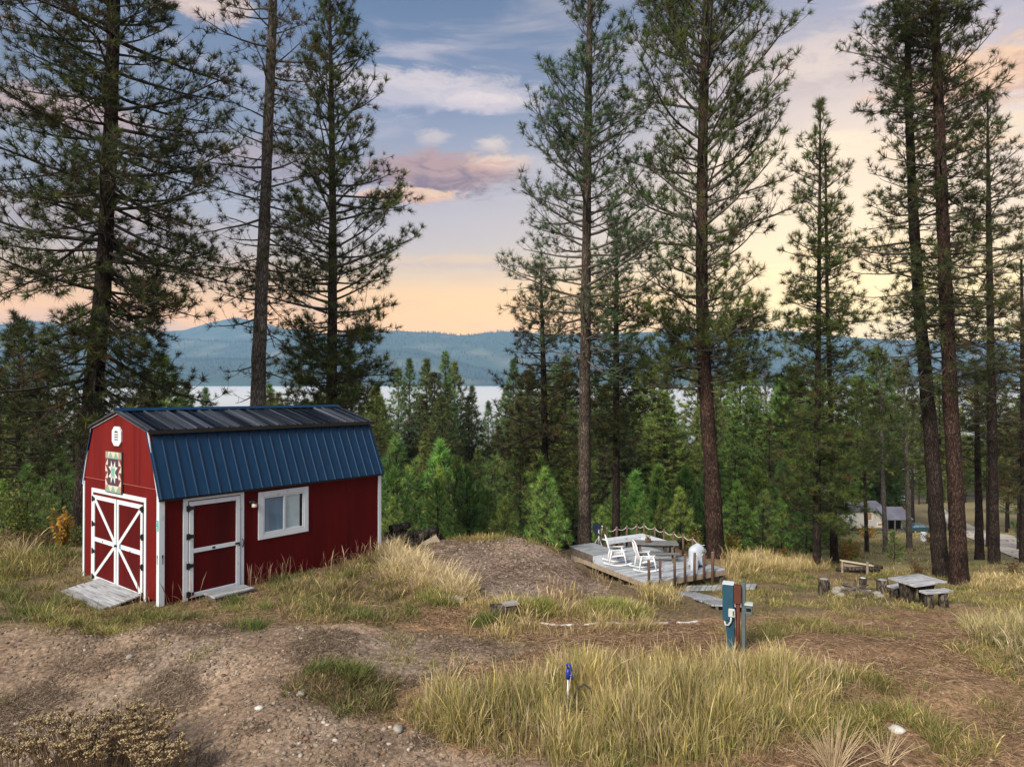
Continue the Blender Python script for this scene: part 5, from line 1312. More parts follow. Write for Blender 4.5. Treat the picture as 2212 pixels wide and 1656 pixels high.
NP('pine_tree', 'tall open crowned pine between the mound and the deck', 29.5, [(1262, 1170), (1263, 900), (1265, 650), (1270, 300), (1275, 0), (1278, -130)], [(1170, 27), (850, 24), (500, 19), (0, 12), (-130, 3)],
   [(-130, 8), (-60, 40), (0, 72), (110, 88), (240, 135), (330, 150), (430, 175), (540, 165), (610, 185), (690, 160), (780, 120)], [(-120, 60), (0, 45), (150, 32), (400, 18), (600, 2), (780, -14)], 84, 'tan', ((0, .05), (300, .22), (560, .38), (700, .4), (780, .55)), dens=2.6, ts=.26, K=22, width=.015, pal=PAL_tl, curl=.35, seed=14, wob=.12)
NP('pine_tree', 'broadest open crowned pine with upswept branches behind the covered grill', 29.5, [(1548, 1210), (1536, 1000), (1521, 800), (1515, 600), (1518, 300), (1523, 100), (1526, 0), (1532, -330)], [(1210, 38), (1000, 32), (600, 25), (300, 22), (0, 16), (-330, 3)],
   [(-330, 10), (-200, 80), (-60, 150), (60, 190), (180, 210), (320, 205), (480, 195), (600, 180), (700, 150), (780, 140), (860, 90)], [(-300, 58), (-50, 42), (150, 32), (350, 18), (550, 4), (760, -8), (860, -16)], 96, 'red', ((0, .03), (300, .18), (520, .34), (680, .15), (800, .05)), dens=2.7, ts=.27, K=24, width=.015, pal=PAL_md, curl=.5, seed=15, wob=.11, extra=[(690, 850, 34, 150, -4, 0), (-100, 200, 18, 190, 34, 0)])
NP('pine_tree', 'thin dark pine behind the deck between the two tall open pines', 37, [(1331, 1212), (1331, 900), (1331, 700), (1333, 470)], [(1212, 18), (700, 11), (470, 3)],
   [(470, 8), (560, 45), (660, 75), (780, 90), (900, 95), (1000, 60)], [(480, 40), (700, 8), (950, -10)], 60, 'dark', ((0, .1), (900, .3)), dens=2.6, ts=.27, K=18, width=.018, pal=PAL_dk, seed=16, limbmat=M_limbd, extra=[(650, 960, 30, 100, -6, 0)])
NP('pine_tree', 'olive brown pine standing over the brightest young pine', 36, [(1180, 1205), (1178, 1000), (1174, 800), (1168, 575)], [(1205, 20), (800, 12), (575, 3)],
   [(575, 8), (640, 40), (720, 62), (820, 90), (920, 105), (1010, 80)], [(580, 45), (750, 6), (1000, -14)], 66, 'dark', ((0, .12), (1000, .2)), dens=2.7, ts=.25, K=20, width=.018, pal=PAL_br, seed=17, limbmat=M_limbd)
NP('pine_tree', 'dense narrow pine with paired trunk right of the tallest deck pine', 31, [(1764, 1232), (1766, 900), (1770, 500), (1772, 222)], [(1232, 17), (900, 13), (222, 3)],
   [(222, 8), (300, 40), (400, 66), (550, 72), (700, 88), (850, 96), (950, 106), (1060, 100), (1140, 70)], [(230, 60), (450, 18), (700, 2), (1140, -14)], 100, 'dark', ((0, .1), (600, .15), (800, .05)), dens=2.9, ts=.24, K=22, width=.015, pal=PAL_md, seed=18, limbmat=M_limbd, extra=[(640, 1130, 52, 104, -10, 0)])
NP('pine_tree', 'thin dark second trunk close behind the dense narrow pine', 35, [(1803, 1214), (1796, 950), (1786, 600), (1783, 320)], [(1214, 16), (900, 11), (320, 4)],
   [(320, 10), (420, 50), (650, 64), (880, 62), (1000, 40)], [(330, 50), (600, 5), (1000, -12)], 48, 'dark', ((0, .15),), dens=2.6, ts=.25, K=18, width=.017, pal=PAL_dk, seed=19, limbmat=M_limbd)
NP('pine_tree', 'leaning blackened trunk, front one of the twin pines by the rustic table', 30, [(2036, 1250), (2022, 1100), (2003, 850), (1988, 690), (1972, 450), (1962, 200), (1960, 0), (1958, -80)], [(1250, 35), (1100, 31), (850, 27), (400, 18), (0, 11), (-80, 3)],
   [(-80, 12), (0, 70), (120, 100), (250, 116), (400, 118), (560, 125), (680, 128), (800, 90), (900, 70)], [(-70, 50), (150, 20), (400, 0), (650, -16), (900, -26)], 86, 'dark', ((0, .06), (350, .15), (480, .45), (700, .55), (900, .5)), dens=2.8, ts=.24, K=22, width=.015, pal=PAL_dk, seed=20, limbmat=M_limb, wob=.12)
NP('pine_tree', 'reddish brown straight trunk of the twin pines by the rustic table', 28, [(2073, 1263), (2064, 1050), (2052, 850), (2042, 600), (2032, 350), (2022, 100), (2014, -280)], [(1263, 36), (1050, 31), (850, 29), (400, 23), (0, 16), (-280, 4)],
   [(-280, 12), (-150, 70), (0, 118), (150, 128), (300, 125), (480, 125), (620, 120), (740, 100), (850, 80)], [(-260, 55), (0, 28), (250, 8), (500, -8), (850, -22)], 108, 'red', ((0, .02), (400, .08), (560, .3), (850, .35)), dens=3.0, ts=.24, K=24, width=.015, pal=PAL_dk, seed=21, limbmat=M_limbd, extra=[(-50, 420, 24, 125, 5, 0)])
NP('pine_tree', 'straight dark pine trunk with full crown by the gravel lane', 34, [(2148, 1226), (2143, 900), (2136, 500), (2133, 205)], [(1226, 22), (900, 17), (500, 11), (205, 3)],
   [(205, 10), (300, 55), (420, 84), (560, 96), (700, 98), (850, 80), (940, 50)], [(210, 58), (420, 14), (650, -4), (940, -16)], 84, 'dark', ((0, .08), (500, .25), (800, .3)), dens=2.7, ts=.25, K=20, width=.016, pal=PAL_br, seed=22, limbmat=M_limb)
NP('pine_tree', 'short dark trunk with snags between lane and straight dark pine', 42, [(2117, 1200), (2112, 1000), (2108, 780)], [(1200, 18), (780, 5)], [(780, 10), (850, 50), (940, 60), (1050, 40)], [(780, 30), (1000, -12)], 40, 'dark', ((0, .3), (1000, .7)), dens=2.4, ts=.27, K=16, width=.02, pal=PAL_dk, seed=23, limbmat=M_limbd)
NP('pine_tree', 'bushy pine cut by the photo edge above the gravel lane', 38, [(2216, 1196), (2212, 900), (2206, 560)], [(1196, 22), (560, 4)], [(560, 10), (660, 55), (800, 80), (950, 84), (1060, 60)], [(560, 40), (800, 0), (1060, -14)], 66, 'dark', ((0, .15),), dens=2.6, ts=.26, K=18, width=.018, pal=PAL_br, seed=24, limbmat=M_limbd)
NP('pine_tree', 'dark green pine at the photo edge beside the great shed pine', 25, [(42, 1160), (40, 950), (42, 690)], [(1160, 15), (690, 3)], [(690, 10), (760, 46), (850, 70), (960, 92), (1050, 80)], [(690, 55), (850, 12), (1050, -6)], 72, 'dark', ((0, .05),), dens=2.8, ts=.22, K=22, width=.014, pal=PAL_dk, seed=25, limbmat=M_limbd)
for i, (px, Y, rows, wd, lb_) in enumerate([(1907, 52, (1217, 1000, 756), 11, 'slim leaning pale pine in front of the house porch'), (1959, 60, (1190, 1000, 800), 12, 'slim grey trunk pine between porch and parked car'), (1867, 56, (1204, 1000, 826), 9, 'thin dark trunk pine before the house wall'), (1658, 105, (1150, 930, 785), 9, 'tall pale trunk pine far down the slope behind the tall deck pine')]):
    NP('pine_tree', lb_, Y, [(px + 6, rows[0]), (px, rows[1]), (px - 8, rows[2])], [(rows[0], wd), (rows[2], 3)], [(rows[2], 8), (rows[2] + 60, 34), (rows[1] - 20, 46), (rows[1] + 20, 30)], [(rows[2], 40), (rows[1], -5)], 46, 'grey' if i != 2 else 'dark', ((0, .1),), dens=2.2, ts=.4, K=12, width=.035, pal=PAL_tl if i == 3 else PAL_md, seed=40 + i, sub=.5)

# ------------------------------------------------------------------ conifers of the slope: a few built, the rest copies that share their meshes
def proto(name, h, w0, lens, nl, angs, pal, seed, bark='dark', ts=.46, K=14, width=.055, dens=2.4, bare=.0, crown0=.1, sub=.5, curl=.2, mat=None, label=None, cat='tree', sides=8, jitter=.25):
    root = empty(name, (0, 0, 0), 0, label, cat)
    bend = random.Random(seed); pts = [Vector((0, 0, -.3)), Vector((bend.uniform(-.1, .1), bend.uniform(-.1, .1), h * .5)), Vector((bend.uniform(-.15, .15), 0, h))]
    V, F, _ = trunk_mesh(pts, [w0, w0 * .6, .012], sides, 24, seed); fast_mesh('trunk', V, F, None, BARKS[bark], root, True)
    G = Grow(seed); r = G.r; az = 0
    for i in range(nl):
        t_ = crown0 + (1 - crown0) * (i + r.uniform(-.3, .3)) / nl; t_ = min(max(t_, crown0), .985)
        L = float(np.interp(t_, [a for a, b in lens], [b for a, b in lens])) * r.uniform(1 - jitter, 1 + jitter * .6); az += 2.399 + r.uniform(-.4, .4)
        if L < .08: continue
        x = float(np.interp(t_, (0, .5, 1), [p.x for p in pts])); y = float(np.interp(t_, (0, .5, 1), [p.y for p in pts]))
        G.limb(Vector((x, y, h * t_)), az, rad(float(np.interp(t_, [a for a, b in angs], [b for a, b in angs])) + r.uniform(-10, 10)), L, .012 + L * .01, curl, dens, bare, ts, sub=sub, start=.2)
    G.tuft.append((pts[2].x, pts[2].y, h, 0, 0, 1, ts)); G.tuft.append((pts[2].x, pts[2].y, h - ts * .5, 0, 0, 1, ts))
    V, F = G.branch_mesh(3, .012); fast_mesh('branches', V, F, None, M_limbd, root, True)
    V, F, C = G.needle_mesh(K, width, pal); fast_mesh('crown', V, F, C, mat or M_needle_v, root)
    return root, h
PR = {}
def LZ(*a): return list(a)
PR['spire'] = proto('conifer_tree', 20, .24, [(.1, 2.3), (.3, 2.6), (.55, 2.1), (.8, 1.1), (1, .15)], 180, [(.1, -14), (.5, 0), (1, 45)], [(6, (.115, .19, .085)), (3, (.165, .24, .09)), (1, (.15, .15, .06))], 61, crown0=.14)
PR['spire2'] = proto('conifer_tree', 20, .26, [(.2, 2.6), (.4, 3.0), (.65, 2.4), (.85, 1.3), (1, .2)], 170, [(.1, -12), (.5, 2), (1, 45)], PAL_md, 62, crown0=.2)
PR['open'] = proto('conifer_tree', 20, .26, [(.25, 2.4), (.5, 2.9), (.75, 2.2), (1, .3)], 110, [(.2, -16), (.6, 5), (1, 45)], PAL_dk, 63, crown0=.28, bare=.1)
PR['high'] = proto('conifer_tree', 20, .22, [(.42, 1.6), (.6, 2.6), (.8, 1.9), (1, .2)], 110, [(.4, -14), (.6, 5), (1, 50)], PAL_md, 68, crown0=.44, bare=.05)
PR['wide'] = proto('conifer_tree', 20, .3, [(.05, 3.4), (.25, 3.8), (.5, 3.0), (.8, 1.5), (1, .25)], 150, [(.05, -8), (.4, 8), (1, 50)], [(5, (.12, .19, .045)), (3, (.175, .23, .05)), (1, (.14, .12, .05))], 69, crown0=.05)
PR['dense'] = proto('conifer_tree', 20, .3, [(.08, 3.0), (.3, 3.3), (.55, 2.6), (.8, 1.4), (1, .25)], 140, [(.05, -14), (.4, 0), (1, 48)], [(6, (.05, .072, .024)), (3, (.08, .10, .03)), (1, (.10, .08, .04))], 70, crown0=.08)
PR['light'] = proto('conifer_tree', 20, .22, [(.1, 2.8), (.35, 3.1), (.6, 2.4), (.85, 1.2), (1, .2)], 185, [(.1, -6), (.5, 12), (1, 50)], [(5, (.15, .23, .06)), (3, (.21, .28, .07))], 64, crown0=.1)
YP = dict(ts=.27, K=24, width=.015, dens=4.4, sub=.26, curl=.55, sides=8, jitter=.34)
PR['young'] = proto('young_pine', 4, .06, [(.04, 1.15), (.25, 1.25), (.5, .95), (.75, .55), (1, .1)], 54, [(.1, 6), (.5, 24), (1, 62)], PAL_yg, 65, crown0=.04, **YP)
PR['young2'] = proto('young_pine', 4, .06, [(.04, .95), (.3, 1.05), (.55, .8), (.8, .42), (1, .08)], 48, [(.1, 4), (.5, 22), (1, 62)], [(5, (.15, .27, .06)), (3, (.21, .32, .07))], 66, crown0=.05, **YP)
PR['young3'] = proto('young_pine', 4, .07, [(.1, 1.2), (.35, 1.1), (.6, .8), (.85, .4), (1, .1)], 38, [(.1, 0), (.5, 18), (1, 58)], [(5, (.13, .23, .062)), (3, (.185, .27, .07)), (1, (.15, .13, .055))], 67, crown0=.10, bare=.05, **YP)
used = set()
def plant(kind, X, Y, h, rz, label, group=None, wide=1.0, name=None):
    root, h0 = PR[kind]; k = h / h0; loc = Vector((X, Y, gs(X, Y) - .05))
    if kind in used: o = dup(root, loc, rz, (k * wide, k * wide, k), label, group)
    else:
        used.add(kind); o = root; o.location = loc; o.rotation_euler = (0, 0, rz); o.scale = (k * wide, k * wide, k); o['label'] = label
        if group: o['group'] = group
    return o
rt_ = random.Random(77)
def plant_top(kind, px, top, Y, label, group=None, wide=1.0):
    p = P(px, top, Y); h = p.z - gs(p.x, Y); return plant(kind, p.x, Y, max(h, .6), rt_.uniform(0, 6.28), label, group, wide)
# those that rise against the lake and hills, each one telling itself apart
SK = [('spire', 861, 795, 80), ('spire', 884, 776, 78), ('spire2', 924, 778, 82), ('spire', 963, 760, 84), ('spire2', 983, 785, 88), ('spire', 1019, 834, 100), ('spire', 1054, 867, 112), ('spire2', 1092, 838, 95), ('spire', 1108, 778, 74), ('spire2', 1221, 774, 72), ('spire', 1145, 800, 90), ('spire2', 1392, 812, 76), ('spire', 1440, 800, 84),
      ('light', 1599, 770, 66), ('light', 1625, 803, 72), ('light', 1588, 888, 56), ('spire', 1690, 830, 88), ('light', 1894, 752, 142), ('spire2', 1939, 778, 146), ('light', 1850, 812, 150), ('open', 2201, 868, 60), ('spire', 443, 838, 120), ('spire2', 405, 828, 88), ('open', 335, 775, 46), ('open', 105, 735, 38), ('spire2', 0, 800, 42), ('open', 160, 850, 36), ('open', 640, 815, 52), ('open', 760, 800, 50), ('spire2', 815, 830, 62), ('open', 690, 845, 60), ('spire2', 600, 850, 75)]
SKL = ['first conifer spire past the shed roof end', 'second conifer spire past the shed roof end', 'dark conifer spire left of the tallest one in the valley gap', 'tallest conifer spire in the valley gap against the hills', 'shorter spire touching the tallest one in the valley gap', 'low spire at the edge of the white lake', 'lowest tree tip in front of the white lake', 'bluish conifer on the other side of the lake gap', 'taller conifer closing the lake gap', 'bluish conifer behind the open pine by the deck', 'conifer spire half behind the olive brown pine', 'conifer spire behind the thin dark deck pine', 'conifer spire between the two tall open pines',
       'pale green bushy conifer behind the broadest pine', 'second pale green conifer behind the broadest pine', 'shorter pale green conifer in front of the pale pair', 'dark spire beside the tall pale trunk pine', 'pale green conifer standing over the far house', 'dark conifer standing over the parked car', 'light conifer left of the one over the house', 'dark open conifer by the lane at the photo edge', 'tiny conifer tip over the shed ridge against the lake', 'small conifer beside the tiny tip over the shed ridge', 'shaggy conifer under the great pine behind the ridge', 'shaggy pale conifer behind the photo edge pine', 'bushy conifer cut by the photo edge near the shed', 'dark conifer between photo edge and great pine', 'low conifer behind the pale grey trunk', 'low dark conifer behind the slender pine', 'dark conifer just above the shed roof corner', 'conifer between the grey and the slender trunks', 'conifer low behind the shed ridge middle']
for (k, px, top, Y), lb_ in zip(SK, SKL): plant_top(k, px, top, Y, lb_, None, rt_.uniform(.9, 1.12) if k != 'light' else 1.15)
for q_ in range(46):
    px = rt_.choice((rt_.uniform(1120, 1560), rt_.uniform(1120, 1800), rt_.uniform(1680, 1800), rt_.uniform(580, 860), rt_.uniform(-60, 400))); tp_ = rt_.uniform(785, 850) if px > 900 else (rt_.uniform(825, 880) if px > 500 else rt_.uniform(760, 860))
    plant_top(rt_.choice(('spire', 'wide', 'spire2', 'light', 'open')), px, tp_, rt_.uniform(58, 98), 'conifer whose tip reaches the lake line among the skyline trees', 'skyline conifers before the lake', rt_.uniform(1.0, 1.35))
# young pines along the brow
YG = [('young3', 855, 958, 40), ('young2', 948, 960, 44), ('young', 945, 1036, 31), ('young3', 1010, 1012, 34), ('young', 850, 1076, 25), ('young', 976, 1146, 23), ('young', 1180, 1018, 28), ('young2', 1092, 1076, 30), ('young3', 1122, 962, 41), ('young2', 1300, 1095, 34), ('young', 1385, 1084, 34), ('young2', 1470, 1055, 32), ('young2', 1592, 1046, 34), ('young3', 1650, 1064, 34), ('young3', 1740, 1100, 38), ('young3', 1931, 1146, 37), ('young3', 1700, 1000, 46), ('young2', 2062, 1150, 46), ('young', 2240, 1060, 60), ('young2', 2075, 1165, 40), ('young3', 1838, 1162, 42), ('young2', 1050, 1060, 37), ('young3', 900, 1000, 46), ('young3', 1240, 1060, 38), ('young2', 1420, 1010, 48), ('young3', 1540, 980, 50), ('young', 1622, 1130, 36), ('young3', 60, 1010, 24), ('young3', 130, 970, 28), ('young2', 10, 1040, 22)]
YGL = ['large bluish young pine past the shed eave', 'tall young pine with a bright leader in the valley gap', 'dark rounded young pine behind the mound left slope', 'broad dark young pine behind the mound crest', 'small bright young pine by the shed end corner', 'smallest bright seedling pine on the mound edge', 'brightest green young pine behind the mound', 'loose young pine left of the brightest one', 'tall young pine behind the brightest one', 'small young pine left of the rope railing corner', 'small pyramid young pine behind the rope railing', 'dense young pine behind the grill side of the deck', 'large young pine right of the red trunk', 'brown tinged young pine next to the large one', 'low young pine before the dense narrow pine', 'small bright young pine below the house porch', 'young pine high on the slope behind the narrow pine', 'dark small pine behind the twin trunks', 'bushy green pine beside the lane bend', 'small pine between the lane and twin trunks', 'dark young pine below the house wall', 'young pine in shade behind the loose one', 'young pine between the shed end and the valley gap', 'young pine beside the open pine trunk', 'young pine deep behind the rope railing', 'young pine deep behind the red trunk', 'little bright pine at the deck grill corner', 'shady young pine near the photo edge by the shed', 'shady young pine beside the great dark trunk', 'young pine at the photo edge over yellow grass']
for (k, px, top, Y), lb_ in zip(YG, YGL): plant_top(k, px, top, Y, lb_, None, rt_.uniform(.95, 1.12))
for q_ in range(20):
    px = rt_.choice((rt_.uniform(825, 1250), rt_.uniform(825, 1150), rt_.uniform(1285, 1500), rt_.uniform(1570, 1790))); Y = rt_.uniform(34, 50)
    plant_top(rt_.choice(('young', 'young2', 'young2', 'young3')), px, rt_.uniform(985, 1110), Y, 'bright bushy young pine in the thicket row just below the brow', 'bushy young pines below the brow', rt_.uniform(.85, 1.1))
# the crowd filling the slope behind them
lim = np.array([(-400, 780), (0, 800), (120, 800), (300, 830), (400, 860), (480, 905), (560, 900), (640, 860), (800, 850), (860, 830), (920, 800), (985, 800), (1010, 850), (1030, 890), (1085, 900), (1100, 850), (1200, 810), (1500, 830), (1560, 850), (1680, 860), (1760, 800), (1860, 830), (1960, 820), (2050, 780), (2212, 790), (2700, 780)], float)
spots = []
def free(x, y, d):
    return all((x - a) ** 2 + (y - b) ** 2 > d * d for a, b in spots)
def crowd(n, y0, y1, kinds, hr, label, group, xr=(-420, 2620), dmin=2.6, clear=True):
    c_ = 0; tries = 0
    while c_ < n and tries < n * 60:
        tries += 1
        Y = y0 + (y1 - y0) * rt_.random() ** 1.2; px = rt_.uniform(*xr); X = (px - CX) / FPX * Y
        if clear and px > 1770 and Y < 150 and px < 2600: continue
        if not clear and 1785 < px < 2010 and Y < 122: continue
        if not free(X, Y, dmin): continue
        g = gs(X, Y); h = rt_.uniform(*hr)
        tpx = CY - FPX * (g + h - CAMZ) / Y
        L = float(np.interp(px, lim[:, 0], lim[:, 1])) + rt_.random() ** 1.6 * 80
        if tpx < L: h = CAMZ - (L - CY) / FPX * Y - g
        if h < hr[0] * .45: continue
        spots.append((X, Y)); plant(rt_.choice(kinds), X, Y, h, rt_.uniform(0, 6.28), label, group, rt_.uniform(.95, 1.4)); c_ += 1
    return c_
n1_ = crowd(118, 56, 95, ['open', 'spire2', 'dense', 'dense', 'open', 'wide'], (8, 20), 'dark conifer crowded on the near forest slope below the skyline trees', 'conifers crowding the near forest slope', dmin=2.6)
n2_ = crowd(52, 85, 220, ['spire', 'wide', 'light', 'spire2'], (14, 22), 'small hazy conifer far down the forest slope toward the lake', 'conifers far down the forest slope', dmin=4.5)
n3_ = crowd(40, 50, 68, ['young3', 'young2', 'young'], (3, 7), 'young pine in the understorey deep behind the brow', 'young pines of the shaded understorey', dmin=1.8)
n4_ = crowd(20, 150, 280, ['spire', 'light', 'spire2'], (14, 24), 'conifer in the far stand behind the house and cabin', 'conifers behind the far house', xr=(1760, 2700), dmin=5, clear=False)
n5_ = crowd(26, 62, 140, ['high'], (16, 26), 'bare stemmed conifer with high crown in the stand round the house', 'high crowned conifers round the far house', xr=(1780, 2420), dmin=3.5, clear=False)

# ------------------------------------------------------------------ leafy shrubs
def leaf_bush(name, label, p, w, h, n, pal, seed, leaf=.05, cat='shrub', ns=14, group=None):
    o = empty(name, p, 0, label, cat, group); r = random.Random(seed); rg = np.random.default_rng(seed); G = Grow(seed)
    tips = []
    for i in range(ns):
        a = r.uniform(0, 6.28); sp_ = r.uniform(.1, 1) * w; d = Vector((math.cos(a) * sp_, math.sin(a) * sp_, h * r.uniform(.6, 1)))
        pts, dd = G.chain(Vector((r.uniform(-.08, .08), r.uniform(-.08, .08), -.05)), d, d.length, .010, .004, 5, .1, .12); tips += [pts]
    V, F = G.branch_mesh(4); fast_mesh('stems', V, F, None, M_limb, o, True)
    P_ = []
    for i in range(n):
        pts = tips[rg.integers(len(tips))]; f = rg.uniform(.25, 1.0) * 5; k = min(int(f), 4); q = pts[k].lerp(pts[k + 1], f - k)
        P_.append((q.x + rg.normal(0, w * .13), q.y + rg.normal(0, w * .13), max(.02, q.z + rg.normal(0, h * .06))))
    P_ = np.array(P_)
    a = rg.normal(size=(n, 3)); a /= np.linalg.norm(a, axis=1, keepdims=True); b = np.cross(a, rg.normal(size=(n, 3))); b /= np.linalg.norm(b, axis=1, keepdims=True)
    s_ = leaf * rg.uniform(.6, 1.3, (n, 1))
    V = np.stack([P_ - a * s_, P_ + b * s_ * .45, P_ + a * s_, P_ - b * s_ * .45], 1).reshape(-1, 3)
    wt = np.array([x[0] for x in pal]); C = np.array([x[1] for x in pal])[rg.choice(len(pal), n, p=wt / wt.sum())] * rg.uniform(.75, 1.25, (n, 1))
    fast_mesh('foliage', V, np.arange(4 * n).reshape(-1, 4), np.repeat(C, 4, 0), M_leaf, o); return o
M_leaf = leafmat('shrub_leaf', .4, .5)
YEL = [(4, (.50, .28, .03)), (3, (.42, .20, .03)), (2, (.45, .33, .06)), (1, (.30, .12, .04))]
GRN = [(4, (.11, .15, .03)), (3, (.16, .18, .04)), (1, (.22, .19, .05))]; RUS = [(4, (.16, .08, .035)), (3, (.12, .085, .03)), (2, (.20, .12, .04)), (1, (.08, .09, .03))]
ORG = [(4, (.30, .14, .03)), (3, (.36, .22, .05)), (2, (.18, .15, .04))]
SH = [('yellow leaved autumn sapling beside the shed wall', 135, 1190, 17.0, .38, 1.05, 420, YEL, .055), ('pale green leafy shrub at the photo edge before the dark pines', 35, 1150, 19, .85, 2.2, 1500, GRN, .055), ('green leafy shrub beside the yellow autumn sapling', 92, 1165, 20, .7, 1.4, 700, GRN, .05),
      ('rusty brown undergrowth shrub left of the yellow sapling', 70, 1185, 17.6, .7, .75, 800, RUS, .04), ('low rusty shrub at the photo edge above the grass', -10, 1190, 17.4, .8, .8, 800, RUS, .04), ('rusty shrub at the foot of the yellow sapling', 120, 1190, 17.8, .6, .6, 600, RUS, .04), ('olive shrub in the gap beside the shed wall', 165, 1185, 18.5, .5, .9, 500, GRN, .045),
      ('orange autumn shrub before the house wall', 1842, 1205, 44, .9, 1.3, 900, ORG, .10), ('yellow autumn shrub behind the red trunk', 1500, 1185, 32, .6, 1.3, 420, [(3, (.42, .30, .05)), (2, (.2, .2, .05))], .07), ('yellow shrub right of the red trunk', 1580, 1195, 31.5, .5, 1.2, 420, [(3, (.42, .28, .05)), (2, (.2, .2, .05))], .07),
      ('orange shrub between narrow pine and plank bench', 1822, 1215, 36, .9, 1.2, 600, ORG, .07), ('brown orange shrub on the mound edge behind the low platform', 1136, 1175, 20, .35, .55, 260, ORG, .04), ('small orange shrub beneath the slim pines', 1690, 1205, 34, .7, .8, 400, ORG, .06), ('olive thicket shrub beside the lane', 2020, 1190, 70, 1.4, 1.0, 700, RUS, .09), ('russet shrub at the house lawn edge', 1872, 1168, 88, 1.6, 1.5, 700, ORG, .12), ('green shrub against the house skirting', 1826, 1160, 92, 1.8, 2.0, 800, GRN, .12), ('red tipped weed shrub at the lane edge', 2190, 1235, 30, .5, .7, 300, RUS, .05), ('brown shrub by the twin trunks', 1985, 1240, 31, .6, .7, 400, RUS, .05), ('olive shrub behind the dark narrow pine', 1705, 1190, 40, 1.1, 1.3, 600, GRN, .08)]
for i, (lb_, px, py, Y, w, h, n, pal, lf) in enumerate(SH):
    p = P(px, py, Y); p.z = gs(p.x, Y); leaf_bush('leafy_shrub', lb_, p, w, h, n, pal, 900 + i, lf)
# ------------------------------------------------------------------ grass, litter, gravel, weeds
M_grass = leafmat('grass_blades', .3, .6)
def poly_world(poly, n, seed, clump=None, ymax=60, keep=None):
    """n points spread evenly over the ground patch that the surveyed outline encloses"""
    rg = np.random.default_rng(seed); hs = [hit(min(max(x, -900), 3200), y) for x, y in poly]
    x0, x1 = min(p.x for p in hs) - .6, max(p.x for p in hs) + .6; y0, y1 = min(p.y for p in hs) - .6, min(max(p.y for p in hs) + .6, ymax)
    out = np.zeros((0, 2)); it = 0
    while len(out) < n and it < 60:
        it += 1
        X = rg.uniform(x0, x1, n * 2); Y = rg.uniform(y0, y1, n * 2)
        if clump:
            c_ = fbm(X, Y, clump[0], seed + 5, 3); k = rg.random(len(X)) < np.clip((c_ - clump[1]) * clump[2], clump[3], 1); X, Y = X[k], Y[k]
        jx = (fbm(X, Y, .9, 301) - .47) * .7; jy = (fbm(X, Y, .9, 302) - .47) * .7
        Z = gsurf(X, Y); px, py = proj(X + jx, np.maximum(Y + jy, .5), Z); k = inpoly(px, py, poly); X, Y = X[k], Y[k]
        if keep is not None: kk = keep(X, Y); X, Y = X[kk], Y[kk]
        out = np.concatenate([out, np.stack([X, Y], -1)])
    return out[:n]
EXC = [(hp.x, hp.y - .25, .17), (hy.x, hy.y - .2, .10), (pd.x, pd.y - .3, .22)] + [(p_.x, p_.y - .15, .2) for p_ in (hit(1938, 1584), hit(860, 1578))]
def off_built(X, Y):
    """keeps growth out of the shed, ramp, step and off the deck floor"""
    u = (X + 6.53) * .624 + (Y - 12.82) * .782; w = -(X + 6.53) * .782 + (Y - 12.82) * .624
    ok = ~((u > -.02) & (u < 5.32) & (w > -.02) & (w < 3.6)) & ~((u > -.78) & (u < .1) & (w > .6) & (w < 2.75)) & ~((u > .75) & (u < 1.7) & (w > -.55) & (w < 0))
    a = (X - F0.x) * e1.x + (Y - F0.y) * e1.y; b = (X - F0.x) * e2.x + (Y - F0.y) * e2.y
    for p, d, L, w in BWS:
        t_ = (X - p.x) * d.x + (Y - p.y) * d.y; q_ = -(X - p.x) * d.y + (Y - p.y) * d.x
        ok &= ~((t_ > -.15) & (t_ < L + .15) & (q_ > -w * .5 - .45) & (q_ < w * .5 + .05))
    ok &= ~((a > -1.1) & (a <= 0) & (b > .2) & (b < DB + .5))
    px_, py_ = proj(X, np.maximum(Y, .5), gsurf(X, Y)); ok &= ~(inpoly(px_, py_, LANE) & (Y > 36))
    for x_, y_, r__ in EXC: ok &= (X - x_) ** 2 + ((Y - y_) * .6) ** 2 > r__ * r__
    return ok & ~((a > -.1) & (a < DA + .1) & (b > -.05) & (b < DB + .1))
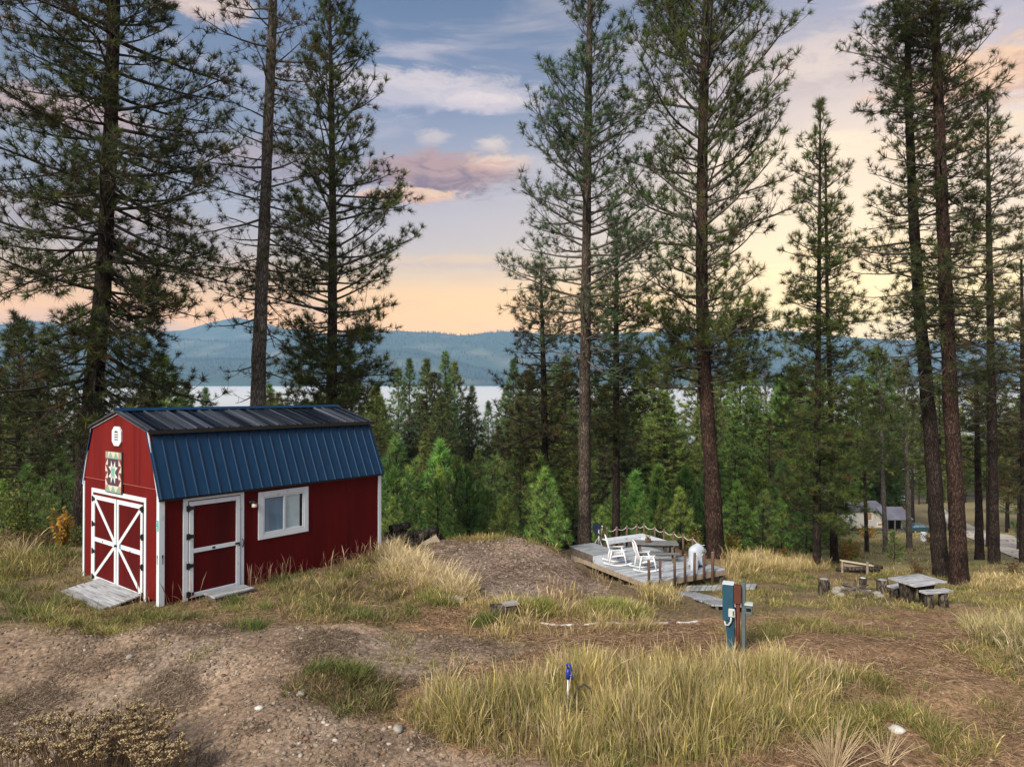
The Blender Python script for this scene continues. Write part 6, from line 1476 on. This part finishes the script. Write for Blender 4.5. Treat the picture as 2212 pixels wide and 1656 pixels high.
def blades(pts, h, w, lean, pal, seed, head=0.0, tuft=None, z0=-.02):
    """pal: list of (weight, foot rgb, tip rgb)"""
    rg = np.random.default_rng(seed); n = len(pts)
    X, Y = pts[:, 0].copy(), pts[:, 1].copy()
    az = rg.uniform(0, PI2, n)
    if tuft:                                    # gather into clumps, blades leaning outward
        nc = max(1, n // tuft[0]); ci = rg.integers(0, n, nc); c_ = rg.integers(0, nc, n)
        rr_ = tuft[1] * np.sqrt(rg.random(n)) * (.6 + .8 * rg.random(nc)[c_]); X = pts[ci[c_], 0] + rr_ * np.cos(az); Y = pts[ci[c_], 1] + rr_ * np.sin(az); hs = (.45 + .9 * rg.random(nc) ** 1.2)[c_]
        palc = rg.random(nc)[c_]
    else: hs = np.ones(n); palc = rg.random(n)
    ok = off_built(X, Y); X, Y, az, hs, palc = X[ok], Y[ok], az[ok], hs[ok], palc[ok]; n = len(X)
    H = h[0] + (h[1] - h[0]) * rg.random(n) ** 1.3; H *= hs
    Z = gsurf(X, Y) + z0
    ln = H * (lean[0] + (lean[1] - lean[0]) * rg.random(n) ** 1.2 + .5 * (rg.random(n) < .10)); az = az + rg.normal(0, .7, n); wd = w * rg.uniform(.6, 1.3, n)
    dv = np.stack([np.cos(az), np.sin(az), np.zeros(n)], -1); wa = rg.uniform(0, PI2, n); wv = np.stack([np.cos(wa), np.sin(wa), np.zeros(n)], -1)
    B = np.stack([X, Y, Z], -1); ts = (0, .4, .75, 1.0); ws = (1, .85, .6, 0)
    hd = rg.random(n) < head
    bk = rg.random(n) < .13
    V = []
    for t_, w_ in zip(ts, ws):
        kb = (bk * max(0, t_ - .45))[:, None]
        c_ = B + kb * (dv * (H * .9)[:, None] - np.array([0, 0, 1.0]) * (H * .95)[:, None]) + dv * (ln * t_ ** 2)[:, None] + np.array([0, 0, 1.0]) * (H * (t_ - .22 * t_ * t_ * (ln / H)))[:, None]
        ww = wd * w_
        if t_ == .75: ww = np.where(hd, wd * 2.1, ww)
        if w_: V += [c_ - wv * ww[:, None] / 2, c_ + wv * ww[:, None] / 2]
        else: V.append(c_)
    V = np.stack(V, 1)
    f = np.array([(0, 1, 3), (0, 3, 2), (2, 3, 5), (2, 5, 4), (4, 5, 6)])
    F = (np.arange(n)[:, None, None] * 7 + f[None]).reshape(-1, 3)
    wt = np.cumsum([p[0] for p in pal]); wt = wt / wt[-1]
    idx = np.minimum(np.searchsorted(wt, np.where(rg.random(n) < .7, palc, rg.random(n))), len(pal) - 1)
    br_ = .62 + .8 * fbm(X, Y, .7, seed + 60, 3)
    c0 = np.array([p[1] for p in pal])[idx]; c1 = np.array([p[2] for p in pal])[idx]; br = rg.uniform(.6, 1.3, (n, 1, 1)) * br_[:, None, None]
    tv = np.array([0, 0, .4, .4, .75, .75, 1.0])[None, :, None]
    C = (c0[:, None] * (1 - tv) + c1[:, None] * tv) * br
    return V.reshape(-1, 3), F, C.reshape(-1, 3)
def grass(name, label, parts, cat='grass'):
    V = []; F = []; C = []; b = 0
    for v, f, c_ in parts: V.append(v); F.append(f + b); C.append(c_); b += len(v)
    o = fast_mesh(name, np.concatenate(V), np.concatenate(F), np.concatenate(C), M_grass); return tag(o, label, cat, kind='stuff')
STRAW = (.60, .46, .17); STRAW2 = (.68, .55, .26); PALE = (.72, .59, .38); TAN = (.44, .31, .16); OLV = (.26, .24, .07); GRN_ = (.085, .125, .030); YGR = (.30, .30, .08); BRN = (.20, .13, .07)
P_tall = [(3, OLV, STRAW), (3, YGR, STRAW2), (2, TAN, PALE), (2, GRN_, YGR), (1.2, BRN, TAN)]
P_field = [(3, GRN_, OLV), (3, OLV, (.38, .34, .10)), (2, OLV, STRAW), (2, BRN, TAN), (1, TAN, STRAW2)]
P_low = [(3, BRN, TAN), (3, GRN_, OLV), (2, (.09, .10, .03), OLV), (1, TAN, STRAW)]
P_dry = [(3, TAN, STRAW2), (3, OLV, STRAW), (2, TAN, PALE), (1, BRN, TAN)]
P_mix = [(3, GRN_, OLV), (3, OLV, YGR), (2, TAN, STRAW), (1, BRN, TAN)]
P_grn = [(4, GRN_, (.13, .18, .045)), (2, (.07, .10, .03), OLV), (1, OLV, YGR)]
P_yg = [(3, GRN_, (.26, .32, .06)), (3, OLV, (.34, .34, .08)), (1, TAN, STRAW)]
A1 = [(850, 1585), (852, 1540), (940, 1512), (1060, 1496), (1160, 1482), (1290, 1464), (1420, 1452), (1560, 1450), (1690, 1456), (1790, 1466), (1836, 1484), (1790, 1524), (1715, 1562), (1690, 1606), (1640, 1680), (1300, 1680), (1130, 1640), (960, 1615)]
A2 = [(905, 1572), (940, 1540), (1060, 1522), (1250, 1500), (1420, 1482), (1600, 1480), (1700, 1488), (1690, 1540), (1610, 1606), (1500, 1650), (1330, 1650), (1150, 1618), (980, 1595)]
grass('dry_grass', 'tall straw coloured grass meadow round the electric pedestal and hydrant', [
    blades(poly_world(A1, 34000, 1, (.8, .42, 6, .05)), (.12, .34), .0052, (.06, .5), P_tall, 1, .15, (20, .13)),
    blades(poly_world(A2, 46000, 2, (.7, .42, 6, .05)), (.20, .58), .0048, (.03, .45), P_tall, 2, .35, (16, .10)),
    blades(poly_world(A1, 12000, 3, (.6, .48, 7, .04)), (.06, .22), .007, (.2, .8), P_grn, 3, 0, (30, .12)),
    blades(poly_world([(1130, 1455), (1300, 1430), (1480, 1420), (1640, 1424), (1760, 1440), (1780, 1456), (1300, 1470), (1080, 1488)], 4200, 4, (.7, .44, 6, .05)), (.14, .36), .005, (.06, .4), P_dry, 4, .4, (10, .12)),
    blades(poly_world([(1690, 1440), (1860, 1452), (2030, 1480), (2160, 1530), (2212, 1590), (2100, 1640), (1900, 1600), (1760, 1660), (1650, 1660), (1700, 1540)], 11000, 5, (.8, .48, 7, .03)), (.06, .26), .006, (.2, .9), P_mix, 5, .1, (18, .14)),
    blades(poly_world([(1640, 1440), (1830, 1450), (1850, 1500), (1720, 1530), (1650, 1500)], 3500, 55, (.7, .45, 6, .05)), (.16, .42), .005, (.05, .4), P_dry, 55, .5, (10, .12))])
A3 = [(-420, 1182), (0, 1186), (172, 1192), (182, 1252), (150, 1290), (140, 1340), (0, 1352), (-420, 1360)]
grass('dry_grass', 'yellow green grass bank beside the shed wall at the photo edge', [
    blades(poly_world(A3, 36000, 6, (1.2, .38, 5, .08), 19.5), (.08, .30), .009, (.2, .9), P_field, 6, .08, (30, .2)), blades(poly_world(A3, 14000, 7, (.8, .44, 5, .1), 19.5), (.08, .25), .011, (.3, .9), P_grn, 7, 0, (26, .16)),
    blades(poly_world([(-300, 1185), (60, 1188), (60, 1215), (-300, 1215)], 3500, 8, None, 19.5), (.4, .75), .009, (.3, .8), P_dry, 8, .2, (20, .25))])
A4 = [(60, 1325), (170, 1285), (300, 1300), (350, 1306), (420, 1292), (520, 1280), (640, 1240), (800, 1196), (880, 1210), (950, 1262), (960, 1300), (900, 1352), (760, 1340), (560, 1362), (330, 1356), (120, 1372)]
A4b = [(330, 1300), (560, 1280), (600, 1300), (560, 1352), (340, 1345)]
grass('green_grass', 'low green and brown grass tufts along the shed foot', [
    blades(poly_world(A4, 30000, 9, (.8, .42, 5, .08)), (.04, .17), .008, (.3, 1.0), P_low, 9, 0, (34, .15)), blades(poly_world(A4, 12000, 10, (.6, .5, 7, .03)), (.06, .24), .009, (.2, .8), P_grn, 10, 0, (40, .13)),
    blades(poly_world([(560, 1290), (700, 1232), (830, 1205), (900, 1250), (850, 1310), (700, 1330)], 10000, 11, (.7, .42, 5, .06)), (.10, .30), .0085, (.2, .8), [(3, BRN, TAN), (2, GRN_, OLV), (2, OLV, STRAW), (2, (.10, .09, .06), (.2, .17, .11))], 11, .1, (26, .14)),
    blades(poly_world([(60, 1330), (300, 1330), (280, 1375), (40, 1378)], 5000, 12, (.8, .45, 6, .05)), (.05, .18), .009, (.4, 1.0), P_mix, 12, 0, (20, .12))])
A5 = [(800, 1185), (850, 1180), (900, 1200), (960, 1240), (1010, 1285), (1010, 1300), (930, 1290), (850, 1240)]
grass('dry_grass', 'pale tall dry grass past the far end of the shed', [blades(poly_world(A5, 12000, 13, (.8, .38, 5, .1)), (.16, .46), .0075, (.25, .8), [(4, TAN, PALE), (3, STRAW, PALE), (1, OLV, STRAW)], 13, .25, (18, .16))])
# reddish stalks against the shed wall
ws = []; rg_ = np.random.default_rng(5)
for u in list(rg_.uniform(.1, 5.3, 110)) + list(rg_.uniform(3.6, 5.3, 60)) + list(rg_.uniform(1.7, 2.6, 40)):
    q = SHM @ Vector((u, -rg_.uniform(.05, .3), 0)); ws.append((q.x, q.y))
for w in rg_.uniform(.0, .9, 26): q = SHM @ Vector((-rg_.uniform(.05, .3), w, 0)); ws.append((q.x, q.y))
grass('dry_stalks', 'thin rose brown dry stalks leaning on the shed siding', [blades(np.array(ws), (.16, .62), .008, (.05, .45), [(3, (.22, .07, .05), (.40, .20, .15)), (2, TAN, PALE)], 14, .6)], 'stalks')
A6 = [(925, 1300), (1010, 1296), (1120, 1312), (1250, 1316), (1370, 1322), (1390, 1336), (1240, 1338), (1100, 1334), (1000, 1322)]
grass('green_grass', 'yellow green grass clumps above the white pipe line', [blades(poly_world(A6, 16000, 15, (.5, .47, 8, .03)), (.10, .30), .008, (.15, .6), P_yg, 15, .05, (60, .15)), blades(poly_world(A6, 8000, 16, (.7, .44, 5, .08)), (.08, .32), .006, (.15, .7), P_dry, 16, .3, (16, .14)),
    blades(poly_world([(1000, 1345), (1090, 1330), (1100, 1352), (1020, 1356)], 1500, 17), (.08, .25), .008, (.2, .8), P_grn, 17, 0, (40, .1))])
A7 = [(1150, 1255), (1340, 1250), (1400, 1290), (1380, 1345), (1240, 1325), (1150, 1305)]
grass('dry_grass', 'thin rust and straw stalks on the mound flank before the deck', [blades(poly_world(A7, 2600, 18, (.7, .5, 8, .02)), (.12, .42), .007, (.1, .5), [(3, (.26, .12, .06), TAN), (2, TAN, PALE), (1, OLV, STRAW)], 18, .4, (12, .16)),
    blades(poly_world([(1370, 1275), (1420, 1280), (1480, 1270), (1470, 1320), (1390, 1335), (1360, 1320)], 4500, 19, (.6, .42, 6, .05)), (.14, .42), .008, (.15, .6), P_dry, 19, .3, (16, .16))])
A8 = [(1395, 1262), (1480, 1236), (1560, 1222), (1600, 1205), (1760, 1205), (1900, 1205), (2060, 1215), (2300, 1205), (2700, 1200), (2700, 1345), (2212, 1325), (2000, 1322), (1800, 1318), (1650, 1316), (1520, 1322), (1420, 1318)]
grass('dry_grass', 'straw and olive field grass round the fire ring and rustic table', [
    blades(poly_world(A8, 88000, 20, (1.4, .38, 5, .08), 36), (.06, .26), .011, (.2, .8), P_field, 20, .1, (30, .22)), blades(poly_world(A8, 40000, 21, (1.3, .47, 6, .05), 36), (.05, .2), .013, (.3, .9), P_grn, 21, 0, (40, .22)),
    blades(poly_world([(1570, 1210), (1650, 1200), (1760, 1208), (1780, 1232), (1640, 1240), (1560, 1262)], 12000, 22, None, 36), (.25, .6), .013, (.1, .5), P_dry, 22, .3, (14, .2)),
    blades(poly_world([(2070, 1225), (2212, 1215), (2500, 1215), (2500, 1285), (2212, 1280), (2090, 1275)], 12000, 23, None, 30), (.12, .36), .013, (.15, .6), P_dry, 23, .3, (16, .22))])
A9 = [(1290, 1150), (1560, 1150), (1560, 1206), (1290, 1185)]
A9 = [(880, 1160), (1240, 1160), (1240, 1205), (1180, 1184), (1000, 1172), (900, 1190)]
grass('dry_grass', 'rust tinted grass fringe along the mound crest', [blades(poly_world(A9, 3800, 24, (.8, .45, 6, .03), 24), (.06, .24), .010, (.2, .8), [(3, (.24, .11, .06), TAN), (3, OLV, STRAW), (1, GRN_, YGR)], 24, .1, (22, .18))])
A10 = [(2050, 1440), (2110, 1352), (2180, 1322), (2330, 1320), (2330, 1450), (2180, 1452), (2110, 1425)]
grass('dry_grass', 'pale grass clump at the photo edge below the rustic table', [blades(poly_world(A10, 14000, 25, (.9, .4, 5, .08)), (.14, .46), .007, (.15, .7), [(3, TAN, PALE), (3, OLV, STRAW), (2, GRN_, (.2, .22, .1))], 25, .2, (24, .15))])
A11 = [(590, 1480), (700, 1448), (850, 1452), (850, 1500), (830, 1560), (740, 1542), (620, 1512)]
grass('green_weeds', 'green weed patch between gravel road and tall grass', [blades(poly_world(A11, 4500, 26, (.6, .5, 7, .02)), (.05, .20), .010, (.3, 1.0), P_grn, 26, 0, (40, .12)), blades(poly_world(A11, 9000, 27, (.6, .40, 6, .04)), (.03, .17), .007, (.3, 1.0), [(3, (.10, .07, .04), BRN), (2, BRN, TAN), (1, GRN_, OLV)], 27, .1, (18, .14))], 'weeds')
A12 = [(1480, 1340), (1800, 1322), (2100, 1330), (2212, 1420), (2212, 1660), (1900, 1660), (1850, 1450), (1600, 1380)]
grass('sparse_grass', 'sparse low olive tufts scattered on the brown pine litter', [blades(poly_world(A12, 9000, 28, (1.2, .52, 8, .01)), (.05, .24), .008, (.3, 1.0), P_mix, 28, .05, (26, .16)), blades(poly_world([(880, 1350), (1100, 1400), (1300, 1370), (1480, 1350), (1200, 1345)], 2500, 29, (.8, .5, 8, .02)), (.08, .35), .006, (.2, .8), P_dry, 29, .3, (12, .14)),
    blades(poly_world([(0, 1362), (900, 1362), (1180, 1398), (830, 1560), (1200, 1660), (0, 1660)], 2600, 30, (.9, .56, 9, .006)), (.03, .13), .008, (.3, 1.0), P_mix, 30, 0, (22, .1))])
A13 = [(1760, 1195), (1790, 1150), (2212, 1140), (2800, 1160), (2800, 1215), (1760, 1212)]
grass('meadow_grass', 'far dry meadow grass between the trunks and the house', [blades(poly_world(A13, 26000, 31, (6, .4, 4, .1), 118), (.12, .32), .05, (.2, .7), [(3, OLV, STRAW), (2, TAN, STRAW2), (2, GRN_, OLV), (1, BRN, TAN)], 31, 0, (20, .7))])
# fallen needles lying flat
def litter(poly, n, seed, clump, pal, L=(.06, .17), w=.006, ymax=22):
    pts = poly_world(poly, n, seed, clump, ymax); rg = np.random.default_rng(seed); n = len(pts); a = rg.uniform(0, PI2, n); l = rg.uniform(*L, n)
    X, Y = pts[:, 0], pts[:, 1]; ok = off_built(X, Y)
    d = np.stack([np.cos(a), np.sin(a), np.zeros(n)], -1); s_ = np.stack([-np.sin(a), np.cos(a), rg.uniform(-.8, .8, n)], -1) * (w * rg.uniform(.6, 1.3, n))[:, None]
    p0 = np.stack([X, Y, np.zeros(n)], -1); p1 = p0 + d * l[:, None]
    p0[:, 2] = gsurf(p0[:, 0], p0[:, 1]) + rg.uniform(.002, .02, n); p1[:, 2] = gsurf(p1[:, 0], p1[:, 1]) + rg.uniform(.002, .035, n)
    V = np.stack([p0 - s_ / 2, p0 + s_ / 2, p1 + s_ / 2, p1 - s_ / 2], 1)[ok]; n = len(V)
    wt = np.array([x[0] for x in pal]); C = np.array([x[1] for x in pal])[rg.choice(len(pal), n, p=wt / wt.sum())] * rg.uniform(.7, 1.3, (n, 1))
    return V.reshape(-1, 3), np.arange(4 * n).reshape(-1, 4), np.repeat(C, 4, 0)
NE = [(4, (.30, .18, .10)), (3, (.40, .27, .16)), (2, (.16, .09, .055)), (1, (.5, .38, .26))]
grass('pine_litter', 'fallen brown pine needles carpeting the bare earth', [
    litter(ZONES['litter'], 90000, 41, (1.1, .36, 4, .12), NE), litter([(x, min(y, 1680)) for x, y in ZONES['road']], 42000, 42, (.9, .48, 6, .04), [(3, (.22, .15, .10)), (2, (.36, .28, .20)), (2, (.12, .085, .06))], (.04, .14), .005),
    litter(ZONES['mound'], 12000, 43, (.9, .4, 5, .1), [(3, (.24, .16, .11)), (2, (.42, .32, .24)), (2, (.12, .08, .06))], (.06, .2), .009), litter(A4, 16000, 44, None, NE)], 'needles')
# gravel: countless small stones
def gravel(poly, n, seed, size, clump):
    pts = poly_world(poly, n, seed, clump, 20); rg = np.random.default_rng(seed); n = len(pts)
    t = (1 + 5 ** .5) / 2; iv = np.array([(-1, t, 0), (1, t, 0), (-1, -t, 0), (1, -t, 0), (0, -1, t), (0, 1, t), (0, -1, -t), (0, 1, -t), (t, 0, -1), (t, 0, 1), (-t, 0, -1), (-t, 0, 1)]) / 1.9
    f = np.array([(0, 11, 5), (0, 5, 1), (0, 1, 7), (0, 7, 10), (0, 10, 11), (1, 5, 9), (5, 11, 4), (11, 10, 2), (10, 7, 6), (7, 1, 8), (3, 9, 4), (3, 4, 2), (3, 2, 6), (3, 6, 8), (3, 8, 9), (4, 9, 5), (2, 4, 11), (6, 2, 10), (8, 6, 7), (9, 8, 1)])
    s_ = size[0] + (size[1] - size[0]) * rg.random(n) ** 4
    V = iv[None] * (1 + rg.uniform(-.25, .25, (n, 12, 1))) * s_[:, None, None] * np.stack([rg.uniform(.8, 1.4, n), rg.uniform(.8, 1.4, n), rg.uniform(.45, .8, n)], -1)[:, None]
    V = V + np.stack([pts[:, 0], pts[:, 1], gsurf(pts[:, 0], pts[:, 1]) + s_ * .12], -1)[:, None]
    C = np.array([(.24, .18, .13), (.32, .25, .19), (.14, .10, .075), (.44, .38, .31), (.24, .14, .095)])[rg.choice(5, n, p=[.35, .25, .25, .06, .09])] * rg.uniform(.8, 1.2, (n, 1))
    return V.reshape(-1, 3), (np.arange(n)[:, None, None] * 12 + f[None]).reshape(-1, 3), np.repeat(C, 12, 0)
M_grav = pm('gravel_stone', (.8, .8, .8), (1, 1, 1), 20, .9, 0, attr=True, spec=.2)
gr_ = [gravel([(x, min(y, 1690)) for x, y in ZONES['road']], 10000, 51, (.005, .034), (.8, .40, 4, .15)), gravel(ZONES['mound'], 11000, 52, (.008, .035), (.8, .4, 4, .15)), gravel(ZONES['litter'], 1400, 53, (.006, .03), (1.2, .5, 6, .02))]
V = []; F = []; C = []; b = 0
for v, f, c_ in gr_: V.append(v); F.append(f + b); C.append(c_); b += len(v)
tag(fast_mesh('gravel', np.concatenate(V), np.concatenate(F), np.concatenate(C), M_grav), 'small grey and tan stones strewn over the dirt road and mound', 'gravel', kind='stuff')

# dried yarrow with flat flower heads, lower corner of the road
def yarrow(label, p, n, rx, ry_, h, seed):
    o = empty('dried_yarrow', p, 0, label, 'dried flowers'); r = random.Random(seed); rg = np.random.default_rng(seed)
    m = MB(); V = []; C = []; hp = []
    for i in range(n):
        a = r.uniform(0, 6.28); q = math.sqrt(r.random()); x, y = q * rx * math.cos(a), q * ry_ * math.sin(a); hh = h * r.uniform(.6, 1.1); z = gs(p.x + x * .8, p.y + y * .8) - p.z
        top = Vector((x + r.uniform(-.05, .05), y + r.uniform(-.05, .05), z + hh)); m.tube([(x * .8, y * .8, z - .03), (x * .9, y * .9, z + hh * .5), top], [.004, .0035, .003], 4, False)
        for k in range(r.randint(8, 17)):
            b = r.uniform(0, 6.28); d = .046 * math.sqrt(r.random()); q_ = top + Vector((d * math.cos(b), d * math.sin(b), r.uniform(-.003, .006) + .006)); m.tube([top - Vector((0, 0, .05)), q_], .002, 3, False); hp.append(q_)
    m.build('stems', pm('yarrow_stem', (.09, .055, .03), (.2, .13, .07), 20, .9), o)
    hp = np.array([tuple(q) for q in hp]); k = len(hp); g = np.arange(7) * PI2 / 7
    s_ = rg.uniform(.006, .0125, k)
    ring = np.stack([np.cos(g), np.sin(g), np.zeros(7)], -1)
    V = np.concatenate([hp[:, None] + ring[None] * s_[:, None, None], (hp + np.stack([np.zeros(k), np.zeros(k), s_ * .55], -1))[:, None], (hp - np.stack([np.zeros(k), np.zeros(k), s_ * .5], -1))[:, None]], 1)
    V = V + rg.normal(0, .0015, V.shape)
    f = np.array([(i, (i + 1) % 7, 7) for i in range(7)] + [((i + 1) % 7, i, 8) for i in range(7)])
    C = np.array([(.54, .42, .23), (.40, .27, .13), (.64, .52, .31), (.28, .16, .08)])[rg.choice(4, k, p=[.4, .25, .2, .15])] * rg.uniform(.75, 1.25, (k, 1))
    fast_mesh('blossoms', V.reshape(-1, 3), (np.arange(k)[:, None, None] * 9 + f[None]).reshape(-1, 3), np.repeat(C, 9, 0), M_grass, o)
yp = P(215, 1640, 7.55); yp.z = gs(yp.x, yp.y); yarrow('large clump of dried tan yarrow in the corner of the gravel road', yp, 300, .80, .50, .50, 71)
yp = P(345, 1690, 7.2); yp.z = gs(yp.x, yp.y); yarrow('smaller dried yarrow clump closer to the gravel middle', yp, 75, .30, .24, .42, 72)
yp = P(30, 1660, 7.4); yp.z = gs(yp.x, yp.y); yarrow('thin dried yarrow sprig cut by the photo edge', yp, 26, .16, .16, .40, 73)
sp = P(420, 1672, 7.4); sp.z = gs(sp.x, sp.y); dk = empty('seed_stalk', sp, 0, 'single dark dock stalk leaning beside the yarrow', 'weed stalk')
m = MB(); m.tube([(0, 0, -.03), (.04, 0, .2), (.10, .01, .40)], [.006, .006, .003], 5); m.build('stem', M_dk_wood, dk)
m = MB()
for i in range(60):
    f_ = ry.uniform(.25, 1); q = Vector((.10 * f_ ** 1.3, 0, .40 * f_)); m.lathe([(0, -.006), (.006, 0), (0, .008)], 5, q + Vector((ry.uniform(-.014, .014), ry.uniform(-.014, .014), 0)))
m.build('seed_heads', pm('dock_seed', (.035, .018, .012), (.08, .04, .025), 20, .9), dk)
# spiky dry bunch grass at the lower edge
bp_ = P(1800, 1690, 7.12); bp_.z = gs(bp_.x, bp_.y)
def bunch(p, n, L, seed, label, spread=1.1):
    rg = np.random.default_rng(seed); m = []; r = random.Random(seed); o = MB()
    for i in range(n):
        a = r.uniform(0, 6.28); e_ = r.gauss(0, .45) * spread; d = Vector((math.sin(e_), r.uniform(-.35, .25), math.cos(e_))).normalized(); l = L * r.uniform(.5, 1.1); b = Vector((r.uniform(-.05, .05), r.uniform(-.05, .05), 0))
        o.tube([b, b + d * l * .5, b + d * l + Vector((d.x * .05, 0, -abs(d.x) * .06 * l))], [.0045, .0035, .0016], 4, False)
    ob = o.build('dry_bunchgrass', pm('dry_stem', (.38, .26, .15), (.58, .47, .30), 3, .8), None); ob.location = p; tag(ob, label, 'bunchgrass')
bunch(bp_, 90, .62, 81, 'spiky fan of straw coloured stems rising from the lower photo edge')
bp2 = P(1915, 1665, 7.3); bp2.z = gs(bp2.x, bp2.y); bunch(bp2, 34, .42, 82, 'thin dry stem fan just beneath the white oblong stone')
